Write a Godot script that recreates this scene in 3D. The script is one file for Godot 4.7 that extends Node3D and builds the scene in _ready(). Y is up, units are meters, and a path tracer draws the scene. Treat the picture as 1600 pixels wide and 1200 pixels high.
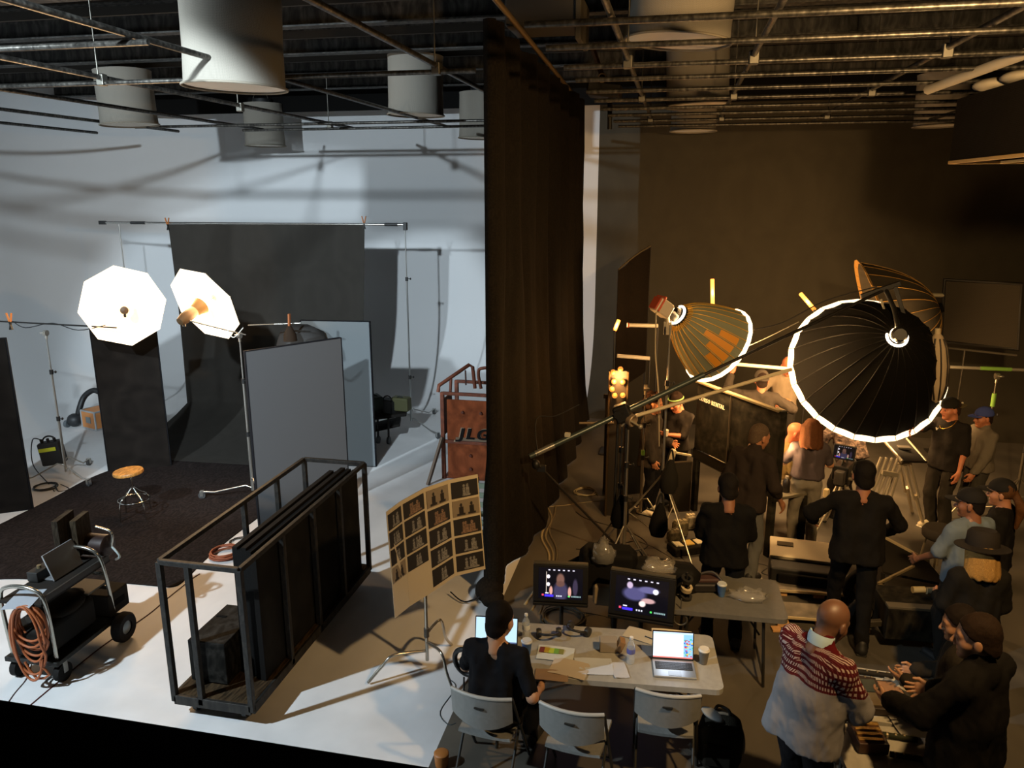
extends Node3D
# A film and photo studio seen from a gallery window: a white cyclorama set on the left, a black set with warm lamps on the right.

class Shape:
	var v := PackedVector3Array()
	var n := PackedVector3Array()
	var t := PackedVector2Array()
	var c := PackedColorArray()
	var ix := PackedInt32Array()
	var tint := Color.WHITE

	func vert(p: Vector3, nn: Vector3, uv := Vector2.ZERO) -> int:
		v.append(p)
		n.append(nn)
		t.append(uv)
		c.append(tint)
		return v.size() - 1

	func tri(a: int, b: int, d: int) -> void:
		var g := (v[b] - v[a]).cross(v[d] - v[a])
		if g.dot(n[a] + n[b] + n[d]) > 0.0:
			ix.append(a); ix.append(d); ix.append(b)
		else:
			ix.append(a); ix.append(b); ix.append(d)

	func four(a: int, b: int, d: int, e: int) -> void:
		tri(a, b, d)
		tri(a, d, e)

	func face(p0: Vector3, p1: Vector3, p2: Vector3, p3: Vector3, out := Vector3.ZERO) -> Shape:
		var g := (p1 - p0).cross(p3 - p0).normalized()
		if g.length() < 0.5:
			g = (p2 - p1).cross(p3 - p1).normalized()
		if out != Vector3.ZERO and g.dot(out) < 0.0:
			g = -g
		four(vert(p0, g, Vector2(0, 0)), vert(p1, g, Vector2(1, 0)), vert(p2, g, Vector2(1, 1)), vert(p3, g, Vector2(0, 1)))
		return self

	func box(at: Vector3, size: Vector3, b := Basis.IDENTITY, bev := -1.0) -> Shape:
		var h := size * 0.5
		if bev < 0.0:
			bev = minf(0.006, size[size.min_axis_index()] * 0.2)
		var id := []
		for k in 8:
			var s := Vector3(1 if k & 1 else -1, 1 if k & 2 else -1, 1 if k & 4 else -1)
			var row := []
			for a in 3:
				var p := s * (h - Vector3.ONE * bev)
				p[a] = s[a] * h[a]
				var nn := Vector3.ZERO
				nn[a] = s[a]
				row.append(vert(at + b * p, b * nn))
			id.append(row)
		for a in 3:
			var m1 := 1 << ((a + 1) % 3)
			var m2 := 1 << ((a + 2) % 3)
			for s in [0, 1 << a]:
				four(id[s][a], id[s | m1][a], id[s | m1 | m2][a], id[s | m2][a])
			if bev > 0.0:
				for s in [0, m1, m2, m1 | m2]:
					four(id[s][(a + 1) % 3], id[s | (1 << a)][(a + 1) % 3], id[s | (1 << a)][(a + 2) % 3], id[s][(a + 2) % 3])
		if bev > 0.0:
			for k in 8:
				tri(id[k][0], id[k][1], id[k][2])
		return self

	func bar(a: Vector3, b: Vector3, w: float, d: float, side := Vector3.UP) -> Shape:
		var z := (b - a).normalized()
		var x := side.cross(z)
		if x.length() < 0.01:
			x = Vector3.RIGHT.cross(z)
			if x.length() < 0.01:
				x = Vector3.BACK.cross(z)
		x = x.normalized()
		return box((a + b) * 0.5, Vector3(w, d, a.distance_to(b)), Basis(x, z.cross(x), z))

	func tube(a: Vector3, b: Vector3, r: float, r2 := -1.0, seg := 8, caps := true) -> Shape:
		if r2 < 0.0:
			r2 = r
		var z := (b - a).normalized()
		var x := (Vector3.UP if absf(z.y) < 0.9 else Vector3.RIGHT).cross(z).normalized()
		var y := z.cross(x)
		var lean := (r - r2) / maxf(a.distance_to(b), 0.0001)
		var first := v.size()
		for i in seg + 1:
			var d := x * cos(TAU * i / seg) + y * sin(TAU * i / seg)
			var nn := (d + z * lean).normalized()
			vert(a + d * r, nn, Vector2(float(i) / seg, 0))
			vert(b + d * r2, nn, Vector2(float(i) / seg, 1))
		for i in seg:
			var k := first + i * 2
			four(k, k + 1, k + 3, k + 2)
		if caps:
			for e in [[a, r, -z], [b, r2, z]]:
				if e[1] > 0.0005:
					disc(e[0], e[2], e[1], seg)
		return self

	func disc(at: Vector3, up: Vector3, r: float, seg := 16, inner := 0.0) -> Shape:
		var z := up.normalized()
		var x := (Vector3.UP if absf(z.y) < 0.9 else Vector3.RIGHT).cross(z).normalized()
		var y := z.cross(x)
		var first := v.size()
		for i in seg + 1:
			var d := x * cos(TAU * i / seg) + y * sin(TAU * i / seg)
			vert(at + d * inner, z, Vector2(0.5, 0.5) + Vector2(d.dot(x), d.dot(y)) * 0.5 * inner / r)
			vert(at + d * r, z, Vector2(0.5, 0.5) + Vector2(d.dot(x), d.dot(y)) * 0.5)
		for i in seg:
			var k := first + i * 2
			four(k, k + 1, k + 3, k + 2)
		return self

	func path(pts: Array, r: float, seg := 6, closed := false) -> Shape:
		var m := pts.size()
		var x := Vector3.ZERO
		var first := v.size()
		var rows := m + 1 if closed else m
		for i in rows:
			var k := i % m
			var before: Vector3 = pts[(k - 1 + m) % m] if closed else pts[maxi(k - 1, 0)]
			var after: Vector3 = pts[(k + 1) % m] if closed else pts[mini(k + 1, m - 1)]
			var z := (after - before).normalized()
			if x == Vector3.ZERO:
				x = (Vector3.UP if absf(z.y) < 0.9 else Vector3.RIGHT).cross(z)
			x = (x - z * x.dot(z)).normalized()
			var y := z.cross(x)
			for j in seg + 1:
				var d := x * cos(TAU * j / seg) + y * sin(TAU * j / seg)
				vert(pts[k] + d * r, d, Vector2(float(j) / seg, i))
		for i in rows - 1:
			for j in seg:
				var k := first + i * (seg + 1) + j
				four(k, k + 1, k + seg + 2, k + seg + 1)
		if not closed:
			disc(pts[0], pts[0] - pts[1], r, seg)
			disc(pts[m - 1], pts[m - 1] - pts[m - 2], r, seg)
		return self

	func lathe(profile: Array, at: Vector3, up := Vector3.UP, seg := 24, squash := 1.0) -> Shape:
		# profile: [radius, height] pairs from one end to the other, turned round «up»
		var z := up.normalized()
		var x := (Vector3.RIGHT if absf(z.x) < 0.9 else Vector3.BACK)
		x = (x - z * x.dot(z)).normalized()
		var y := z.cross(x)
		var dirs := []
		for i in profile.size() - 1:
			var d := Vector2(profile[i + 1][0] - profile[i][0], profile[i + 1][1] - profile[i][1])
			dirs.append(Vector2(d.y, -d.x).normalized())
		for i in profile.size() - 1:
			var first := v.size()
			for e in 2:
				var at_end: int = i + e
				var nn: Vector2 = dirs[i]
				var other: int = i - 1 if e == 0 else i + 1
				if other >= 0 and other < dirs.size() and dirs[other].dot(nn) > 0.7:
					nn = (nn + dirs[other]).normalized()
				for j in seg + 1:
					var d := x * cos(TAU * j / seg) + y * sin(TAU * j / seg) * squash
					vert(at + d * profile[at_end][0] + z * profile[at_end][1], (x * cos(TAU * j / seg) * nn.x + y * sin(TAU * j / seg) * nn.x + z * nn.y).normalized(), Vector2(float(j) / seg, float(at_end) / profile.size()))
			for j in seg:
				var k := first + j
				four(k, k + 1, k + seg + 2, k + seg + 1)
		return self

	func ball(at: Vector3, r: Vector3, b := Basis.IDENTITY, seg := 14, rows := 9) -> Shape:
		var first := v.size()
		for i in rows + 1:
			var a := PI * i / rows
			for j in seg + 1:
				var d := Vector3(sin(a) * cos(TAU * j / seg), cos(a), sin(a) * sin(TAU * j / seg))
				vert(at + b * (d * r), (b * (d / r)).normalized(), Vector2(float(j) / seg, float(i) / rows))
		for i in rows:
			for j in seg:
				var k := first + i * (seg + 1) + j
				four(k, k + 1, k + seg + 2, k + seg + 1)
		return self

	func sheet(rows: Array, thick := 0.004, uv_flip := false) -> Shape:
		# rows of points of a bent sheet, given real thickness
		var nr := rows.size()
		var nc: int = rows[0].size()
		var nn := []
		for i in nr:
			var row := []
			for j in nc:
				var du: Vector3 = rows[i][mini(j + 1, nc - 1)] - rows[i][maxi(j - 1, 0)]
				var dv: Vector3 = rows[mini(i + 1, nr - 1)][j] - rows[maxi(i - 1, 0)][j]
				row.append(du.cross(dv).normalized())
			nn.append(row)
		for side in ([1, -1] if thick > 0.0 else [1]):
			var first := v.size()
			for i in nr:
				for j in nc:
					var u := float(j) / (nc - 1)
					vert(rows[i][j] + nn[i][j] * thick * 0.5 * side, nn[i][j] * side, Vector2(1.0 - u if uv_flip else u, float(i) / (nr - 1)))
			for i in nr - 1:
				for j in nc - 1:
					var k := first + i * nc + j
					four(k, k + 1, k + nc + 1, k + nc)
		if thick > 0.0:
			var rim := []
			for j in nc: rim.append([0, j])
			for i in range(1, nr): rim.append([i, nc - 1])
			for j in range(nc - 2, -1, -1): rim.append([nr - 1, j])
			for i in range(nr - 2, 0, -1): rim.append([i, 0])
			var mid: Vector3 = rows[nr / 2][nc / 2]
			for k in rim.size():
				var a = rim[k]
				var b = rim[(k + 1) % rim.size()]
				var pa: Vector3 = rows[a[0]][a[1]]
				var pb: Vector3 = rows[b[0]][b[1]]
				var na: Vector3 = nn[a[0]][a[1]] * thick * 0.5
				var nb: Vector3 = nn[b[0]][b[1]] * thick * 0.5
				face(pa + na, pb + nb, pb - nb, pa - na, (pa + pb) * 0.5 - mid)
		return self

	func prism(outline: Array, at: Vector3, b: Basis, depth: float) -> Shape:
		# a flat outline (Vector2) in the plane of b.x and b.y, given depth along b.z
		var pts := PackedVector2Array(outline)
		var cut := Geometry2D.triangulate_polygon(pts)
		for e in [[0.0, -1.0], [depth, 1.0]]:
			var first := v.size()
			for p in pts:
				vert(at + b * Vector3(p.x, p.y, e[0]), b.z * e[1], p)
			for k in range(0, cut.size(), 3):
				tri(first + cut[k], first + cut[k + 1], first + cut[k + 2])
		var area := 0.0
		for k in pts.size():
			area += pts[k].cross(pts[(k + 1) % pts.size()])
		for k in pts.size():
			var p := pts[k]
			var q := pts[(k + 1) % pts.size()]
			var o := Vector2(q.y - p.y, p.x - q.x) * signf(area)
			face(at + b * Vector3(p.x, p.y, 0), at + b * Vector3(q.x, q.y, 0), at + b * Vector3(q.x, q.y, depth), at + b * Vector3(p.x, p.y, depth), b * Vector3(o.x, o.y, 0))
		return self

	func add(o: Shape, tf: Transform3D, flip := false) -> Shape:
		var first := v.size()
		for i in o.v.size():
			v.append(tf * o.v[i])
			n.append((tf.basis * o.n[i]).normalized())
			t.append(o.t[i])
			c.append(o.c[i])
		for i in range(0, o.ix.size(), 3):
			ix.append(first + o.ix[i])
			ix.append(first + o.ix[i + (2 if flip else 1)])
			ix.append(first + o.ix[i + (1 if flip else 2)])
		return self

	func mesh(base: Vector3, m: Material) -> ArrayMesh:
		var pts := v.duplicate()
		for i in pts.size():
			pts[i] -= base
		var a := []
		a.resize(Mesh.ARRAY_MAX)
		a[Mesh.ARRAY_VERTEX] = pts
		a[Mesh.ARRAY_NORMAL] = n
		a[Mesh.ARRAY_TEX_UV] = t
		a[Mesh.ARRAY_COLOR] = c
		a[Mesh.ARRAY_INDEX] = ix
		var am := ArrayMesh.new()
		am.add_surface_from_arrays(Mesh.PRIMITIVE_TRIANGLES, a)
		am.surface_set_material(0, m)
		return am


var taken := {}
var kept := {}
var tex := {}

func numbered(called: String) -> String:
	var k: int = taken.get(called, 0)
	taken[called] = k + 1
	return called if k == 0 else "%s_%03d" % [called, k]

func tag(o: Node3D, label: String, category: String, group := "", kind := "") -> Node3D:
	if label: o.set_meta("label", label)
	if category: o.set_meta("category", category)
	if group: o.set_meta("group", group)
	if kind: o.set_meta("kind", kind)
	return o

func thing(called: String, label: String, category: String, at := Vector3.ZERO, group := "") -> Node3D:
	var o := Node3D.new()
	o.name = numbered(called)
	o.position = at
	add_child(o)
	return tag(o, label, category, group)

func part(called: String, s: Shape, m: Material, parent: Node3D, label := "") -> MeshInstance3D:
	var top: Node3D = parent
	while top.get_parent() != self:
		top = top.get_parent()
	var o := MeshInstance3D.new()
	o.name = called
	o.mesh = s.mesh(top.position, m)
	parent.add_child(o, true)
	if label: o.set_meta("label", label)
	return o

func solo(called: String, s: Shape, m: Material, at: Vector3, label: String, category: String, group := "") -> MeshInstance3D:
	var o := MeshInstance3D.new()
	o.name = numbered(called)
	o.mesh = s.mesh(at, m)
	o.position = at
	add_child(o)
	tag(o, label, category, group)
	return o

func structure(called: String, s: Shape, m: Material) -> MeshInstance3D:
	var o := solo(called, s, m, Vector3.ZERO, "", "")
	o.set_meta("kind", "structure")
	return o

func copy(o: Node3D, called: String, label: String, at: Vector3, turn := 0.0) -> Node3D:
	var r: Node3D = o.duplicate()
	r.name = numbered(called)
	add_child(r)
	r.position = at
	r.rotation.y = turn
	r.set_meta("label", label)
	return r

func s() -> Shape:
	return Shape.new()

func col(hex: String) -> Color:
	return Color.html(hex)

func mat(hex: String, rough := 0.8, metal := 0.0, grain := "", scale := 1.0) -> StandardMaterial3D:
	var key := "%s %s %s %s %s" % [hex, rough, metal, grain, scale]
	if not kept.has(key):
		var m := StandardMaterial3D.new()
		m.resource_name = "m" + hex
		m.albedo_color = Color.html(hex)
		m.roughness = rough
		m.metallic = metal
		if rough > 0.68:
			m.metallic_specular = 0.22
		if grain:
			m.albedo_texture = tex[grain]
			m.uv1_triplanar = true
			m.uv1_scale = Vector3.ONE * scale
			if tex.has(grain + "_relief"):
				m.normal_enabled = true
				m.normal_texture = tex[grain + "_relief"]
				m.normal_scale = 0.6
		kept[key] = m
	return kept[key]

func glow(hex: String, energy: float, base := "ffffff") -> StandardMaterial3D:
	var key := "glow %s %s" % [hex, energy]
	if not kept.has(key):
		var m := StandardMaterial3D.new()
		m.resource_name = "lamp_glow"
		m.albedo_color = Color.html(base)
		m.roughness = 0.6
		m.emission_enabled = true
		m.emission = Color.html(hex)
		m.emission_energy_multiplier = energy
		kept[key] = m
	return kept[key]

func clear(hex: String, alpha: float) -> StandardMaterial3D:
	var key := "clear %s %s" % [hex, alpha]
	if not kept.has(key):
		var m := StandardMaterial3D.new()
		m.resource_name = "clear"
		m.albedo_color = Color(Color.html(hex), alpha)
		m.roughness = 0.12
		m.transparency = BaseMaterial3D.TRANSPARENCY_ALPHA
		kept[key] = m
	return kept[key]

func noise_tex(called: String, seed_: int, freq: float, low: float, octaves := 4, stretch := false) -> void:
	var f := FastNoiseLite.new()
	f.seed = seed_
	f.frequency = freq
	f.fractal_octaves = octaves
	var side := 256
	var im := Image.create(side, side, false, Image.FORMAT_RGB8)
	for y in side:
		for x in side:
			var a := TAU * x / side
			var b := TAU * y / side
			var k := 40.0
			var q := f.get_noise_3d(cos(a) * k + 7.0 * sin(b), sin(a) * k + 7.0 * cos(b), sin(b) * k * (0.12 if stretch else 1.0) + cos(b) * (2.0 if stretch else 17.0))
			var w := clampf(low + (1.0 - low) * (0.5 + 0.9 * q), 0.0, 1.0)
			im.set_pixel(x, y, Color(w, w, w))
	tex[called] = ImageTexture.create_from_image(im)

func textures() -> void:
	noise_tex("mottle", 3, 0.02, 0.72)
	noise_tex("faint", 2, 0.03, 0.93)
	noise_tex("fine", 5, 0.12, 0.6, 3)
	noise_tex("wood", 9, 0.06, 0.55, 3, true)
	noise_tex("wear", 11, 0.035, 0.35, 5)
	var weave := Image.create(64, 64, false, Image.FORMAT_RGB8)
	var relief := Image.create(64, 64, false, Image.FORMAT_RGB8)
	for y in 64:
		for x in 64:
			var over := (x / 4 + y / 4) % 2 == 0
			var h := absf(sin(PI * (x if over else y) / 4.0))
			var w := 0.8 + 0.2 * h
			weave.set_pixel(x, y, Color(w, w, w))
			relief.set_pixel(x, y, Color(h, h, h))
	relief.bump_map_to_normal_map(2.0)
	tex["weave"] = ImageTexture.create_from_image(weave)
	tex["weave_relief"] = ImageTexture.create_from_image(relief)

func spot(at: Vector3, to: Vector3, hex: String, energy: float, half: float, blend: float, size: float) -> SpotLight3D:
	var l := SpotLight3D.new()
	l.name = "lamp_light"
	add_child(l, true)
	l.look_at_from_position(at, to, Vector3.UP if absf((to - at).normalized().y) < 0.98 else Vector3.RIGHT)
	l.light_color = Color.html(hex)
	l.light_energy = energy
	l.spot_angle = half
	l.spot_angle_attenuation = blend
	l.spot_range = 40.0
	l.spot_attenuation = 2.0
	l.light_size = size
	l.shadow_enabled = true
	return l

func omni(at: Vector3, hex: String, energy: float, size: float) -> OmniLight3D:
	var l := OmniLight3D.new()
	l.name = "lamp_light"
	l.position = at
	l.light_color = Color.html(hex)
	l.light_energy = energy
	l.omni_range = 30.0
	l.omni_attenuation = 2.0
	l.light_size = size
	l.shadow_enabled = true
	add_child(l, true)
	return l

func arc(mid: Vector3, x: Vector3, y: Vector3, from: float, to: float, count: int) -> Array:
	var pts := []
	for i in count + 1:
		var a := lerpf(from, to, float(i) / count)
		pts.append(mid + x * cos(a) + y * sin(a))
	return pts

func sag(a: Vector3, b: Vector3, drop: float, count := 10) -> Array:
	var pts := []
	for i in count + 1:
		var k := float(i) / count
		pts.append(a.lerp(b, k) + Vector3.DOWN * drop * 4.0 * k * (1.0 - k))
	return pts

func smooth(pts: Array, step := 5, closed := false) -> Array:
	var out := []
	var m := pts.size()
	for i in (m if closed else m - 1):
		var p0: Vector3 = pts[(i - 1 + m) % m] if closed else pts[maxi(i - 1, 0)]
		var p1: Vector3 = pts[i]
		var p2: Vector3 = pts[(i + 1) % m]
		var p3: Vector3 = pts[(i + 2) % m] if closed else pts[mini(i + 2, m - 1)]
		for k in step:
			out.append(p1.cubic_interpolate(p2, p0, p3, float(k) / step))
	if not closed:
		out.append(pts[m - 1])
	return out

func _ready() -> void:
	var cam := Camera3D.new()
	cam.name = "camera"
	cam.fov = 53.1301
	cam.near = 0.05
	cam.far = 80.0
	cam.position = Vector3(0, 4.4, 0)
	cam.rotation = Vector3(deg_to_rad(-13.9), deg_to_rad(12.0), 0)
	add_child(cam)
	var env := Environment.new()
	env.background_mode = Environment.BG_COLOR
	env.background_color = Color.BLACK
	env.tonemap_mode = Environment.TONE_MAPPER_LINEAR
	env.tonemap_exposure = 1.0
	env.sdfgi_enabled = true
	env.ssao_enabled = true
	env.ssil_enabled = true
	var around := WorldEnvironment.new()
	around.name = "surroundings"
	around.environment = env
	add_child(around)
	# the two daylight heads that hang from the grid by the gallery, outside the frame, and light the white set
	daylight_head(Vector3(-7.7, 6.38, -1.15), Vector3(-8.2, 1.0, -9.0), 95.0, 62.0, "daylight lamp head hung from the pipe grid left of the gallery window")
	daylight_head(Vector3(-3.3, 6.36, -1.15), Vector3(-8.5, 0.2, -16.5), 135.0, 18.5, "daylight lamp head hung from the pipe grid in front of the gallery window")
	warm_head(Vector3(2.2, 5.15, -3.3), Vector3(0.7, 1.3, -11.0))
	textures()
	setting()
	ceiling_gear()
	white_set()
	black_set()
	tables()
	crowd()
	small_things()

func warm_head(at: Vector3, to: Vector3) -> void:
	# the tungsten lamp on a bracket over the gallery window that fills the black set from the front, outside the frame
	var o := thing("tungsten_head", "tungsten lamp head on a bracket above the gallery window, aimed at the black set", "lamp", at)
	var f := (to - at).normalized()
	var black := mat("141414", 0.6)
	part("housing", s().lathe([[0.0, -0.34], [0.1, -0.34], [0.15, -0.28], [0.15, -0.02], [0.17, 0.0], [0.17, 0.03], [0.14, 0.03]], at, f, 20), black, o)
	part("lens", s().disc(at + f * 0.015, f, 0.14, 20), glow("ffc884", 5.0), o)
	part("bracket", s().tube(at - f * 0.2, at + Vector3(0, 0.5, 0.3), 0.02).tube(at + Vector3(0, 0.5, 0.3), Vector3(at.x, at.y + 0.5, -0.45), 0.024), black, o)
	spot(at + f * 0.06, to, "ffcf8c", 34.0, 62.0, 0.85, 0.12)
	part("barn_door", s().box(at + Vector3(f.x, 0, f.z).normalized() * 0.36 + Vector3.UP * 0.16, Vector3(0.5, 0.012, 0.56), Basis.looking_at(Vector3(f.x, 0.12, f.z), Vector3.UP)), black, o)  # plate added out of view to keep the beam off the ceiling pipes

func daylight_head(at: Vector3, to: Vector3, energy: float, half: float, label: String) -> void:
	var o := thing("daylight_head", label, "lamp", at)
	var f := (to - at).normalized()
	var black := mat("141414", 0.6)
	part("housing", s().lathe([[0.0, -0.42], [0.13, -0.42], [0.17, -0.36], [0.17, -0.02], [0.19, 0.0], [0.19, 0.03], [0.155, 0.03]], at, f, 20), black, o)
	part("lens", s().disc(at + f * 0.015, f, 0.155, 20), glow("cfe4ff", 6.0), o)
	var side := f.cross(Vector3.UP).normalized()
	part("yoke", s().path([at - f * 0.2 + side * 0.18, at - f * 0.2 + side * 0.22 + Vector3.UP * 0.25, at - f * 0.2 - side * 0.22 + Vector3.UP * 0.25, at - f * 0.2 - side * 0.18], 0.014, 6), black, o)
	for k in 4:
		var up := f.cross(side) * (1 if k % 2 else -1)
		var e := up if k < 2 else side * (1 if k % 2 else -1)
		var w := side if k < 2 else f.cross(side)
		part("barn_door", s().sheet([[at + f * 0.03 + e * 0.18 - w * 0.14, at + f * 0.03 + e * 0.18 + w * 0.14], [at + f * 0.1 + e * 0.38 - w * 0.2, at + f * 0.1 + e * 0.38 + w * 0.2]], 0.003), black, o)
	spot(at + f * 0.05, to, "d6e7f2", energy, half, 0.12 if half > 40.0 else 0.3, 0.1)
	if half > 40.0:
		part("added_side_flag", s().box(Vector3(-7.09, 6.08, -1.9), Vector3(0.02, 0.66, 0.68)), black, o)  # flag added out of view to keep this beam off the dark set

const WALL_Z := -16.9
const EDGE_X := -1.72
const ROOM_TOP := 6.9

func cove(d_wall: float) -> Array:
	# profile of the curved cyclorama foot: distance from the wall, height
	var p := [[0.0, ROOM_TOP], [0.0, 6.1], [0.0, 4.4]]
	var r := 2.0
	for i in 13:
		var a := PI * 0.5 * i / 12.0
		p.append([r * (1.0 - cos(a)), r * (1.0 - sin(a))])
	return p

func cyc_rows(plan: Array, normals: Array) -> Array:
	var rows := []
	for q in cove(0.0):
		var row := []
		for i in plan.size():
			row.append(Vector3(plan[i].x, q[1], plan[i].y) + Vector3(normals[i].x, 0, normals[i].y) * q[0])
		rows.append(row)
	return rows

func setting() -> void:
	var white := mat("d6d6d6", 0.75)
	var dark := mat("5a544a", 0.6, 0.0, "mottle", 0.22)
	var black := mat("1a1917", 0.85)
	structure("floor", s().box(Vector3((EDGE_X - 16.0) * 0.5, -0.1, -8.4), Vector3(EDGE_X + 16.0, 0.2, 17.6), Basis.IDENTITY, 0.0), mat("dad9d8", 0.5, 0.0, "faint", 0.2))
	structure("floor", s().box(Vector3((EDGE_X + 9.0) * 0.5, -0.1, -8.4), Vector3(9.0 - EDGE_X, 0.2, 17.6), Basis.IDENTITY, 0.0), dark)
	# the white cyclorama: back wall, a wide rounded corner, left wall
	var plan := []
	var nrm := []
	for i in 5:
		plan.append(Vector2(lerpf(EDGE_X, -10.4, i / 4.0), WALL_Z)); nrm.append(Vector2(0, 1))
	for i in 13:
		var a := PI * 0.5 * i / 12.0
		plan.append(Vector2(-10.4, WALL_Z + 3.2) + Vector2(-sin(a), -cos(a)) * 3.2); nrm.append(Vector2(sin(a), cos(a)))
	for i in 4:
		plan.append(Vector2(-13.6, lerpf(-12.0, -0.4, i / 3.0))); nrm.append(Vector2(1, 0))
	structure("wall_back", s().sheet(cyc_rows(plan, nrm), 0.0), white)
	structure("wall_left", s().box(Vector3(-13.75, 3.45, -7.2), Vector3(0.26, ROOM_TOP, 13.6), Basis.IDENTITY, 0.0), white)
	structure("wall_back", s().sheet(cyc_rows([Vector2(8.6, WALL_Z), Vector2(4.0, WALL_Z), Vector2(EDGE_X, WALL_Z)], [Vector2(0, 1), Vector2(0, 1), Vector2(0, 1)]), 0.0), mat("484338", 0.8, 0.0, "faint", 0.3))
	structure("wall_back", s().box(Vector3(-2.5, 3.4, WALL_Z - 0.15), Vector3(24, 7.2, 0.2), Basis.IDENTITY, 0.0), black)
	structure("wall_right", s().box(Vector3(8.7, 3.4, -8.4), Vector3(0.2, 7.2, 17.6), Basis.IDENTITY, 0.0), mat("2b2824", 0.85))
	# the wall with the gallery window that the camera looks through, and the dark gallery behind it
	var z := -0.36
	var sill: Vector3 = Vector3(-0.215, 4.126, -0.300)
	var jamb: Vector3 = Vector3(-0.477, 4.030, -0.410)
	structure("wall_front", s().box(Vector3(-2.5, sill.y * 0.5 - 0.15, z), Vector3(24, sill.y - 0.1, 0.1), Basis.IDENTITY, 0.0)
		.box(Vector3((jamb.x - 14.5) * 0.5 - 0.01, 3.45, z), Vector3(jamb.x + 14.5, ROOM_TOP, 0.1), Basis.IDENTITY, 0.0)
		.box(Vector3(5.2, 3.45, z), Vector3(7.6, ROOM_TOP, 0.1), Basis.IDENTITY, 0.0)
		.box(Vector3(-2.5, 6.2, z), Vector3(24, 1.6, 0.1), Basis.IDENTITY, 0.0), black)
	structure("trim_1", s().box(Vector3(0, sill.y - 0.03, -0.23), Vector3(2.6, 0.06, 0.16), Basis.IDENTITY, 0.004), black)
	structure("trim_2", s().box(Vector3(jamb.x - 0.03, sill.y + 0.9, -0.23), Vector3(0.06, 1.8, 0.16), Basis.IDENTITY, 0.004), black)
	structure("wall_gallery", s().box(Vector3(0, 3.4, 1.6), Vector3(6, 7.0, 0.1), Basis.IDENTITY, 0.0).box(Vector3(-3, 3.4, 0.6), Vector3(0.1, 7.0, 2.1), Basis.IDENTITY, 0.0).box(Vector3(3, 3.4, 0.6), Vector3(0.1, 7.0, 2.1), Basis.IDENTITY, 0.0), black)
	structure("ceiling", s().box(Vector3(-2.5, ROOM_TOP + 0.08, -7.7), Vector3(24, 0.2, 19.0), Basis.IDENTITY, 0.0), mat("2c2a28", 0.9))
	# black border above the cyclorama
	structure("trim_3", s().box(Vector3(-2.5, 6.5, WALL_Z + 0.9), Vector3(22.2, 0.8, 0.06), Basis.IDENTITY, 0.01), mat("121110", 0.9))

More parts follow.
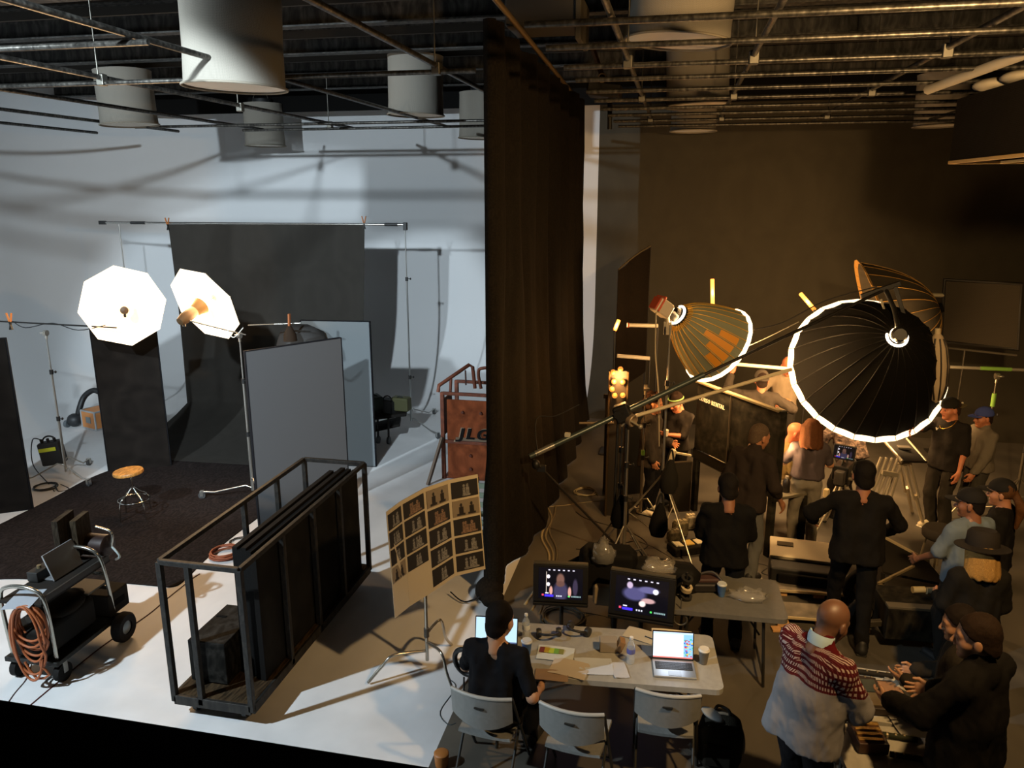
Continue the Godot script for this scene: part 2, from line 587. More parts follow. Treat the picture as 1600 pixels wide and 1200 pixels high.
func ceiling_gear() -> void:
	var steel := mat("77736c", 0.4, 0.7, "wear", 2.0)
	var painted := mat("5b5853", 0.65, 0.1, "wear", 1.2)
	# roof beams that run across the room
	var beams := thing("roof_beams", "dark painted steel roof beams running across above the pipe grid", "beams", Vector3(-2.5, 6.3, -8))
	for k in 9:
		var zz := -2.3 - 1.83 * k
		part("beam", s().box(Vector3(-2.5, 6.62, zz), Vector3(22, 0.36, 0.02), Basis.IDENTITY, 0.0).box(Vector3(-2.5, 6.43, zz), Vector3(22, 0.025, 0.17), Basis.IDENTITY, 0.004).box(Vector3(-2.5, 6.81, zz), Vector3(22, 0.025, 0.17), Basis.IDENTITY, 0.004), painted, beams)
	var deck := thing("roof_ribs", "thin dark roof joists between the steel beams", "joists", Vector3(-2.5, 6.7, -8))
	for k in 17:
		part("joist", s().box(Vector3(-2.5, 6.55, -1.7 - 0.9 * k), Vector3(22, 0.1, 0.05), Basis.IDENTITY, 0.0), mat("44413d", 0.8), deck)
	# the grid of pipes at 5.6 m, six feet apart, that everything hangs from
	var grid := thing("pipe_grid", "steel pipe lighting grid hung under the dark studio roof", "pipe grid", Vector3(-2.5, 5.6, -8))
	for x in [-11.6, -9.75, -7.9, -6.07, -4.24, -2.36, -0.53, 0.58, 2.15, 4.0, 5.9]:
		part("pipe", s().tube(Vector3(x, 5.6, -1.6), Vector3(x, 5.6, -14.6 if x > -3.0 else -14.2), 0.027, -1, 8), steel, grid)
	for z in [[-4.75, -12.4, -9.0], [-5.7, -12.4, -4.1], [-7.6, -12.4, -1.97], [-12.6, -9.5, -1.97], [-13.6, -8.0, -1.97]]:
		part("pipe", s().tube(Vector3(z[1], 5.545, z[0]), Vector3(z[2], 5.545, z[0]), 0.024, -1, 8), steel, grid)
	for z in [-4.75, -5.7, -6.6, -7.6, -8.45, -9.4, -10.3, -11.3, -12.2, -13.2, -14.2]:
		part("pipe", s().tube(Vector3(EDGE_X + 0.6, 5.545, z), Vector3(7.4, 5.545, z), 0.024, -1, 8), steel, grid)
	var clampm := mat("6a675f", 0.45, 0.8)
	for x in [-6.07, -2.36, -0.53, 0.58, 2.15]:
		for z in [-7.6, -10.3, -13.2]:
			part("hanger", s().tube(Vector3(x, 5.62, z + 0.05), Vector3(x, 6.42, z + 0.05), 0.008, -1, 5), clampm, grid)
			part("clamp", s().box(Vector3(x, 5.575, z), Vector3(0.09, 0.12, 0.09), Basis.IDENTITY, 0.012), clampm, grid)
	# eight unlit space lights: white cloth drums with a round diffuser at the foot
	var drums := [[Vector3(-4.27, 5.4, -7.19), 0.475, 0.03, "largest white cloth drum light at the left, hung nearest the gallery"],
		[Vector3(-9.240, 5.545, -12.122), 0.455, -0.04, "white cloth drum light far left, crossed by a pipe and its curved shadow"],
		[Vector3(-8.817, 5.408, -15.864), 0.415, 0.0, "smallest white cloth drum light, hung against the white wall left of middle"],
		[Vector3(-4.099, 5.594, -12.069), 0.43, 0.02, "grey shaded cloth drum light between the left pipes and the black curtain"],
		[Vector3(-3.982, 5.491, -15.754), 0.45, 0.02, "white cloth drum light half hidden behind the black curtain"],
		[Vector3(-0.095, 5.806, -8.024), 0.485, 0.07, "largest drum light on the right, tilted, with a peach lit round bottom"],
		[Vector3(0.174, 5.584, -11.500), 0.425, -0.05, "middle of the three drum lights in line above the black set"],
		[Vector3(0.181, 5.558, -15.708), 0.425, 0.0, "farthest of the three drum lights in line above the black set"],
		[Vector3(4.367, 5.549, -15.332), 0.42, -0.03, "white drum light at the right, partly behind the black skirted box"]]
	var cloth := mat("a39c90", 0.85, 0.0, "weave", 9.0)
	for d in drums:
		var o := thing("drum_light", d[3], "drum light", d[0], "white cloth drum lights hung from the grid")
		var up := Vector3(d[2], 1, 0).normalized()
		var r: float = d[1]
		var prof := [[r * 1.03, 0.0], [r * 1.0, 0.02], [r * 0.985, 0.25], [r * 0.99, 0.6], [r * 0.985, 0.95], [r, 1.0]]
		if d[0].z > -8.0: prof = [[r * 1.03, 0.0], [r * 0.99, 0.03], [r * 0.97, 0.4], [r * 0.98, 0.9], [r * 0.97, 1.3]]
		for p in prof: p[1] *= 0.86
		part("skirt", s().lathe(prof, d[0], up, 40), cloth, o)
		part("bottom_diffuser", s().disc(d[0] + up * 0.012, -up, r * 0.99, 36), mat("e6dfd2", 0.8), o)
		var ring := []
		for k in 36:
			var x := Vector3(up.y, -up.x, 0)
			ring.append(d[0] + (x * cos(TAU * k / 36) + Vector3.BACK * sin(TAU * k / 36)) * r * 1.03)
		part("hoop", s().path(ring, 0.012, 6, true), mat("8d8577", 0.7), o)
		part("lamp_ring", s().lathe([[r * 0.5, 0.84], [r * 0.5, 0.95], [0.05, 0.97]], d[0], up, 16), mat("202020", 0.6), o)
		for k in 3:
			var a := TAU * k / 3.0 + 0.4
			part("chain", s().tube(d[0] + up * 0.9 + Vector3(cos(a), 0, sin(a)) * r * 0.5, d[0] + Vector3(0, 1.44, 0), 0.006, -1, 5), clampm, o)
	# the black curtain between the two sets
	var rows := []
	var rnd := FastNoiseLite.new()
	rnd.seed = 4
	rnd.frequency = 0.5
	for i in 16:
		var y := lerpf(6.0, 0.015, i / 15.0)
		var row := []
		for j in 121:
			var k := j / 120.0
			var z := lerpf(-7.66, -14.75, k)
			var x := -1.83 + 0.06 * k + 0.2 * pow(1.0 - y / 6.0, 3.0) * smoothstep(0.02, 0.25, k) + 0.055 * sin(z * 7.0 + 1.4 * rnd.get_noise_2d(z * 3.0, y * 0.4)) + 0.05 * rnd.get_noise_2d(z * 2.0, y * 0.5 + 40.0)
			row.append(Vector3(x, y, z))
		rows.append(row)
	var cur := thing("black_curtain", "tall black curtain hanging from the grid between the white set and the dark set", "curtain", Vector3(-1.85, 0, -11))
	var cm := mat("231e18", 0.95, 0.0, "fine", 1.5)
	part("cloth", s().sheet(rows, 0.012), cm, cur)
	var fold := []
	for i in 12:
		var row := []
		for j in 17:
			var a := TAU * j / 16.0
			var w := 0.06 if i < 9 else 0.1
			row.append(Vector3(-1.835 + cos(a) * w * (1.0 + 0.15 * sin(5 * a)), lerpf(6.0, 0.02, i / 11.0), -7.64 + sin(a) * w * (1.0 + 0.12 * cos(7 * a))))
		fold.append(row)
	part("gathered_edge", s().sheet(fold, 0.0), cm, cur)
	part("bunched_foot", s().ball(Vector3(-1.87, 0.1, -7.58), Vector3(0.16, 0.14, 0.2)).ball(Vector3(-1.8, 0.07, -7.44), Vector3(0.13, 0.09, 0.14)), cm, cur)
	part("tie_cord", s().path(smooth([Vector3(-1.9, 0.1, -7.44), Vector3(-2.1, 0.04, -7.36), Vector3(-2.3, 0.06, -7.5)]), 0.008), mat("20242a", 0.8), cur)
	part("track", s().tube(Vector3(-1.6, 6.02, -6.0), Vector3(-1.87, 6.02, -14.9), 0.028), mat("8a7350", 0.45, 0.7), cur)
	# the black skirted overhead box at the right edge
	var c0: Vector3 = Vector3(2.798, 4.745, -9.318)
	var box := thing("overhead_box", "large black skirted overhead light box at the upper right edge", "light box", c0)
	var ht := 0.62
	var skirt := mat("211c15", 0.9, 0.0, "weave", 4.0)
	for e in [[Vector3.ZERO, Vector3(0.1, 0, 2.2)], [Vector3.ZERO, Vector3(2.2, 0, 0)], [Vector3(2.2, 0, 0), Vector3(2.3, 0, 2.2)], [Vector3(0.1, 0, 2.2), Vector3(2.3, 0, 2.2)]]:
		part("skirt", s().sheet([[c0 + e[0], c0 + e[1]], [c0 + e[0] + Vector3.UP * ht, c0 + e[1] + Vector3.UP * ht]], 0.01), skirt, box)
		part("frame", s().bar(c0 + e[0] + Vector3(0, -0.02, 0), c0 + e[1] + Vector3(0, -0.02, 0), 0.035, 0.035), mat("c9a468", 0.6), box)
	part("crossbar", s().bar(c0 + Vector3(0.5, -0.02, 0), c0 + Vector3(0.52, -0.02, 2.2), 0.03, 0.03), mat("c9b48a", 0.6), box)
	part("diffuser", s().box(c0 + Vector3(1.15, 0.14, 1.1), Vector3(2.1, 0.01, 2.1)), mat("453a2a", 0.9), box)
	for k in 4:
		part("crumpled_cloth", s().ball(c0 + Vector3(0.25 + 0.12 * k, ht + 0.1 + 0.02 * k, 0.25 + 0.42 * k), Vector3(0.2, 0.07, 0.24), Basis(Vector3.UP, 0.5 * k)), mat("c8bda8", 0.8), box)
	part("cloth_roll", s().tube(c0 + Vector3(-0.3, ht + 0.1, 0.0), c0 + Vector3(0.1, ht + 0.22, 1.9), 0.05), mat("c8bda8", 0.8), box)
	# projector and duct by the curtain top
	var pj: Vector3 = Vector3(-1.181, 5.898, -12.240)
	var pr := thing("ceiling_projector", "black projector on a hanging bracket beside the curtain top", "projector", pj)
	part("body", s().box(pj, Vector3(0.5, 0.2, 0.45), Basis(Vector3.FORWARD, 0.12), 0.03), mat("1d1915", 0.6), pr)
	part("bracket", s().bar(pj + Vector3(0, 0.1, 0), pj + Vector3(-0.25, 0.75, 0.2), 0.08, 0.05), mat("4a3420", 0.7), pr)
	part("drop_pole", s().tube(pj + Vector3(0.08, -0.1, 0), pj + Vector3(0.09, -0.55, 0), 0.035), mat("1a1815", 0.6), pr)
	part("lamp_dot", s().ball(pj + Vector3(0.27, -0.05, 0.2), Vector3.ONE * 0.012), glow("ff4020", 2.0), pr)
	part("ring", s().path(arc(pj + Vector3(-0.02, 0.15, 0.26), Vector3(0.06, 0, 0), Vector3(0, 0.06, 0), 0, TAU * 0.95, 12), 0.012), mat("8a7a60", 0.5, 0.6), pr)
	var dk: Vector3 = Vector3(-1.357, 6.089, -8.564)
	var dt := thing("ceiling_duct", "square grey duct end beside the curtain near the ceiling", "duct", dk)
	part("duct", s().box(dk + Vector3(-0.1, 0.1, 0), Vector3(0.75, 0.28, 0.6), Basis.IDENTITY, 0.02), mat("3a3630", 0.6, 0.3), dt)
	part("flange", s().box(dk + Vector3(0.28, 0.02, 0), Vector3(0.06, 0.42, 0.7), Basis.IDENTITY, 0.01), mat("4a4438", 0.6, 0.3), dt)

# ---- stands, clamps and lamps that both sets use ----

func area(at: Vector3, to: Vector3, hex: String, energy: float, size: float) -> void:
	var l := AreaLight3D.new()
	l.name = "lamp_light"
	add_child(l, true)
	l.look_at_from_position(at, to, Vector3.UP if absf((to - at).normalized().y) < 0.98 else Vector3.RIGHT)
	l.area_size = Vector2(size, size)
	l.light_color = Color.html(hex)
	l.light_energy = energy
	l.area_range = 30.0
	l.shadow_enabled = true

func stand(label: String, base: Vector3, top: float, turn: float, reach := 0.5, legs_at := 0.45, hex := "b5b0a6", casters := false, group := "") -> Node3D:
	var o := thing("light_stand", label, "stand", base, group)
	var m := mat(hex, 0.28, 0.85)
	var knob := mat("1c1b1a", 0.5)
	var hub := base + Vector3.UP * 0.12
	part("column", s().tube(hub, base + Vector3.UP * minf(1.0, top * 0.5), 0.021, -1, 10), m, o)
	part("riser", s().tube(base + Vector3.UP * minf(0.95, top * 0.48), base + Vector3.UP * top * 0.75, 0.016, -1, 10), m, o)
	part("riser", s().tube(base + Vector3.UP * top * 0.73, base + Vector3.UP * top, 0.011, -1, 10), m, o)
	for y in [minf(1.0, top * 0.5), top * 0.75]:
		part("collar", s().tube(base + Vector3.UP * (y - 0.04), base + Vector3.UP * (y + 0.03), 0.028).tube(base + Vector3.UP * y, base + Vector3(0.07, y, 0), 0.007).ball(base + Vector3(0.075, y, 0), Vector3(0.012, 0.022, 0.022), Basis.IDENTITY, 8, 5), knob, o)
	for k in 3:
		var d := Vector3(cos(turn + TAU * k / 3), 0, sin(turn + TAU * k / 3))
		var foot := base + d * reach + Vector3.UP * (0.11 if casters else 0.012)
		if legs_at > 0.3:
			part("leg", s().tube(base + Vector3.UP * legs_at + d * 0.02, foot, 0.011, -1, 8), m, o)
			part("brace", s().tube(base + Vector3.UP * 0.13, (base + Vector3.UP * legs_at).lerp(foot, 0.55), 0.007, -1, 6), m, o)
		else:
			part("leg", s().path([base + Vector3.UP * (0.16 + 0.07 * k), base + d * 0.1 + Vector3.UP * (0.2 + 0.07 * k), base + d * reach * 0.75 + Vector3.UP * 0.1, foot], 0.012, 8), m, o)
		if casters:
			var side := d.cross(Vector3.UP)
			var w := part("caster", s().tube(foot + side * 0.02 + Vector3.DOWN * 0.055, foot - side * 0.02 + Vector3.DOWN * 0.055, 0.053, -1, 16), mat("3a3a3a", 0.6), o)
			part("fork", s().box(foot + side * 0.027 + Vector3.DOWN * 0.03, Vector3(0.05, 0.08, 0.006), Basis(d, Vector3.UP, side)).box(foot - side * 0.027 + Vector3.DOWN * 0.03, Vector3(0.05, 0.08, 0.006), Basis(d, Vector3.UP, side)).box(foot + Vector3.UP * 0.01, Vector3(0.05, 0.008, 0.06), Basis(d, Vector3.UP, side)), m, w)
	return o

func knuckle(o: Node3D, at: Vector3, hex := "c9c4ba") -> void:
	part("grip_head", s().tube(at + Vector3(-0.025, 0, 0), at + Vector3(0.025, 0, 0), 0.045, -1, 14).tube(at, at + Vector3(0, -0.09, 0), 0.02).tube(at, at + Vector3(0.02, 0.02, 0.09), 0.008).ball(at + Vector3(0.02, 0.02, 0.1), Vector3(0.035, 0.015, 0.015), Basis.IDENTITY, 8, 5), mat(hex, 0.3, 0.85), o)

func spring_clamp(at: Vector3, label: String, hex := "22211f") -> void:
	var o := thing("spring_clamp", label, "clamp", at)
	part("jaw", s().bar(at + Vector3(-0.02, -0.09, 0), at + Vector3(0.012, 0.02, 0), 0.03, 0.014).bar(at + Vector3(0.02, -0.09, 0), at + Vector3(-0.012, 0.02, 0), 0.03, 0.014), mat(hex, 0.5, 0.3), o)
	for k in [-1, 1]:
		part("handle", s().bar(at + Vector3(0.01 * k, 0.02, 0), at + Vector3(0.04 * k, 0.14, 0), 0.028, 0.014), mat("b0682e", 0.6), o)

func umbrella(label: String, c: Vector3, f: Vector3, r: float, roll: float, head_drop: Vector3) -> void:
	var o := thing("umbrella_light", label, "lamp", c, "lit photo umbrellas of the white set")
	f = f.normalized()
	var x := Vector3.UP.cross(f).normalized()
	var y := f.cross(x)
	var rows := []
	for i in 7:
		var k := float(i) / 6.0
		var row := []
		for j in 33:
			var a := TAU * j / 32.0 + roll
			var w := fmod(TAU * j / 32.0, TAU / 8.0) - PI / 8.0
			var rr := r * k * cos(PI / 8.0) / cos(w)
			row.append(c + (x * cos(a) + y * sin(a)) * rr - f * (0.34 * r * (1.0 - k * k)))
		rows.append(row)
	part("canopy", s().sheet(rows, 0.004), glow("ffe2b4", 1.45, "f4ead8"), o)
	for j in 8:
		var a := TAU * j / 8.0 + roll
		var d := x * cos(a) + y * sin(a)
		var pts := []
		for i in 6:
			var k := i / 5.0
			pts.append(c + d * r * k - f * (0.34 * r * (1.0 - k * k) + 0.012))
		part("rib", s().path(pts, 0.004, 5), mat("9a958a", 0.4, 0.7), o)
	var hub := c - f * 0.34 * r
	var head := c + f * 0.34 * r + head_drop
	part("shaft", s().tube(hub - f * 0.05, head + f * 0.1, 0.005, -1, 6), mat("c0b8a4", 0.4, 0.7), o)
	var body := part("flash_head", s().lathe([[0.0, 0.0], [0.07, 0.0], [0.08, 0.02], [0.08, 0.2], [0.055, 0.3], [0.0, 0.31]], head, f, 18), mat("4c361c", 0.5, 0.2), o)
	part("reflector_dish", s().lathe([[0.08, 0.02], [0.1, -0.05], [0.13, -0.12], [0.124, -0.12], [0.07, 0.0]], head, f, 20), mat("6a5230", 0.4, 0.5), body)
	part("bracket", s().tube(head + f * 0.2, head + f * 0.27 - y * 0.09, 0.02).tube(head + f * 0.2 - x * 0.03, head + f * 0.2 + x * 0.05, 0.022), mat("2b2a28", 0.5, 0.4), o)
	area(c + f * 0.02, c + f * 3.0, "ffc98a", 7.0, r * 1.3)

func flat_panel(called: String, label: String, category: String, a: Vector3, b: Vector3, ht: float, m: Material, edge: Material, group := "") -> Node3D:
	# a board of foam or plywood that stands on its edge from floor point a to floor point b
	var o := thing(called, label, category, a.lerp(b, 0.5), group)
	var d := (b - a).normalized()
	var nn := d.cross(Vector3.UP)
	var basis := Basis(d, Vector3.UP, nn)
	var l := a.distance_to(b)
	part("board", s().box(a.lerp(b, 0.5) + Vector3.UP * ht * 0.5, Vector3(l - 0.02, ht - 0.02, 0.044), basis, 0.002), m, o)
	part("edge", s().box(a.lerp(b, 0.5) + Vector3.UP * (ht - 0.005), Vector3(l, 0.014, 0.05), basis, 0.002).box(a.lerp(b, 0.5) + Vector3.UP * 0.005, Vector3(l, 0.014, 0.05), basis, 0.002).box(a + Vector3.UP * ht * 0.5, Vector3(0.014, ht, 0.05), basis, 0.002).box(b + Vector3.UP * ht * 0.5, Vector3(0.014, ht, 0.05), basis, 0.002), edge, o)
	return o

func coil(label: String, at: Vector3, r: float, hex: String, tail: Array, thick := 0.008, turns := 5, category := "cable") -> void:
	var pts := []
	var rnd := RandomNumberGenerator.new()
	rnd.seed = int(at.x * 991 + at.z * 77)
	var jit := Vector3.ZERO
	for i in turns * 14:
		var a := TAU * i / 14.0
		if i % 5 == 0: jit = Vector3(rnd.randf_range(-1, 1), 0, rnd.randf_range(-1, 1)) * r * 0.13
		pts.append(at + Vector3(cos(a) * r, thick + 0.016 * float(i) / 14.0 * thick * 60.0, sin(a) * r) * Vector3(1, 1, 1) + jit)
	var last: Vector3 = pts[pts.size() - 1]
	if tail.size():
		var more := [last]
		more.append_array(tail)
		pts.append_array(smooth(more, 5).slice(1))
	solo("cable_coil", s().path(pts, thick, 5), mat(hex, 0.6), at, label, category)

func cable(label: String, pts: Array, hex: String, thick := 0.008, group := "") -> void:
	solo("cable", s().path(smooth(pts, 5), thick, 5), mat(hex, 0.6), pts[0], label, "cable", group)

# ---- the white set on the left ----

func white_set() -> void:
	var black_cloth := mat("1b1918", 0.92, 0.0, "fine", 1.2)
	var steel := mat("b9b7b2", 0.25, 0.9)
	# black floor cloth, a thin sheet with a wavy edge
	var edge := [Vector3(-8.888, 0.000, -8.079), Vector3(-8.895, 0.000, -8.386), Vector3(-8.893, 0.000, -8.688), Vector3(-8.912, 0.000, -9.130), Vector3(-8.964, 0.000, -9.712), Vector3(-8.915, 0.000, -10.192), Vector3(-8.745, 0.000, -10.701), Vector3(-8.422, 0.000, -11.104), Vector3(-7.718, 0.000, -11.254), Vector3(-6.889, 0.000, -11.294), Vector3(-5.913, 0.000, -10.166), Vector3(-5.553, 0.000, -9.234), Vector3(-5.547, 0.000, -8.963), Vector3(-5.555, 0.000, -8.335), Vector3(-5.521, 0.000, -7.711), Vector3(-5.468, 0.000, -7.320), Vector3(-5.484, 0.000, -7.051), Vector3(-5.807, 0.000, -7.013), Vector3(-6.211, 0.000, -6.989), Vector3(-6.866, 0.000, -6.896), Vector3(-7.380, 0.000, -6.834), Vector3(-8.084, 0.000, -6.732), Vector3(-8.950, 0.000, -7.270)]
	var rim := smooth(edge, 4, true)
	var out := []
	for p in rim: out.append(Vector2(p.x, -p.z))
	solo("floor_cloth", s().prism(out, Vector3.ZERO, Basis(Vector3.RIGHT, Vector3.FORWARD, Vector3.UP), 0.012), mat("2a2321", 0.95, 0.0, "fine", 0.8), Vector3(-7.5, 0, -8.5), "black cloth spread over the white floor under the orange stool", "cloth")
	# black backdrop on two tall stands with a crossbar
	var back_z := -13.3
	stand("tall chrome wheeled stand right of the black backdrop, holding its crossbar", Vector3(-4.887, 0.000, -13.587), 3.830, 0.7, 0.95, 0.2, "a9aaa8", true)
	stand("tall stand behind the umbrellas, holding the left end of the backdrop crossbar", Vector3(-10.55, 0, -13.2), 3.83, 0.2, 0.6, 0.2, "a9aaa8", true)
	var bar_a := Vector3(-10.95, 3.86, -13.25)
	var bar_b := Vector3(-4.87, 3.86, -13.5)
	var cb := thing("crossbar", "long silver crossbar that carries the black backdrop between two tall stands", "crossbar", bar_a)
	part("pipe", s().tube(bar_a, bar_b, 0.022, -1, 10), steel, cb)
	part("grip", s().tube(bar_b.lerp(bar_a, 0.02), bar_b.lerp(bar_a, 0.06), 0.03).box(bar_b + Vector3(0.02, -0.03, 0), Vector3(0.07, 0.14, 0.07)), mat("1d1d1d", 0.6), cb)
	part("grip", s().tube(bar_a.lerp(bar_b, 0.1), bar_a.lerp(bar_b, 0.15), 0.028).box(bar_a, Vector3(0.14, 0.07, 0.06)), mat("1d1d1d", 0.6), cb)
	var left: Vector3 = Vector3(-9.531, 3.747, -13.280)
	var right: Vector3 = Vector3(-5.621, 3.774, -13.470)
	var rows := []
	for i in 26:
		var k := i / 25.0
		var row := []
		for j in 61:
			var u := j / 60.0
			var top := left.lerp(right, u)
			var fold := 0.06 * sin(u * 19.0 + 0.6 + 1.5 * k) * (0.3 + k) + 0.03 * sin(u * 43.0 - 2.0 * k) * (0.2 + k)
			var p: Vector3
			var inset := (0.22 * k) * (1.0 - 2.0 * u)
			if k < 0.76:
				p = Vector3(top.x + inset, lerpf(3.84, 0.35, k / 0.76), top.z + 0.35 * k * k + fold)
			else:
				var w := (k - 0.76) / 0.24
				p = Vector3(top.x + inset, 0.35 * pow(1.0 - w, 2.4) + 0.022, top.z + 0.2 + 2.3 * w + fold * (1.0 - w))
			row.append(p)
		rows.append(row)
	solo("backdrop_cloth", s().sheet(rows, 0.006), mat("34312d", 0.92, 0.0, "faint", 0.5), Vector3(-7.5, 1.9, -13), "large black cloth backdrop clipped to the crossbar and swept onto the floor", "backdrop")
	spring_clamp(Vector3(-9.528, 3.820, -13.250), "spring clamp with brown handles at the left corner of the black backdrop")
	spring_clamp(Vector3(-5.621, 3.867, -13.450), "spring clamp with brown handles at the right corner of the black backdrop")
	# foam boards
	var grey := mat("4e4f51", 0.8)
	var blk := mat("1f1b18", 0.88, 0.0, "mottle", 0.8)
	var rim_m := mat("17171a", 0.8)
	flat_panel("foam_board", "black foam board standing behind the round lit umbrella", "board", Vector3(-8.895, 0.000, -10.197), Vector3(-8.065, 0.000, -10.652), 2.47, blk, rim_m)
	flat_panel("foam_board", "black foam board at the left edge of the picture, by the stand with the battery", "board", Vector3(-9.728, 0.000, -8.074), Vector3(-8.883, 0.000, -8.643), 2.5, blk, rim_m)
	var a1: Vector3 = Vector3(-5.867, 2.440, -9.651)
	var a2: Vector3 = Vector3(-4.580, 2.440, -9.924)
	a1 = Vector3(-5.382, 0.000, -8.760)
	flat_panel("foam_board", "tall grey foam board behind the panel trolley, the nearer of the two", "board", a1, Vector3(a2.x, 0, a2.z), 2.44, grey, rim_m)
	var b1: Vector3 = Vector3(-5.843, 2.440, -11.218)
	flat_panel("foam_board", "grey foam board standing farther back behind the nearer grey board", "board", Vector3(b1.x, 0, b1.z), Vector3(-4.715, 0.000, -11.333), 2.44, mat("666b6d", 0.8), rim_m)
	# two lit umbrellas on stands
	var u1: Vector3 = Vector3(-8.012, 2.786, -9.900)
	umbrella("lit white photo umbrella seen face on, in front of the black foam board", u1, Vector3(0.62, 0.12, 0.78), 0.6, 0.1, Vector3(0.02, -0.06, 0))
	var st: Node3D = stand("chrome stand with a battery pack and cable loops, left of the round umbrella", Vector3(-9.317, 0.000, -9.780), 2.330, 0.35, 0.62, 0.2, "b8b4ac", true)
	knuckle(st, Vector3(-9.317, 2.350, -9.780))
	var arm_a: Vector3 = Vector3(-10.545, 2.514, -9.750)
	var arm := thing("boom_pole", "thin black boom arm that carries the round lit umbrella from the left", "boom", arm_a)
	part("arm", s().tube(arm_a, Vector3(-7.920, 2.512, -9.600), 0.012), mat("2a2826", 0.5, 0.5), arm)
	part("cable", s().path(smooth([Vector3(-9.795, 2.527, -9.700), Vector3(-9.563, 2.440, -9.680), Vector3(-9.057, 2.529, -9.660), Vector3(-8.594, 2.447, -9.620), Vector3(-8.097, 2.544, -9.600)], 5), 0.007, 5), mat("1a1a1a", 0.6), arm)
	spring_clamp(Vector3(-8.831, 2.692, -8.700), "spring clamp on the black foam board at the left edge")
	var u2: Vector3 = Vector3(-6.448, 2.892, -9.600)
	umbrella("lit white photo umbrella turned sideways, in front of the black backdrop", u2, Vector3(-0.22, -0.4, 0.89), 0.58, 0.28, Vector3(0, 0.02, 0))
	var st2b: Vector3 = Vector3(-5.998, 0.000, -9.673)
	var st2: Node3D = stand("chrome stand beside the nearer grey board, holding the sideways umbrella", st2b, 2.4, 2.9, 0.75, 0.2, "b8b4ac", true)
	knuckle(st2, st2b + Vector3.UP * 2.46)
	var arm2 := thing("boom_pole", "thin boom arm from the grey board's stand to the sideways umbrella", "boom", st2b + Vector3.UP * 2.45)
	part("arm", s().tube(st2b + Vector3(0.1, 2.47, 0), Vector3(-6.472, 2.720, -9.250), 0.011), mat("8d8a84", 0.4, 0.8), arm2)
	part("cable", s().path(smooth([Vector3(-5.833, 2.748, -9.100), Vector3(-5.759, 2.612, -9.050), Vector3(-5.658, 2.565, -9.000), Vector3(-5.515, 2.698, -9.000)], 5), 0.007, 5), mat("c8c4bc", 0.6), arm2)
	# silver arm over the grey boards with a weight bag
	var g_a: Vector3 = Vector3(-6.163, 2.513, -10.200)
	var ga := thing("grip_pole", "silver grip arm lying across the top behind the grey boards", "pole", g_a)
	part("arm", s().tube(g_a, Vector3(-5.368, 2.553, -10.300), 0.014), steel, ga)
	var wb: Vector3 = Vector3(-5.501, 2.403, -10.200)
	var bag := thing("weight_bag", "small dark weight bag hung from the silver arm above the grey boards", "bag", wb)
	part("bag", s().lathe([[0.0, -0.12], [0.1, -0.1], [0.09, 0.0], [0.03, 0.12], [0.0, 0.14]], wb, Vector3.UP, 14), mat("2a2018", 0.8), bag)
	part("clip", s().bar(wb + Vector3(0, 0.12, 0), wb + Vector3(0.01, 0.3, 0), 0.05, 0.03), mat("8a4f26", 0.6), bag)
	var cu: Vector3 = Vector3(-5.679, 2.172, -10.900)
	solo("dark_umbrella", s().lathe([[0.0, 0.22], [0.2, 0.2], [0.36, 0.1], [0.42, -0.08], [0.4, -0.08], [0.33, 0.08], [0.0, 0.18]], cu, Vector3(0.15, 1, 0.2), 8), mat("3c3c3c", 0.8), cu, "closed dark grey umbrella top between the two grey boards", "umbrella")
	# battery pack hung on the left stand, with cable loops under it
	var bp: Vector3 = Vector3(-9.705, 0.348, -9.971)
	var bt := thing("battery_pack", "black battery pack with a yellow green stripe hung on the left stand", "battery pack", bp)
	var tb := Basis(Vector3.UP, 0.35) * Basis(Vector3.BACK, 0.12)
	part("case", s().box(bp, Vector3(0.33, 0.38, 0.2), tb, 0.02), mat("191918", 0.6), bt)
	part("stripe", s().box(bp + tb * Vector3(-0.02, 0.08, 0.101), Vector3(0.26, 0.06, 0.008), tb), mat("c6d02a", 0.6), bt)
	part("handle", s().path(arc(bp + tb * Vector3(0, 0.19, 0), tb.x * 0.1, tb.y * 0.09, 0, PI, 8), 0.014, 6), mat("191918", 0.6), bt)
	for k in 3:
		part("plug", s().tube(bp + tb * Vector3(-0.1 + 0.1 * k, 0.19, 0.03), bp + tb * Vector3(-0.1 + 0.1 * k, 0.25, 0.04), 0.022), mat("101010", 0.5), bt)
	part("cable", s().path(smooth([bp + tb * Vector3(-0.1, 0.25, 0.04), bp + Vector3(-0.3, 0.2, 0.05), bp + Vector3(-0.33, -0.2, 0.08), Vector3(-9.463, 0.000, -9.550), Vector3(-9.097, 0.000, -9.273)], 6), 0.009, 5), mat("161616", 0.6), bt)
	coil("black cable loops on the white floor under the battery pack", Vector3(-9.344, 0.000, -9.382), 0.16, "161616", [Vector3(-9.030, 0.000, -9.288), Vector3(-8.957, 0.000, -9.410), Vector3(-9.225, 0.000, -9.545)], 0.009, 3)
	# orange case and a vacuum hose behind
	var oc: Vector3 = Vector3(-10.947, 0.000, -12.256)
	var cs := thing("flight_case", "orange flight case with silver edges at the back left of the white set", "case", oc)
	var cbz := Basis(Vector3.UP, -0.3)
	part("body", s().box(oc + cbz * Vector3(0.1, 0.19, -0.2), Vector3(0.42, 0.36, 0.6), cbz, 0.01), mat("c4814a", 0.6), cs)
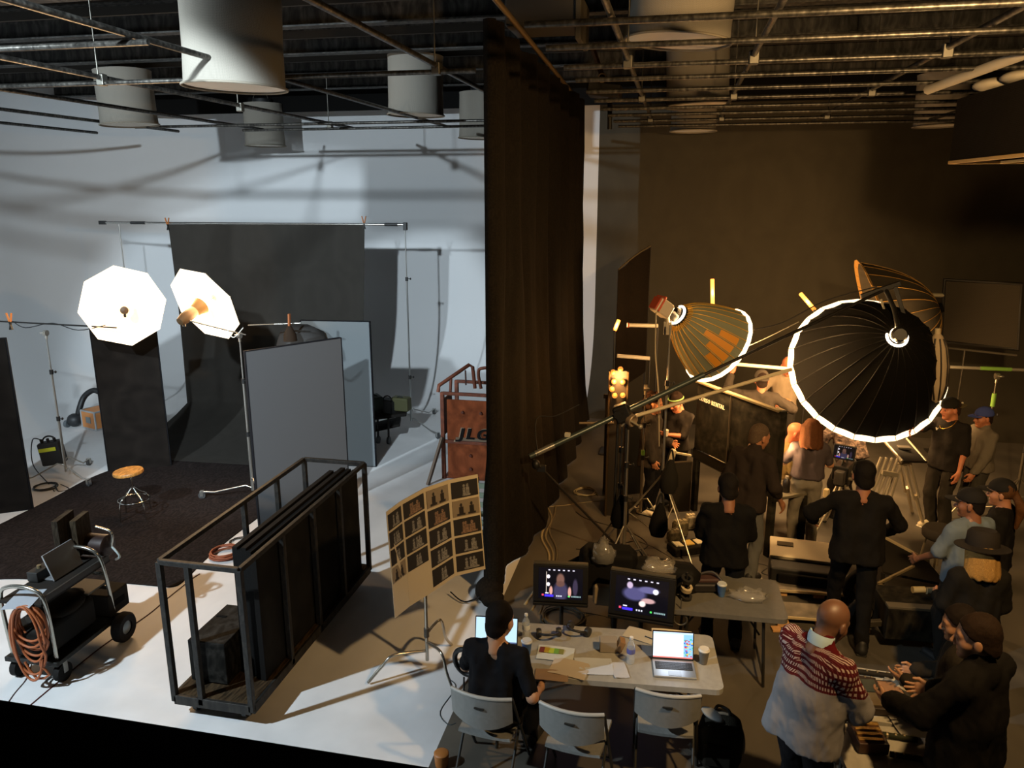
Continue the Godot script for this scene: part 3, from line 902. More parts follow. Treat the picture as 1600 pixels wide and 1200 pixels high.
	for k in [-1, 1]:
		for y in [0.02, 0.36]:
			part("corner_strip", s().bar(oc + cbz * Vector3(0.1 + 0.21 * k, y, 0.1), oc + cbz * Vector3(0.1 + 0.21 * k, y, -0.5), 0.03, 0.03).bar(oc + cbz * Vector3(-0.11, y, 0.1 if k > 0 else -0.5), oc + cbz * Vector3(0.31, y, 0.1 if k > 0 else -0.5), 0.03, 0.03), mat("b9bcbd", 0.35, 0.6), cs)
		part("corner_post", s().bar(oc + cbz * Vector3(0.1 + 0.21 * k, 0.02, 0.1), oc + cbz * Vector3(0.1 + 0.21 * k, 0.36, 0.1), 0.03, 0.03, Vector3.BACK), mat("b9bcbd", 0.35, 0.6), cs)
	part("plate", s().box(oc + cbz * Vector3(0.1, 0.19, 0.105), Vector3(0.14, 0.12, 0.012), cbz), mat("8f9697", 0.4, 0.5), cs)
	var hv := thing("vacuum_hose", "black machine with a bent hose beside the orange case", "hose", oc + Vector3(-0.35, 0, -0.1))
	part("hose", s().path(smooth([oc + Vector3(-0.35, 0.1, -0.05), oc + Vector3(-0.3, 0.34, -0.1), oc + Vector3(-0.24, 0.56, -0.2), oc + Vector3(-0.05, 0.68, -0.25), oc + Vector3(0.16, 0.6, -0.25)], 5), 0.055, 8), mat("1a1a1b", 0.5), hv)
	part("motor", s().ball(oc + Vector3(-0.36, 0.13, 0.0), Vector3(0.14, 0.13, 0.14)), mat("26282a", 0.5), hv)
	part("wheel", s().tube(oc + Vector3(-0.5, 0.07, 0.08), oc + Vector3(-0.44, 0.07, 0.08), 0.07, -1, 14), mat("5c6266", 0.5), hv)
	# stool
	var sp: Vector3 = Vector3(-7.235, 0.000, -8.693)
	var so := thing("stool", "round orange wooden seat stool on chrome legs standing on the black cloth", "stool", sp)
	var chrome := mat("d0cec8", 0.12, 1.0)
	part("seat", s().lathe([[0.0, 0.645], [0.17, 0.645], [0.195, 0.655], [0.2, 0.675], [0.19, 0.695], [0.0, 0.7]], sp, Vector3(-0.04, 1, 0.02), 32), mat("c98a3e", 0.45, 0.0, "wood", 3.0), so)
	part("post", s().tube(sp + Vector3.UP * 0.3, sp + Vector3.UP * 0.645, 0.016), chrome, so)
	part("foot_ring", s().path(arc(sp + Vector3.UP * 0.27, Vector3(0.2, 0, 0), Vector3(0, 0, 0.2), 0, TAU * 35 / 36.0, 35), 0.011, 8, true), chrome, so)
	for k in 4:
		var a := TAU * k / 4 + 0.35
		var d := Vector3(cos(a), 0, sin(a))
		part("leg", s().path(smooth([sp + Vector3.UP * 0.44 + d * 0.02, sp + Vector3.UP * 0.36 + d * 0.1, sp + Vector3.UP * 0.27 + d * 0.2, sp + Vector3.UP * 0.012 + d * 0.235], 4), 0.011, 8), chrome, so)
	panel_trolley()
	gear_cart()
	lift_basket()
	storyboard()
	# dark chair with piled gear behind the far grey board
	var ch: Vector3 = Vector3(-5.076, 0.000, -12.612)
	var cg := thing("gear_cart", "dark cart piled with lamps and cables behind the far grey board", "cart", ch)
	part("tray", s().box(ch + Vector3(-0.1, 0.5, -0.1), Vector3(1.0, 0.06, 0.6), Basis(Vector3.UP, 0.3) * Basis(Vector3.BACK, 0.1), 0.01), mat("1f1c19", 0.7), cg)
	part("tray", s().box(ch + Vector3(-0.15, 0.25, -0.1), Vector3(0.85, 0.05, 0.5), Basis(Vector3.UP, 0.3) * Basis(Vector3.BACK, 0.2), 0.01), mat("1f1c19", 0.7), cg)
	for k in 4:
		part("lamp_body", s().box(ch + Vector3(-0.4 + 0.24 * k, 0.66 + 0.05 * (k % 2), -0.1), Vector3(0.2, 0.26, 0.34), Basis(Vector3.UP, 0.3 + 0.4 * k), 0.03), mat(["23211f", "2c3a33", "1a1a1a", "4b4a2c"][k], 0.6), cg)
		part("lamp_handle", s().path(arc(ch + Vector3(-0.4 + 0.24 * k, 0.78, -0.05), Vector3(0.08, 0, 0), Vector3(0, 0.08, 0), 0, PI, 6), 0.012, 5), mat("151515", 0.6), cg)
	for k in 2:
		part("caster", s().tube(ch + Vector3(-0.08 + 0.2 * k, 0.07, 0.12), ch + Vector3(-0.04 + 0.2 * k, 0.07, 0.12), 0.07, -1, 14), mat("3a3d3f", 0.6), cg)
		part("leg", s().tube(ch + Vector3(-0.06 + 0.2 * k, 0.1, 0.12), ch + Vector3(-0.06 + 0.2 * k, 0.5, 0.1), 0.02), mat("1f1c19", 0.6), cg)
	# cables on the white floor
	coil("orange cable coil on the white floor behind the panel trolley rail", Vector3(-5.359, 0.000, -7.887), 0.17, "9a5030", [], 0.011, 6)
	coil("thin black cable coil on the white floor beyond the orange coil", Vector3(-5.377, 0.000, -8.256), 0.12, "1e1e1e", [Vector3(-5.152, 0.000, -8.151)], 0.005, 4)
	cable("long dark red cable running straight across the white floor past the gear cart", [Vector3(-5.388, 0.000, -4.619), Vector3(-5.418, 0.000, -5.156), Vector3(-5.435, 0.000, -5.834), Vector3(-5.377, 0.000, -6.437), Vector3(-5.391, 0.000, -6.805), Vector3(-5.392, 0.000, -7.257), Vector3(-5.378, 0.000, -7.388)], "4a2220", 0.009)
	cable("thin cable on the floor in front of the gear cart wheels", [Vector3(-5.908, 0.000, -5.457), Vector3(-5.752, 0.000, -5.232), Vector3(-5.675, 0.000, -5.006), Vector3(-5.576, 0.000, -4.783)], "3a2320", 0.007)
	cable("thin dark cable looped on the white floor beside the seated person's chair", [Vector3(-1.875, 0.000, -6.036), Vector3(-1.788, 0.000, -5.927), Vector3(-1.828, 0.000, -5.580), Vector3(-1.714, 0.000, -5.433), Vector3(-1.654, 0.000, -5.462)], "3c4446", 0.006)

func panel_trolley() -> void:
	var x0 := -4.05
	var x1 := -3.32
	var z0 := -5.06
	var z1 := -7.63
	var o := thing("panel_trolley", "long dark steel trolley on casters loaded with tall black panels", "trolley", Vector3((x0 + x1) * 0.5, 0, (z0 + z1) * 0.5))
	var iron := mat("332f29", 0.6, 0.2, "wear", 2.0)
	var board := mat("1d1c1a", 0.85, 0.0, "mottle", 0.7)
	var top := 1.46
	part("deck", s().box(Vector3((x0 + x1) * 0.5, 0.2, (z0 + z1) * 0.5), Vector3(x1 - x0, 0.04, z0 - z1)), mat("4a3a27", 0.8, 0.0, "wood", 2.0), o)
	for x in [x0, x1]:
		part("side_rail", s().bar(Vector3(x, 0.17, z0), Vector3(x, 0.17, z1), 0.05, 0.09), iron, o)
		part("top_rail", s().bar(Vector3(x, top, z0), Vector3(x, top, z1), 0.045, 0.045), iron, o)
	for z in [z0, z1]:
		part("end_rail", s().bar(Vector3(x0, 0.17, z), Vector3(x1, 0.17, z), 0.05, 0.09), iron, o)
		part("top_rail", s().bar(Vector3(x0, top, z), Vector3(x1, top, z), 0.045, 0.045), iron, o)
	for p in [[x0, z0], [x1, z0], [x0, z1], [x1, z1], [-3.79, z0], [x0, -6.35], [x0, -7.0], [x1, -5.75], [x1, -6.35], [x1, -6.95]]:
		part("post", s().bar(Vector3(p[0], 0.15, p[1]), Vector3(p[0], top, p[1]), 0.05, 0.05, Vector3.BACK), iron, o)
	for x in [-3.92, -3.45]:
		for z in [z0 - 0.12, z1 + 0.12]:
			var c := part("caster", s().tube(Vector3(x - 0.02, 0.06, z), Vector3(x + 0.02, 0.06, z), 0.06, -1, 16), mat("151515", 0.6), o)
			part("fork", s().box(Vector3(x - 0.03, 0.09, z), Vector3(0.008, 0.1, 0.05)).box(Vector3(x + 0.03, 0.09, z), Vector3(0.008, 0.1, 0.05)).box(Vector3(x, 0.135, z), Vector3(0.068, 0.014, 0.05)), mat("6a6a68", 0.4, 0.7), c)
	for k in 5:
		var b := flat_panel("foam_board", ["black panel on the trolley, outermost on its right side", "second black panel from the right on the trolley", "middle black panel of the five on the trolley", "fourth black panel from the right on the trolley", "black panel on the trolley, innermost beside the dark box"][k], "board", Vector3(-3.385 - 0.055 * k, 0.225, z0 - 0.32 - 0.02 * k), Vector3(-3.385 - 0.055 * k, 0.225, z1 + 0.12 + 0.03 * k), 1.2 + 0.02 * (k % 3), board, mat("151413", 0.8), "black panels on the trolley")
		b.rotation.x = 0.0
	var bx := Vector3(-3.83, 0.23, -5.55)
	var box := thing("dark_box", "dark painted wooden box standing on the near end of the trolley deck", "box", bx)
	part("body", s().box(bx + Vector3(0, 0.2, 0), Vector3(0.36, 0.4, 0.62), Basis.IDENTITY, 0.01), mat("2e2c28", 0.75, 0.0, "wear", 1.5), box)
	part("hand_hole", s().box(bx + Vector3(-0.1, 0.401, -0.1), Vector3(0.1, 0.006, 0.03)), mat("0c0c0c", 0.9), box)

func gear_cart() -> void:
	# a flat steel hand cart: two small casters in front, two large wheels behind, a tube handle at each end
	var fl: Vector3 = Vector3(-5.799, 0.000, -5.222)
	var fr: Vector3 = Vector3(-5.398, 0.000, -5.287)
	var rr: Vector3 = Vector3(-5.418, 0.000, -5.978)
	var ax := (rr - fr).normalized()
	var side := (fr - fl).normalized()
	side = (side - ax * side.dot(ax)).normalized()
	var w := 0.46
	var l := minf(fr.distance_to(rr), 1.12)
	var b0 := fr - side * w
	var bs := Basis(side, Vector3.UP, -ax)
	var o := thing("hand_cart", "steel hand cart with two tube handles loaded with gear at the lower left", "cart", b0 + side * w * 0.5 + ax * l * 0.5)
	var iron := mat("35342f", 0.55, 0.4, "wear", 2.0)
	var tubem := mat("a9a69c", 0.22, 0.9)
	var dy := 0.22
	var mid := b0 + side * w * 0.5 + ax * l * 0.5 + Vector3.UP * dy
	part("deck", s().box(mid, Vector3(w + 0.1, 0.05, l + 0.2), bs, 0.008), iron, o)
	for k in 2:
		var p := b0 + side * w * k
		var c := part("caster", s().tube(p - side * 0.03 + Vector3.UP * 0.09, p + side * 0.03 + Vector3.UP * 0.09, 0.09, -1, 18), mat("1d1c1b", 0.7), o)
		part("fork", s().bar(p + Vector3.UP * 0.09 + side * 0.04, p + Vector3.UP * dy + side * 0.04, 0.05, 0.01).bar(p + Vector3.UP * 0.09 - side * 0.04, p + Vector3.UP * dy - side * 0.04, 0.05, 0.01).bar(p + Vector3.UP * (dy - 0.01) - side * 0.045, p + Vector3.UP * (dy - 0.01) + side * 0.045, 0.05, 0.012), mat("8e8c86", 0.35, 0.8), c)
		var q := p + ax * l + side * (0.13 if k else -0.13)
		var wh := part("wheel", s().lathe([[0.07, -0.045], [0.13, -0.05], [0.15, -0.03], [0.15, 0.03], [0.13, 0.05], [0.07, 0.045]], q + Vector3.UP * 0.15, side, 26), mat("232120", 0.75), o)
		part("hub", s().lathe([[0.0, -0.05], [0.03, -0.052], [0.075, -0.03], [0.075, 0.03], [0.03, 0.052], [0.0, 0.05]], q + Vector3.UP * 0.15, side, 18), mat("7d8384", 0.4, 0.6), wh)
	part("axle", s().tube(b0 + ax * l - side * 0.13 + Vector3.UP * 0.15, b0 + ax * l + side * (w + 0.13) + Vector3.UP * 0.15, 0.014), tubem, o)
	for e in 2:
		var p := b0 + ax * (-0.04 if e == 0 else l + 0.06) + Vector3.UP * dy
		var lean := ax * (-0.04 if e == 0 else -0.1)
		var ht := 0.74 if e == 0 else 0.78
		part("handle", s().path(smooth([p, p + Vector3.UP * ht * 0.8 + lean * 0.8, p + Vector3.UP * ht + lean + side * 0.1, p + Vector3.UP * ht + lean + side * (w - 0.1), p + Vector3.UP * ht * 0.8 + lean * 0.8 + side * w, p + side * w], 6), 0.019, 8), tubem, o)
		if e == 1:
			for y in [0.2, 0.34, 0.5]:
				part("cross_slat", s().bar(p + Vector3.UP * y + lean * y, p + Vector3.UP * y + lean * y + side * w, 0.02, 0.04), tubem, o)
	# the shelf that lies across the handles, with what is on it
	var shelf_at := mid + Vector3.UP * 0.6
	part("shelf", s().box(shelf_at, Vector3(w - 0.02, 0.03, l + 0.22), bs, 0.006), mat("24211e", 0.7), o)
	part("shelf_lip", s().box(shelf_at + side * (w * 0.5 - 0.02) + Vector3.UP * 0.03, Vector3(0.02, 0.07, l + 0.2), bs, 0.004), mat("2e2a26", 0.6), o)
	var lp := shelf_at + ax * 0.12 + Vector3.UP * 0.018
	var lap := thing("grey_laptop", "open grey laptop seen from behind on the hand cart shelf", "laptop", lp)
	part("lid", s().box(lp + Vector3.UP * 0.13 - side * 0.02, Vector3(0.018, 0.27, 0.38), bs * Basis(Vector3.BACK, 0.35), 0.004), mat("a9abad", 0.35, 0.5), lap)
	part("keyboard", s().box(lp + Vector3.UP * 0.01 - side * 0.1, Vector3(0.24, 0.018, 0.36), bs, 0.004), mat("8d9094", 0.35, 0.5), lap)
	var pp := shelf_at - ax * 0.4 + Vector3.UP * 0.019
	solo("paper_sheet", s().box(pp, Vector3(0.24, 0.003, 0.34), bs * Basis(Vector3.UP, 0.3)), mat("9aa0a8", 0.7), pp, "pale sheet of paper on the near end of the hand cart shelf", "paper")
	var dev := shelf_at - side * 0.16 + ax * 0.1 + Vector3.UP * 0.07
	var dv := thing("recorder", "small black recorder with knobs lying on the hand cart shelf", "recorder", dev)
	part("body", s().box(dev, Vector3(0.12, 0.1, 0.44), bs, 0.01), mat("191816", 0.6), dv)
	for k in 3:
		part("knob", s().tube(dev + ax * (0.12 * k - 0.12) + Vector3.UP * 0.05, dev + ax * (0.12 * k - 0.12) + Vector3.UP * 0.08, 0.02), mat("8a7a5a", 0.4, 0.5), dv)
	var tl := shelf_at + ax * 0.52 + Vector3.UP * 0.12
	var lamp := thing("lamp_head", "black lamp head with a curved silver handle on the far end of the hand cart", "lamp head", tl)
	part("body", s().lathe([[0.0, -0.18], [0.1, -0.17], [0.115, -0.1], [0.115, 0.16], [0.09, 0.18], [0.0, 0.18]], tl, side, 20), mat("2a1c18", 0.45, 0.2), lamp)
	part("handle", s().path(smooth([tl + side * 0.2, tl + side * 0.22 + Vector3.UP * 0.15, tl + side * 0.05 + Vector3.UP * 0.2], 5), 0.014), tubem, lamp)
	part("cable", s().path(smooth([tl + side * 0.2, tl + side * 0.28 - Vector3.UP * 0.1, tl + side * 0.15 - Vector3.UP * 0.2 + ax * 0.1], 5), 0.012, 6), mat("a8b4b4", 0.5), lamp)
	for k in 2:
		var ib := shelf_at + ax * (0.36 + 0.1 * k) - side * (0.17 - 0.1 * k) + Vector3.UP * (0.25 + 0.012)
		solo("wooden_board", s().box(ib, Vector3(0.06, 0.46 - 0.08 * k, 0.3 - 0.04 * k), bs * Basis(Vector3.UP, 0.2), 0.004), mat(["3a3228", "443a2c"][k], 0.75, 0.0, "wood", 3.0), ib, ["taller dark wooden board standing upright on the hand cart shelf", "shorter dark wooden board standing behind the taller one on the cart"][k], "board")
	var mo := mid + Vector3.UP * 0.2
	var mc := thing("machine_case", "dark rounded machine case on the lower deck of the hand cart", "machine", mo)
	part("body", s().box(mo - ax * 0.12, Vector3(0.42, 0.32, 0.7), bs, 0.06), mat("1c1a17", 0.7), mc)
	part("top_cover", s().ball(mo - ax * 0.05 + Vector3.UP * 0.14, Vector3(0.2, 0.1, 0.34), bs), mat("231f1a", 0.75), mc)
	part("lid", s().box(mo + ax * 0.3 + Vector3.UP * 0.17, Vector3(0.34, 0.02, 0.28), bs), mat("5a564c", 0.6), mc)
	var cr := mid + ax * 0.47 + Vector3.UP * 0.15
	var ct := thing("dark_crate", "dark square crate over the rear wheels of the hand cart", "crate", cr)
	part("body", s().box(cr, Vector3(0.5, 0.24, 0.3), bs, 0.015), mat("24221f", 0.75), ct)
	part("slot", s().box(cr + side * 0.251, Vector3(0.006, 0.06, 0.16), bs), mat("0e0e0e", 0.9), ct)
	# orange cable hung on the near handle
	var hk := b0 + side * (w * 0.72) + ax * -0.08 + Vector3.UP * 0.78
	var pts := []
	var rnd := RandomNumberGenerator.new()
	rnd.seed = 12
	for i in 9 * 16:
		var a := TAU * i / 16.0
		var lo := i / 16
		var r := 0.14 + 0.012 * (lo % 4)
		var drop: float = 0.16 + 0.03 * (lo % 5) + (0.12 if lo > 6 else 0.0)
		pts.append(hk + side * cos(a) * r + Vector3.UP * (sin(a) * drop - drop * 0.8) - ax * (0.025 + 0.012 * lo))
	pts.append_array([hk + side * 0.1 - ax * 0.12 - Vector3.UP * 0.5, hk + side * 0.16 - ax * 0.1 - Vector3.UP * 0.6, hk + side * 0.02 - ax * 0.1 - Vector3.UP * 0.66, hk - side * 0.08 - ax * 0.1 - Vector3.UP * 0.5])
	solo("cable_coil", s().path(smooth(pts, 2), 0.012, 5), mat("9a5228", 0.55), hk, "thick orange cable coil hung on the near handle of the hand cart", "cable")

func lift_basket() -> void:
	var a: Vector3 = Vector3(-3.456, 0.000, -11.055)
	var o := thing("lift_basket", "rusty orange lift basket with guard rails and dark lettering half behind the curtain", "lift", a + Vector3(0.7, 0, -0.4))
	var rust := mat("9a5230", 0.7, 0.0, "mottle", 1.0)
	var rust2 := mat("8a4a30", 0.6, 0.1, "mottle", 1.5)
	var w := 1.3
	part("front_panel", s().box(a + Vector3(w * 0.5 + 0.02, 0.98, 0), Vector3(w - 0.1, 0.66, 0.03), Basis.IDENTITY, 0.01), rust, o)
	part("lower_panel", s().box(a + Vector3(w * 0.5 + 0.02, 0.31, 0), Vector3(w - 0.1, 0.58, 0.03), Basis.IDENTITY, 0.01), rust, o)
	part("side_panel", s().box(a + Vector3(-0.02, 0.98, -0.3), Vector3(0.03, 0.6, 0.5), Basis.IDENTITY, 0.01), rust2, o)
	for z in [0.0, -0.8]:
		for x in [0.0, w]:
			part("post", s().bar(a + Vector3(x, 0.0, z), a + Vector3(x, 1.42, z), 0.06, 0.06, Vector3.BACK), rust2, o)
		part("rail", s().bar(a + Vector3(0, 1.4, z), a + Vector3(w, 1.4, z), 0.05, 0.05), rust2, o)
		part("rail", s().bar(a + Vector3(0, 0.62, z), a + Vector3(w, 0.62, z), 0.04, 0.05), rust2, o)
	part("sloping_rail", s().path([a + Vector3(-0.06, 1.42, 0.02), a + Vector3(-0.05, 1.52, 0), a + Vector3(0.33, 1.78, -0.4), a + Vector3(0.38, 1.74, -0.42), a + Vector3(0.42, 1.4, -0.4)], 0.03, 8), rust2, o)
	part("sloping_rail", s().path([a + Vector3(0.1, 1.4, -0.1), a + Vector3(0.1, 1.6, -0.15)], 0.024, 8), rust2, o)
	part("bent_rail", s().path(smooth([a + Vector3(0.52, 1.4, -0.4), a + Vector3(0.48, 1.65, -0.4), a + Vector3(0.58, 1.74, -0.4), a + Vector3(1.2, 1.76, -0.4)], 4), 0.026, 8), rust2, o)
	part("lever", s().bar(a + Vector3(0.28, 1.7, -0.35), a + Vector3(0.3, 1.47, -0.3), 0.025, 0.025), mat("4a2a20", 0.6), o)
	part("leg_brace", s().bar(a + Vector3(0.0, 0.7, 0.05), a + Vector3(-0.16, 0.0, 0.35), 0.05, 0.05), mat("6a5a4c", 0.6), o)
	part("base", s().box(a + Vector3(w * 0.5, 0.02, -0.4), Vector3(w, 0.04, 0.8)), rust2, o)
	for p in [[0.33, 1.12], [0.62, 1.12], [0.45, 0.42], [0.45, 0.2]]:
		part("latch", s().tube(a + Vector3(p[0], p[1], 0.01), a + Vector3(p[0], p[1], 0.05), 0.022, -1, 8), mat("5a2c1a", 0.6), o)
	# the slanted letters
	for e in 2:
		var tm := TextMesh.new()
		tm.text = "JLG"
		var f := SystemFont.new()
		f.font_names = PackedStringArray(["Droid Sans"])
		f.font_weight = 700
		f.font_italic = true
		tm.font = f
		tm.font_size = 64
		tm.pixel_size = 0.0039 if e else 0.0042
		tm.depth = 0.012
		var mi := MeshInstance3D.new()
		mi.name = "lettering" if e else "lettering_outline"
		mi.mesh = tm
		mi.material_override = mat("1c1b1a", 0.9) if e else mat("a8947c", 0.9)
		o.add_child(mi, true)
		mi.transform = Transform3D(Basis(Vector3(1.3, 0, 0), Vector3(0.22, 0.95, 0), Vector3(0, 0, 1)), a + Vector3(0.52, 0.77, 0.018 + 0.008 * e) - o.position)
	part("plate", s().box(a + Vector3(0.52, 0.68, 0.02), Vector3(0.62, 0.05, 0.01)), mat("7c6a58", 0.7), o)
	# slatted crate that shows between the board and the curtain
	var c: Vector3 = Vector3(-2.208, 0.000, -8.703)
	var k := thing("slatted_crate", "pale slatted crate between the storyboard and the curtain", "crate", c + Vector3(0.0, 0, -0.3))
	for i in 6:
		part("slat", s().box(c + Vector3(0.0, 0.1 + 0.13 * i, -0.3), Vector3(0.36, 0.07, 0.03)), mat("9aa894", 0.7), k)
	for x in [-0.17, 0.17]:
		part("post", s().bar(c + Vector3(x, 0, -0.33), c + Vector3(x, 0.85, -0.33), 0.04, 0.04, Vector3.BACK), mat("20221f", 0.7), k)

func blob_picture(seed_: int) -> ImageTexture:
	var rnd := RandomNumberGenerator.new()
	rnd.seed = seed_
	var im := Image.create(48, 32, false, Image.FORMAT_RGB8)
	var pale := seed_ % 5 == 1
	var warm := seed_ % 5 == 3
	im.fill(Color(0.5, 0.45, 0.38) if pale else Color(0.13, 0.12, 0.11))
	for k in 2 + seed_ % 3:
		var cx := 14.0 + rnd.randf() * 20.0
		var w := 2.0 + rnd.randf() * 4.0
		for y in 32:
			for x in 48:
				var head := Vector2((x - cx) / 2.4, (y - 9.0) / 3.2).length() < 1.0
				var body := absf(x - cx) < w * (1.0 if y < 26 else 1.8) and y > 12 and y < 30
				if head or body:
					var g := 0.3 + 0.3 * rnd.randf()
					var q := Color(g, g * 0.98, g * 0.95)
					if warm: q = Color(g * 1.0, g * 0.8, g * 0.66)
					if pale: q = Color(0.12, 0.1, 0.09)
					im.set_pixel(x, y, q)
	return ImageTexture.create_from_image(im)

func storyboard() -> void:
	var base: Vector3 = Vector3(-2.129, 0.000, -6.145)
	var o := thing("board_stand", "chrome stand with bent tube legs that carries the storyboard", "stand", base)
	var chrome := mat("b9b2a4", 0.2, 0.9)
	part("post", s().tube(base + Vector3.UP * 0.1, base + Vector3.UP * 1.72, 0.017, -1, 10), chrome, o)
	part("collar", s().tube(base + Vector3.UP * 0.35, base + Vector3.UP * 0.44, 0.026), mat("3a3834", 0.5), o)
	var feet := [Vector3(-2.593, 0.000, -5.805), Vector3(-1.779, 0.000, -5.834), Vector3(-2.011, 0.000, -6.562)]
	for k in 3:
		var f: Vector3 = feet[k]
		var out: Vector3 = (f - base) * Vector3(1, 0, 1)
		part("leg", s().path(smooth([base + Vector3.UP * (0.2 + 0.09 * k), base + out * 0.55 + Vector3.UP * (0.24 + 0.08 * k), base + out * 0.75 + Vector3.UP * 0.16, base + out + Vector3.UP * 0.02], 4), 0.014, 8), chrome, o)
	var cl := base + Vector3.UP * 1.76
	part("clamp", s().box(cl, Vector3(0.1, 0.07, 0.09), Basis(Vector3.UP, 0.5), 0.015).tube(cl + Vector3(-0.08, 0.01, 0), cl + Vector3(0.08, 0.01, 0.02), 0.015), mat("5c5a56", 0.35, 0.8), o)
	# four hinged columns of the board: top and bottom of each fold
	var tops := [Vector3(-2.326, 1.759, -5.757), Vector3(-2.231, 1.822, -5.867), Vector3(-2.079, 1.885, -6.041), Vector3(-1.917, 1.898, -6.247), Vector3(-1.721, 1.860, -6.543)]
	var bots := [Vector3(-2.297, 0.732, -5.788), Vector3(-2.186, 0.816, -5.874), Vector3(-2.031, 0.878, -6.049), Vector3(-1.870, 0.952, -6.250), Vector3(-1.662, 0.883, -6.571)]
	var b := thing("storyboard", "folded cream storyboard with rows of dark pictures on a chrome stand", "storyboard", (tops[2] + bots[2]) * 0.5)
	var paper := mat("b9ad96", 0.8)
	var pics := []
	for k in 5:
		var m := StandardMaterial3D.new()
		m.resource_name = "storyboard_print"
		m.albedo_texture = blob_picture(k + 20)
		m.roughness = 0.6
		pics.append(m)
	for k in 4:
		var t0: Vector3 = tops[k]
		var t1: Vector3 = tops[k + 1]
		var b0: Vector3 = bots[k]
		var b1: Vector3 = bots[k + 1]
		var nn := (t1 - t0).cross(b0 - t0).normalized()
		if nn.dot(Vector3(0, 4.4, 0) - t0) < 0.0: nn = -nn
		part("leaf", s().sheet([[t0, t1], [b0, b1]], 0.008), paper, b)
		for i in 5:
			if (k == 0 and i == 4) or (k == 1 and i == 4): continue
			var lo: float = 0.035 + (0.19 if k > 1 else 0.165) * i
			var hi: float = lo + (0.165 if k > 1 else 0.145)
			var rr := []
			for y in [lo, hi]:
				rr.append([t0.lerp(t1, 0.06).lerp(b0.lerp(b1, 0.06), y) + nn * 0.008, t0.lerp(t1, 0.95).lerp(b0.lerp(b1, 0.95), y) + nn * 0.008])
			part("picture", s().sheet(rr, 0.004), pics[(k * 3 + i * 2) % 5], b)

# ---- the black set on the right ----

func para(called: String, label: String, c: Vector3, apex: Vector3, r: float, hexes: Array, lit: float, energy: float, leak: float, patches := []) -> Node3D:
	# a deep umbrella reflector of many ribs: rim centre c, tip at apex, open on the side away from the tip
	var f := (c - apex).normalized()
	var depth := c.distance_to(apex)
	var x := Vector3.UP.cross(f).normalized()
	var y := f.cross(x)
	var o := thing(called, label, "lamp", c)
	var count := 24
	var dome := func(off: float) -> Array:
		var rows := []
		for i in 12:
			var k := 0.1 + 0.9 * i / 11.0
			var row := []
			for j in count * 4 + 1:
				var a := TAU * j / (count * 4.0)
				var w := fmod(a, TAU / count) - PI / count
				var rr: float = (r * k + off) * lerpf(1.0, cos(PI / count) / cos(w), 0.9) * (1.0 - 0.006 * cos(w * count))
				row.append(c + (x * cos(a) + y * sin(a)) * rr - f * depth * (1.0 - pow(k, 2.2)))
			rows.append(row)
		return rows
	part("canopy", s().sheet(dome.call(0.0), 0.006), mat(hexes[0], 0.85, 0.0, "weave", 10.0), o)
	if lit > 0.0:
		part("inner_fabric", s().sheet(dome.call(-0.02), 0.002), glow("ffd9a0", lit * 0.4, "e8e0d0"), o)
	for j in count:
		var a := TAU * j / count
		var d := x * cos(a) + y * sin(a)
		var pts := []
		for i in 9:
			var k := 0.1 + 0.9 * i / 8.0
			pts.append(c + d * (r * k + 0.008) - f * (depth * (1.0 - pow(k, 2.2)) + 0.004))
		part("rib", s().path(pts, 0.0055, 5), mat(hexes[1], 0.4, 0.4), o)
	for j in count:
		var rows := []
		for i in 2:
			var row := []
			for q in 2:
				var a := TAU * (j + 0.02 + 0.96 * q) / count
				row.append(c + (x * cos(a) + y * sin(a)) * (r * (1.0 + 0.07 * i)) + f * (0.035 * i + 0.004))
			rows.append(row)
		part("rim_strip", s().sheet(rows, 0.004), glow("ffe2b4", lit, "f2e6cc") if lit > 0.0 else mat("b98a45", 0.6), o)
	var hub := apex + f * depth * 0.02
	part("hub", s().lathe([[0.0, -0.08], [0.07, -0.08], [0.09, -0.03], [0.14, 0.0], [0.145, 0.03], [0.1, 0.05]], hub, f, 26), mat("141312", 0.5, 0.3), o)
	if lit > 0.0:
		part("vent_ring", s().path(arc(hub - f * 0.015, x * 0.118, y * 0.118, hexes[2], hexes[2] + 3.7, 20), 0.017, 6), glow("fff0d8", lit * 1.3), o)
		area(c + f * 0.12, c + f * 3.0, "ffc987", energy, r * 1.3)
		area(hub - f * 0.04, hub - f * 2.0, "ffc987", leak, 0.22)
	for j in count:
		var a := TAU * (j + 0.5) / count
		var d := x * cos(a) + y * sin(a)
		part("rib_pivot", s().bar(hub + d * 0.13 + f * 0.015, hub + d * 0.19 + f * 0.06, 0.014, 0.02, d), mat(hexes[1], 0.35, 0.6), o)
	for q in patches:
		# printed patches sewn on the outside between two ribs
		var rows := []
		for i in 4:
			var k := lerpf(q[1], q[2], i / 3.0)
			var row := []
			for e in 3:
				var a: float = TAU * (roundf(atan2(y.dot(Vector3.BACK), x.dot(Vector3.BACK)) / TAU * count) + q[0] + 0.12 + 0.38 * e) / count
				row.append(c + (x * cos(a) + y * sin(a)) * (r * k + 0.004) - f * depth * (1.0 - pow(k, 2.2)))
			rows.append(row)
		part("printed_patch", s().sheet(rows, 0.004), mat("d08a24", 0.6), o)
	return o

func pole_between(called: String, label: String, cat: String, a: Vector3, b: Vector3, r: float, m: Material, ends := "") -> Node3D:
	var o := thing(called, label, cat, a.lerp(b, 0.5))
	part("tube", s().tube(a, b, r, -1, 10), m, o)
	if ends:
		part("end_cap", s().tube(a, a.lerp(b, 0.06), r * 1.25, -1, 10), mat(ends, 0.6), o)
	return o

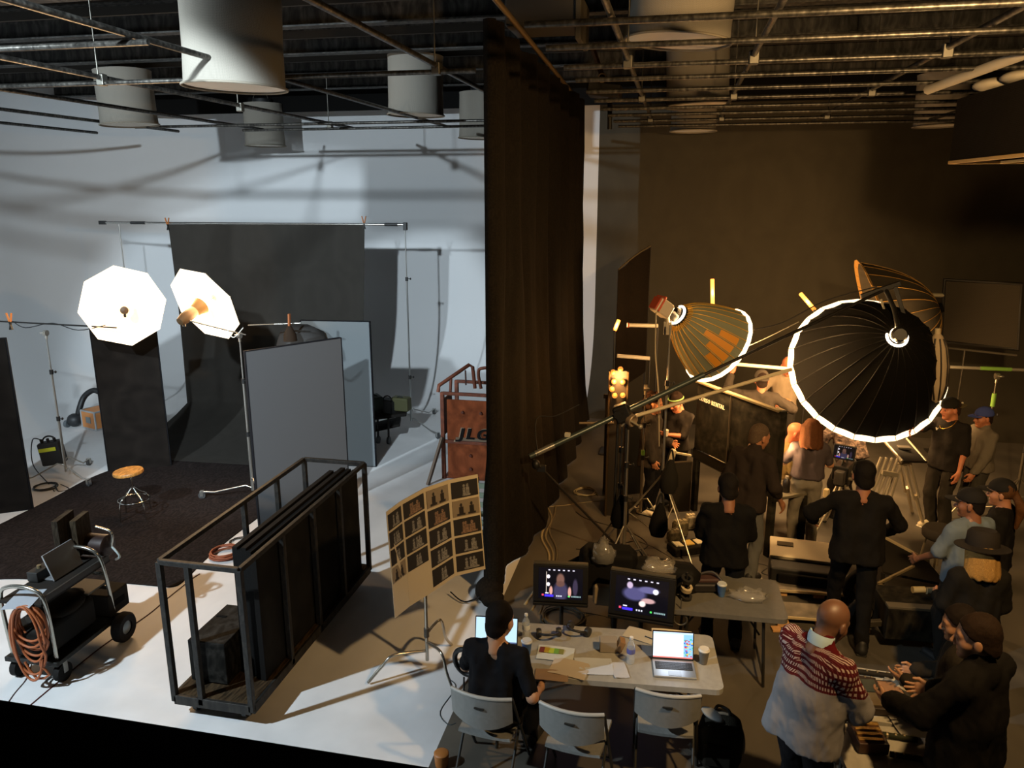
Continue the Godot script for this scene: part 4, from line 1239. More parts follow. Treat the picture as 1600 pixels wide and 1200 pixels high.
func sandbag(label: String, at: Vector3, hex := "1c1a18", size := 1.0) -> void:
	var o := thing("weight_bag", label, "weight bag", at)
	part("sack", s().lathe([[0.0, -0.22], [0.08, -0.21], [0.115, -0.12], [0.1, 0.02], [0.05, 0.16], [0.02, 0.21]], at, Vector3(0.05, size, 0).normalized(), 14, 0.7), mat(hex, 0.85, 0.0, "weave", 8.0), o)
	part("strap", s().path(smooth([at + Vector3(-0.05, 0.12, 0), at + Vector3(-0.01, 0.3, 0), at + Vector3(0.02, 0.32, 0), at + Vector3(0.05, 0.12, 0)], 4), 0.012, 5), mat("2c2a26", 0.8), o)

func black_set() -> void:
	var chrome := mat("cfc6b4", 0.2, 0.9)
	var black := mat("191816", 0.5, 0.2)
	# the two lit deep reflectors and an unlit one behind
	para("deep_reflector", "lit olive deep umbrella reflector with gold ribs, left of the huge one", Vector3(0.539, 2.536, -10.017), Vector3(0.038, 2.948, -9.646), 0.5, ["8d8f78", "e0b050", 1.2], 3.2, 13.0, 2.5, [[-2, 0.76, 0.94], [-1, 0.62, 0.93], [0, 0.72, 0.94], [1, 0.8, 0.94]])
	para("deep_reflector", "huge black deep umbrella reflector with a glowing rim, seen from behind", Vector3(2.553, 2.164, -10.719), Vector3(2.644, 2.732, -9.882), 0.96, ["100e0a", "1c1812", 2.9], 2.4, 24.0, 9.0, [])
	para("deep_reflector", "unlit grey reflector with gold ribs standing behind the huge reflector", Vector3(3.121, 2.417, -12.695), Vector3(3.906, 2.718, -12.643), 1.02, ["4a4337", "c2944a", 0.0], 0.0, 0.0, 0.0)
	# stand and head of the olive reflector
	var s1: Vector3 = Vector3(-0.038, 0.000, -9.314)
	var hd: Vector3 = Vector3(-0.079, 3.001, -9.529)
	stand("chrome stand with a hanging weight bag that carries the olive reflector", s1, hd.y - 0.12, 0.95, 0.72, 0.95, "d5ccba")
	var h1 := thing("flash_head", "pale flash head with a red strap on top of the chrome stand", "flash head", hd)
	var hf: Vector3 = (Vector3(0.539, 2.536, -10.017) - Vector3(0.038, 2.948, -9.646)).normalized()
	part("body", s().box(hd - hf * 0.1, Vector3(0.17, 0.19, 0.24), Basis.looking_at(hf, Vector3.UP), 0.025), mat("b9ab98", 0.5), h1)
	part("strap", s().box(hd - hf * 0.17 + Vector3(0, 0.02, 0), Vector3(0.185, 0.2, 0.03), Basis.looking_at(hf, Vector3.UP), 0.008), mat("b0482a", 0.6), h1)
	part("back", s().box(hd - hf * 0.22, Vector3(0.15, 0.16, 0.03), Basis.looking_at(hf, Vector3.UP), 0.01), mat("a8462c", 0.6), h1)
	part("neck", s().tube(hd, hd + hf * 0.2, 0.05, 0.07, 14), black, h1)
	part("yoke", s().tube(hd + Vector3(0, -0.15, 0.03), hd + Vector3(0, 0.02, 0.02), 0.03).box(hd + Vector3(0.01, -0.2, 0.02), Vector3(0.1, 0.16, 0.07)), mat("c8bca6", 0.35, 0.6), h1)
	part("cable", s().path(smooth([hd - hf * 0.2 + Vector3(0, -0.1, 0.05), hd + Vector3(-0.12, -0.5, 0.08), hd + Vector3(-0.06, -1.0, 0.1), hd + Vector3(-0.02, -1.7, 0.1)], 5), 0.008, 5), mat("b0a48c", 0.6), h1)
	sandbag("dark weight bag hung high on the chrome stand of the olive reflector", Vector3(0.043, 1.100, -8.916), "2b2823")
	sandbag("weight bag hung low against the foot of the chrome stand", Vector3(-0.051, 0.612, -8.720), "1d1b18")
	# heavy boom stand and its long arm
	var s2: Vector3 = Vector3(-0.544, 0.000, -8.947)
	var piv: Vector3 = Vector3(-0.544, 1.850, -8.947)
	var b2: Node3D = stand("heavy dark stand with a green sleeve that carries the long boom", s2, piv.y, 0.5, 0.42, 0.55, "5e5a52")
	part("green_sleeve", s().tube(s2 + Vector3.UP * 0.42, s2 + Vector3.UP * 0.66, 0.034), mat("5c8a34", 0.6), b2)
	for k in 2:
		part("post", s().tube(s2 + Vector3(0.06 - 0.12 * k, 0.5, 0), s2 + Vector3(0.05 - 0.1 * k, piv.y - 0.1, 0), 0.018), mat("3b3a38", 0.4, 0.6), b2)
	part("pivot", s().box(piv, Vector3(0.2, 0.22, 0.16), Basis(Vector3.BACK, 0.4), 0.03).tube(piv + Vector3(-0.05, 0, 0.12), piv + Vector3(-0.05, 0, -0.12), 0.05), black, b2)
	part("handle", s().tube(piv + Vector3(0.05, -0.05, 0.05), piv + Vector3(0.2, -0.12, 0.1), 0.014).ball(piv + Vector3(0.22, -0.13, 0.1), Vector3.ONE * 0.03), mat("b0a690", 0.4, 0.5), b2)
	sandbag("black weight bag hung on the heavy dark boom stand", s2 + Vector3(0.02, 0.62, 0.09), "131211", 1.0)
	var tip: Vector3 = Vector3(2.573, 3.243, -10.365)
	var tail: Vector3 = piv + (piv - tip) * 0.335
	var bm := thing("boom_pole", "long dark boom pole running from the curtain up to the huge reflector", "boom", piv)
	part("pole", s().tube(tail, piv.lerp(tip, 0.3), 0.034, -1, 12), mat("4c5552", 0.35, 0.5), bm)
	part("extension", s().tube(piv.lerp(tip, 0.28), tip, 0.02, -1, 10), mat("2a2723", 0.4, 0.5), bm)
	part("silver_end", s().tube(tail.lerp(piv, 0.06), tail.lerp(piv, 0.26), 0.036, -1, 12), mat("c0bdb4", 0.25, 0.8), bm)
	part("clip", s().box(piv.lerp(tip, -0.2) + Vector3(0, 0.05, 0), Vector3(0.07, 0.05, 0.05)), mat("b9b4a4", 0.6), bm)
	var ap: Vector3 = Vector3(2.644, 2.732, -9.882)
	part("drop_arm", s().path([tip, tip + (ap - tip) * 0.45 + Vector3(0.02, 0.03, 0.05), ap + Vector3(0.0, 0.04, 0.06)], 0.028, 8), black, bm)
	part("bracket", s().bar(tip + Vector3(-0.28, -0.1, 0), tip + Vector3(0.16, 0.08, 0), 0.07, 0.06).bar(tip + Vector3(0.1, 0.04, 0.02), tip + Vector3(0.25, -0.35, 0.05), 0.05, 0.05), black, bm)
	part("bracket", s().bar(tip + Vector3(-0.05, -0.12, 0.03), tip + Vector3(0.05, -0.38, 0.05), 0.03, 0.03), mat("8d8878", 0.35, 0.7), bm)
	part("flash_tube", s().lathe([[0.0, 0.0], [0.09, 0.0], [0.095, 0.14], [0.07, 0.2], [0.0, 0.2]], ap + Vector3(0, 0.02, 0), Vector3(-0.1, 0.2, 1), 18), black, bm)
	part("tie_rod", s().tube(tail + Vector3(0.04, -0.03, 0), s2 + Vector3(-0.04, 0.16, 0.04), 0.014), mat("2a2520", 0.5, 0.4), bm)
	part("tie_knob", s().ball(tail + Vector3(0.08, -0.09, 0.01), Vector3(0.05, 0.06, 0.05)).box(tail.lerp(s2, 0.13) + Vector3(0, 0.02, 0), Vector3(0.1, 0.08, 0.06)), mat("1a1917", 0.5), bm)
	part("safety_line", s().path(smooth([tail + Vector3(0.1, 0.02, 0), Vector3(-1.551, 1.781, -8.697), Vector3(-1.342, 1.790, -8.849), Vector3(-1.080, 1.899, -9.037)], 4), 0.007, 5), mat("15130f", 0.6), bm)
	cable("thin dark guy line from the olive reflector up to the huge reflector", [Vector3(0.777, 2.698, -9.950), Vector3(1.332, 2.807, -10.149), Vector3(1.864, 3.090, -10.281), Vector3(2.462, 3.274, -10.349)], "1c1916", 0.008)
	cable("pale thin line across the dark wall between the two lit reflectors", [Vector3(0.884, 2.462, -10.124), Vector3(1.200, 2.606, -10.228), Vector3(1.577, 2.799, -10.357)], "8a8474", 0.006)
	pole_between("beige_pole", "long beige pole crossing in front of the black flats from the boom stand", "pole", piv + Vector3(0.16, -0.02, 0.03), Vector3(1.412, 2.361, -9.473), 0.022, mat("c9b996", 0.5))
	pole_between("grip_rod", "short brown rod sticking left out of the heavy boom stand", "rod", piv + Vector3(-0.1, -0.13, 0), Vector3(-1.057, 1.707, -8.888), 0.014, mat("8a755a", 0.5, 0.3))
	# lighter stands round about
	var s3: Vector3 = Vector3(-0.320, 0.000, -10.074)
	var c3: Node3D = stand("thin chrome stand with a green collar between the two big stands", s3, 1.840, 2.6, 0.42, 0.2, "b3a893")
	part("green_sleeve", s().tube(s3 + Vector3.UP * 0.88, s3 + Vector3.UP * 1.02, 0.024), mat("6f9a3c", 0.6), c3)
	knuckle(c3, s3 + Vector3.UP * 1.890, "c0b49c")
	var s4: Vector3 = Vector3(-0.456, 0.000, -8.719)
	stand("thin chrome stand close beside the heavy boom stand", s4, 1.710, 0.1, 0.38, 0.5, "b3a893")
	var wl: Vector3 = Vector3(-0.450, 1.803, -8.937)
	var wo := thing("small_lamp", "small pale lamp fixture clamped beside the boom pivot", "lamp", wl)
	part("body", s().lathe([[0.0, -0.09], [0.06, -0.08], [0.08, 0.05], [0.07, 0.06], [0.0, 0.0]], wl + Vector3(0, -0.02, 0.02), Vector3(0.8, -0.2, 0.6), 16), mat("a08c74", 0.4, 0.4), wo)
	part("arm", s().tube(wl + Vector3(-0.1, -0.12, 0), wl, 0.014), mat("c8bca4", 0.3, 0.7), wo)
	# the black flag and the fluorescent looking tubes by the dark wall
	var fa: Vector3 = Vector3(-0.975, 3.119, -13.371)
	var fb: Vector3 = Vector3(-0.482, 3.467, -14.301)
	var fl := thing("black_flag", "tall black cloth flag with a bent top rod against the dark wall", "flag", fa.lerp(fb, 0.5))
	var rows := []
	for i in 10:
		var row := []
		for j in 13:
			var u := j / 12.0
			var top := fa.lerp(fb, u) + Vector3.UP * 0.03 * sin(u * PI)
			row.append(top + Vector3(0.03 * sin(u * 9.0), -2.3 * i / 9.0, 0.03 * cos(u * 11.0)))
		rows.append(row)
	part("cloth", s().sheet(rows, 0.008), mat("211a13", 0.92, 0.0, "fine", 2.0), fl)
	var rod := []
	for j in 9: rod.append(fa.lerp(fb, j / 8.0) + Vector3.UP * (0.02 + 0.03 * sin(PI * j / 8.0)))
	part("top_rod", s().path(rod, 0.018, 8), mat("7a6e58", 0.4, 0.6), fl)
	part("stand_pole", s().tube(Vector3(fb.x, 0, fb.z), fb, 0.02), mat("1c1a17", 0.5), fl)
	part("stand_base", s().box(Vector3(fb.x, 0.02, fb.z), Vector3(0.6, 0.03, 0.6)), mat("1c1a17", 0.5), fl)
	for q in [[Vector3(0.586, 3.045, -13.052), Vector3(0.618, 2.602, -13.052), "upright glowing orange tube lamp on the dark wall above the olive reflector"], [Vector3(1.967, 2.848, -12.980), Vector3(2.134, 2.658, -12.756), "slanted glowing orange tube lamp left of the huge reflector's top"], [Vector3(-0.901, 2.345, -12.874), Vector3(-0.956, 2.188, -12.823), "small glowing tube lamp beside the black flag"]]:
		var a: Vector3 = q[0]
		var b: Vector3 = q[1]
		var o := thing("tube_lamp", q[2], "lamp", a.lerp(b, 0.5))
		part("tube", s().tube(a, b, 0.032, -1, 12), glow("ffa544", 2.2, "c08040"), o)
		part("end_cap", s().tube(b, b.lerp(a, -0.12), 0.035, -1, 10), mat("b07a3c", 0.6), o)
		part("stem", s().tube(b.lerp(a, -0.1), Vector3(b.x, 0.02, b.z - 0.05), 0.012), mat("1b1815", 0.5), o)
		part("foot", s().box(Vector3(b.x, 0.015, b.z - 0.05), Vector3(0.4, 0.03, 0.4)), mat("1b1815", 0.5), o)
		omni(a.lerp(b, 0.5) + Vector3(0, 0, 0.06), "ffbe78", 0.5, 0.05)
	var white := mat("d8ccb4", 0.5)
	var tube_at := [[Vector3(-0.743, 2.311, -12.584), Vector3(-0.249, 2.301, -12.686), "white tube with an orange end across the black flag"], [Vector3(-0.868, 1.863, -12.233), Vector3(-0.350, 1.822, -12.333), "white tube lying level under the black flag"]]
	for q in tube_at:
		var o := pole_between("white_tube", q[2], "tube", q[0], q[1], 0.032, white, "c46a48" if q[0] == tube_at[0][0] else "")
		part("stem", s().tube((q[1] as Vector3), Vector3(q[1].x, 0.02, q[1].z), 0.014), mat("1b1815", 0.5), o)
		part("foot", s().box(Vector3(q[1].x, 0.015, q[1].z), Vector3(0.4, 0.03, 0.4)), mat("1b1815", 0.5), o)
	pole_between("white_tube", "white tube that two standing men hold level at shoulder height", "tube", Vector3(0.725, 1.923, -11.744), Vector3(1.884, 1.763, -12.266), 0.028, white)
	# a bulb mirror: seven round lamps on a narrow upright board
	var mb: Vector3 = Vector3(-0.683, 1.565, -10.091)
	var mo := thing("bulb_mirror", "narrow upright mirror board with glowing round bulbs behind the boom stand", "mirror lamp", Vector3(mb.x, 0, mb.z))
	part("board", s().box(Vector3(mb.x, 1.05, mb.z - 0.05), Vector3(0.22, 2.1, 0.04)), mat("241d15", 0.6), mo)
	part("frame", s().box(Vector3(mb.x - 0.12, 1.05, mb.z - 0.03), Vector3(0.03, 2.1, 0.08)).box(Vector3(mb.x + 0.12, 1.05, mb.z - 0.03), Vector3(0.03, 2.1, 0.08)), mat("3c3021", 0.7), mo)
	for b in [Vector3(-0.660, 2.138, -9.980), Vector3(-0.755, 2.094, -9.980), Vector3(-0.742, 1.964, -9.980), Vector3(-0.624, 1.965, -9.980), Vector3(-0.765, 1.857, -9.980), Vector3(-0.724, 1.771, -9.980), Vector3(-0.618, 1.781, -9.980)]:
		var bb := Vector3(b.x, b.y, mb.z + 0.05)
		part("bulb", s().ball(bb, Vector3.ONE * 0.036), glow("ff9a3c", 1.1, "905020"), mo)
		part("socket", s().tube(bb + Vector3(0, 0, -0.03), bb + Vector3(0, 0, -0.08), 0.022), mat("6a5030", 0.5), mo)
	omni(Vector3(mb.x, 2.0, mb.z + 0.15), "ffb868", 1.2, 0.04)
	# a narrow brown flat and black drapes behind, left of the set
	var nf: Vector3 = Vector3(-0.868, 0.000, -11.023)
	solo("narrow_flat", s().box(nf + Vector3(0, 0.75, 0), Vector3(0.12, 1.5, 0.06)).box(nf + Vector3(0.06, 1.5, 0), Vector3(0.3, 0.06, 0.06)), mat("5a4a34", 0.7), nf, "narrow brown upright flat behind the heavy boom stand", "flat")
	flat_panel("black_flat", "low dark flat standing behind the thin stands left of the set", "flat", Vector3(-0.786, 0.000, -10.857), Vector3(-0.370, 0.000, -11.076), 1.3, mat("161513", 0.85), mat("1f1c18", 0.8))
	flat_panel("leaning_flat", "dark flat leaning low beside the legs of the dressing table", "flat", Vector3(0.077, 0.000, -10.430), Vector3(0.345, 0.000, -10.534), 0.75, mat("26221c", 0.8), mat("3a3226", 0.7))
	dressing_table()
	# grey softbox panel at the right, on a stand, with the green clamped pole in front of it
	var p0: Vector3 = Vector3(4.314, 3.035, -13.842)
	var p1: Vector3 = Vector3(5.462, 2.986, -13.863)
	var p2: Vector3 = Vector3(5.586, 1.904, -13.931)
	var p3: Vector3 = Vector3(4.406, 2.000, -13.915)
	var sb := thing("grey_softbox", "large square grey fabric panel at the right, behind the reflectors", "softbox", (p0 + p2) * 0.5)
	part("face", s().sheet([[p0, p1], [p3, p2]], 0.03), mat("4f483d", 0.85, 0.0, "weave", 5.0), sb)
	part("frame", s().path([p0, p1, p2, p3], 0.035, 6, true), mat("26221c", 0.6), sb)
	part("lower_bar", s().tube(p3 + Vector3(0, -0.1, 0), p2 + Vector3(0, -0.1, 0), 0.02), mat("8a8272", 0.35, 0.7), sb)
	part("mount", s().tube(p0.lerp(p3, 0.25) + Vector3(-0.35, 0, 0), p0.lerp(p3, 0.25), 0.035), mat("c8bc9e", 0.4, 0.5), sb)
	var pm := (p3 + p2) * 0.5
	part("pole", s().tube(Vector3(pm.x - 0.2, 0, pm.z), pm + Vector3(-0.2, -0.08, 0), 0.018), mat("5c564a", 0.4, 0.6), sb)
	part("base", s().box(Vector3(pm.x - 0.2, 0.015, pm.z), Vector3(0.7, 0.03, 0.5)), mat("26221c", 0.6), sb)
	var g0: Vector3 = Vector3(4.292, 0.000, -11.189)
	var gs: Node3D = stand("stand with green tape holding a level pole at the right, beside the blue cap", g0, 1.980, 0.6, 0.5, 0.5, "a39a86")
	part("green_sleeve", s().tube(g0 + Vector3.UP * 1.6, g0 + Vector3.UP * 1.78, 0.03), mat("7fae45", 0.6), gs)
	knuckle(gs, g0 + Vector3.UP * 2.020, "c9bfaa")
	var gp := pole_between("level_pole", "level pole wrapped with green tape in the middle, clamped on the right stand", "pole", g0 + Vector3(-0.75, 2.120, 0), g0 + Vector3(0.52, 2.120, 0), 0.022, mat("a8a08e", 0.4, 0.5))
	part("green_tape", s().tube(g0 + Vector3(-0.22, 2.120, 0), g0 + Vector3(0.16, 2.120, 0), 0.027), mat("7fae45", 0.6), gp)
	part("pale_end", s().tube(g0 + Vector3(0.34, 2.120, 0), g0 + Vector3(0.53, 2.120, 0), 0.027), mat("e0d2ba", 0.6), gp)
	var e0: Vector3 = Vector3(4.990, 0.000, -11.711)
	var es: Node3D = stand("thin stand with green knobs at the right edge in front of the grey drape", e0, 1.7, 0.3, 0.4, 0.4, "8a8272")
	for k in 3:
		part("green_knob", s().box(e0 + Vector3(0.03, 1.25 + 0.12 * k, 0.02), Vector3(0.06, 0.05, 0.05), Basis.IDENTITY, 0.015), mat("8fb060", 0.6), es)
	# added beige shape, coloured as the lit right side of the huge reflector
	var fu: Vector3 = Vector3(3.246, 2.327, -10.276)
	var fo := thing("painted_canopy_light", "beige shape painted like lit canopy cloth with rib shadows, right of the huge reflector", "umbrella", fu)
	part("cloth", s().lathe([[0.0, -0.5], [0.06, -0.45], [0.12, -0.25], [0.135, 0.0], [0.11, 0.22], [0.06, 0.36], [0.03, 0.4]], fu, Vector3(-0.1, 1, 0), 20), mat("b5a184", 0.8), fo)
	part("knob", s().tube(fu + Vector3(-0.04, 0.38, 0), fu + Vector3(-0.045, 0.46, 0), 0.035), mat("c6b492", 0.7), fo)
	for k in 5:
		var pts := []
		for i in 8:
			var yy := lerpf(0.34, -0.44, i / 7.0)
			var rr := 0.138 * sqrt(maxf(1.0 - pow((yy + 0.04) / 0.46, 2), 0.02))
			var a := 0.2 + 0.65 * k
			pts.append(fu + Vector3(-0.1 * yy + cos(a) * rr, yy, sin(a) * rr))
		part("rib", s().path(pts, 0.01, 5), mat("2a241c", 0.5), fo)  # dark strips stand for rib shadows on the lit canopy
	# grey cloth strip at the far right edge
	var cr := []
	for i in 8:
		var row := []
		for j in 9:
			var y := lerpf(2.75, 0.02, i / 7.0)
			row.append(Vector3(5.32 - 0.28 * i / 7.0 + 0.09 * j, y, -11.6 + 0.05 * sin(j * 2.1)))
		cr.append(row)
	solo("grey_drape", s().sheet(cr, 0.01), mat("6a6152", 0.85, 0.0, "fine", 1.5), Vector3(5.5, 1.3, -11.6), "grey cloth drape hanging at the right edge of the picture", "drape")
	solo("drape_header", s().tube(Vector3(5.1, 2.76, -11.6), Vector3(6.2, 2.76, -11.6), 0.02).tube(Vector3(6.15, 0, -11.6), Vector3(6.15, 2.78, -11.6), 0.02), mat("3a352d", 0.5, 0.5), Vector3(5.6, 2.76, -11.6), "dark pipe frame that the grey drape hangs from", "frame")
	camera_rig()
	floor_gear()

func dressing_table() -> void:
	var a := Vector3(1.296, 0.000, -9.230)
	var b := Vector3(0.363, 0.000, -10.585)
	var d: Vector3 = (b - a).normalized()
	var nn := d.cross(Vector3.UP)
	if nn.x < 0.0: nn = -nn
	var basis := Basis(d, Vector3.UP, nn)
	var l: float = a.distance_to(b)
	var o := thing("dressing_table", "dressing table with a bulb mirror seen from its black panelled back", "dressing table", a.lerp(b, 0.5))
	var top := 1.9
	var low := 0.95
	var black := mat("3c382e", 0.7, 0.0, "wear", 0.9)
	var trim := mat("6e6248", 0.7)
	for k in 2:
		var p: Vector3 = a + d * (l * (0.27 if k == 0 else 0.76)) + Vector3.UP * (low + top) * 0.5
		part("back_panel", s().box(p, Vector3(l * (0.52 if k == 0 else 0.44), top - low, 0.035), basis, 0.004), black, o)
	part("top_trim", s().bar(a + Vector3.UP * top - nn * 0.01, b + Vector3.UP * top - nn * 0.01, 0.07, 0.03), trim, o)
	part("joint_strip", s().bar(a + d * l * 0.535 + Vector3.UP * low - nn * 0.025, a + d * l * 0.535 + Vector3.UP * top - nn * 0.025, 0.03, 0.014, d), mat("4a4030", 0.6), o)
	part("edge_post", s().bar(a + nn * 0.03 + Vector3.UP * 0.75, a + nn * 0.03 + Vector3.UP * top, 0.06, 0.1, nn), black, o)
	for k in 2:
		for e in 2:
			var p: Vector3 = a + d * (l * (0.03 if k == 0 else 0.97)) + nn * (0.03 + 0.5 * e)
			part("leg", s().bar(p, p + Vector3.UP * (low if e == 0 else 0.76), 0.09, 0.07, nn), black, o)
	part("leg", s().bar(a + d * l * 0.55, a + d * l * 0.55 + Vector3.UP * low, 0.06, 0.05, nn), black, o)
	part("apron", s().bar(a + Vector3.UP * 0.86, b + Vector3.UP * 0.86, 0.02, 0.14), mat("221e18", 0.8), o)
	part("table_top", s().box(a.lerp(b, 0.5) + nn * 0.3 + Vector3.UP * 0.77, Vector3(l, 0.04, 0.52), basis), mat("6a6250", 0.5), o)
	part("mirror", s().box(a.lerp(b, 0.5) + nn * 0.022 + Vector3.UP * 1.4, Vector3(l - 0.35, 0.8, 0.006), basis), mat("d8d8d8", 0.03, 1.0), o)
	for e in [0.07, 0.93]:
		for k in 4:
			var p: Vector3 = a + d * l * e + nn * 0.09 + Vector3.UP * (1.0 + 0.24 * k)
			part("bulb", s().ball(p, Vector3.ONE * 0.052), glow("fff2d8", 3.0), o)
			part("socket", s().tube(p - nn * 0.035, p - nn * 0.075, 0.024), mat("5a5040", 0.5), o)
		omni(a + d * l * e + nn * 0.22 + Vector3.UP * 1.4, "ffc888", 0.5, 0.05)
	# lettering on the back
	var tm := TextMesh.new()
	tm.text = "CORSO RENTAL"
	var f := SystemFont.new()
	f.font_names = PackedStringArray(["Droid Sans"])
	f.font_weight = 700
	tm.font = f
	tm.font_size = 32
	tm.pixel_size = 0.0024
	tm.depth = 0.004
	var mi := MeshInstance3D.new()
	mi.name = "lettering"
	mi.mesh = tm
	mi.material_override = mat("e0d6bc", 0.6)
	o.add_child(mi, true)
	mi.transform = Transform3D(Basis(-d, Vector3.UP, -nn), a + d * l * 0.78 + Vector3.UP * 1.68 - nn * 0.022 - o.position)
	var bt: Vector3 = a + d * 0.12 + nn * 0.3 + Vector3.UP * 0.79
	var bo := thing("dark_bottle", "dark bottle on the near end of the dressing table top", "bottle", bt)
	part("body", s().lathe([[0.0, 0.0], [0.045, 0.0], [0.048, 0.02], [0.048, 0.14], [0.025, 0.18], [0.0, 0.18]], bt, Vector3.UP, 18), mat("221d18", 0.3), bo)
	part("cap", s().tube(bt + Vector3.UP * 0.18, bt + Vector3.UP * 0.21, 0.022), mat("8a8070", 0.4), bo)

func screen_picture(kind: String, seed_: int) -> ImageTexture:
	var rnd := RandomNumberGenerator.new()
	rnd.seed = seed_
	var w := 128
	var h := 80
	var im := Image.create(w, h, false, Image.FORMAT_RGB8)
	if kind == "page":
		im.fill(Color(0.93, 0.97, 1.0))
		im.fill_rect(Rect2i(0, 0, w, 6), Color(0.75, 0.85, 0.95))
		im.fill_rect(Rect2i(0, 76, w, 4), Color(0.9, 0.45, 0.4))
		im.fill_rect(Rect2i(98, 6, 30, 70), Color(0.55, 0.75, 0.92))
		for k in 40:
			im.fill_rect(Rect2i(99 + rnd.randi() % 27, 18 + rnd.randi() % 54, 3 + rnd.randi() % 5, 2 + rnd.randi() % 4), [Color(0.8, 0.2, 0.3), Color(0.2, 0.4, 0.8), Color(0.9, 0.75, 0.3), Color(0.3, 0.7, 0.6)][k % 4])
	elif kind == "blank":
		im.fill(Color(0.78, 0.92, 1.0))
		im.fill_rect(Rect2i(0, 76, w, 4), Color(0.3, 0.35, 0.5))
	else:
		im.fill(Color(0.03, 0.025, 0.05))
		var blot := func(cx: float, cy: float, rx: float, ry: float, c: Color) -> void:
			for y in h:
				for x in w:
					var q := Vector2((x - cx) / rx, (y - cy) / ry).length()
					if q < 1.0: im.set_pixel(x, y, im.get_pixel(x, y).lerp(c, clampf((1.0 - q) * 3.0, 0.0, 1.0)))
		if kind == "back":
			blot.call(64, 60, 26, 30, Color(0.22, 0.2, 0.3))
			blot.call(63, 29, 14, 19, Color(0.42, 0.3, 0.26))
			blot.call(63, 40, 15, 9, Color(0.36, 0.25, 0.22))
			blot.call(36, 58, 6, 14, Color(0.75, 0.55, 0.5))
			blot.call(90, 60, 6, 16, Color(0.75, 0.55, 0.5))
			blot.call(28, 22, 6, 6, Color(1, 0.95, 1)); blot.call(28, 42, 6, 6, Color(1, 0.95, 1))
			blot.call(106, 48, 9, 26, Color(0.2, 0.17, 0.24))
			im.fill_rect(Rect2i(22, 10, 2, 56), Color(0.7, 0.65, 0.6))
		else:
			blot.call(46, 36, 34, 18, Color(0.28, 0.27, 0.42))
			blot.call(80, 24, 30, 9, Color(0.35, 0.34, 0.5))
			blot.call(34, 18, 9, 9, Color(0.7, 0.62, 0.72))
			blot.call(97, 26, 8, 7, Color(1, 1, 1))
			blot.call(80, 48, 20, 7, Color(0.7, 0.55, 0.55))
			blot.call(66, 56, 10, 8, Color(0.9, 0.8, 0.78))
		for k in 6: im.fill_rect(Rect2i(28 + 14 * k, 4, 6, 3), Color(0.8, 0.78, 0.85))
		im.fill_rect(Rect2i(18, 69, 26, 6), Color(0.25, 0.18, 0.85))
		im.fill_rect(Rect2i(10, 68, 6, 5), Color(0.8, 0.25, 0.35))
		im.fill_rect(Rect2i(20, 64, 10, 3), Color(0.85, 0.85, 0.9))
		for k in 3: im.fill_rect(Rect2i(52 + 6 * k, 70, 4, 4), Color(0.75, 0.75, 0.8))
		im.fill_rect(Rect2i(86, 70, 5, 4), Color(0.3, 0.85, 0.35))
		for k in 7: im.fill_rect(Rect2i(96 + 4 * k, 70, 3, 4), Color(0.5, 0.6, 0.6))
	return ImageTexture.create_from_image(im)

func screen_mat(kind: String, seed_: int, energy: float) -> StandardMaterial3D:
	var m := StandardMaterial3D.new()
	m.resource_name = "screen"
	m.albedo_color = Color(0.02, 0.02, 0.02)
	m.roughness = 0.25
	m.emission_enabled = true
	m.emission_operator = BaseMaterial3D.EMISSION_OP_MULTIPLY
	m.emission = Color.WHITE
	m.emission_texture = screen_picture(kind, seed_)
	m.emission_energy_multiplier = energy
	return m

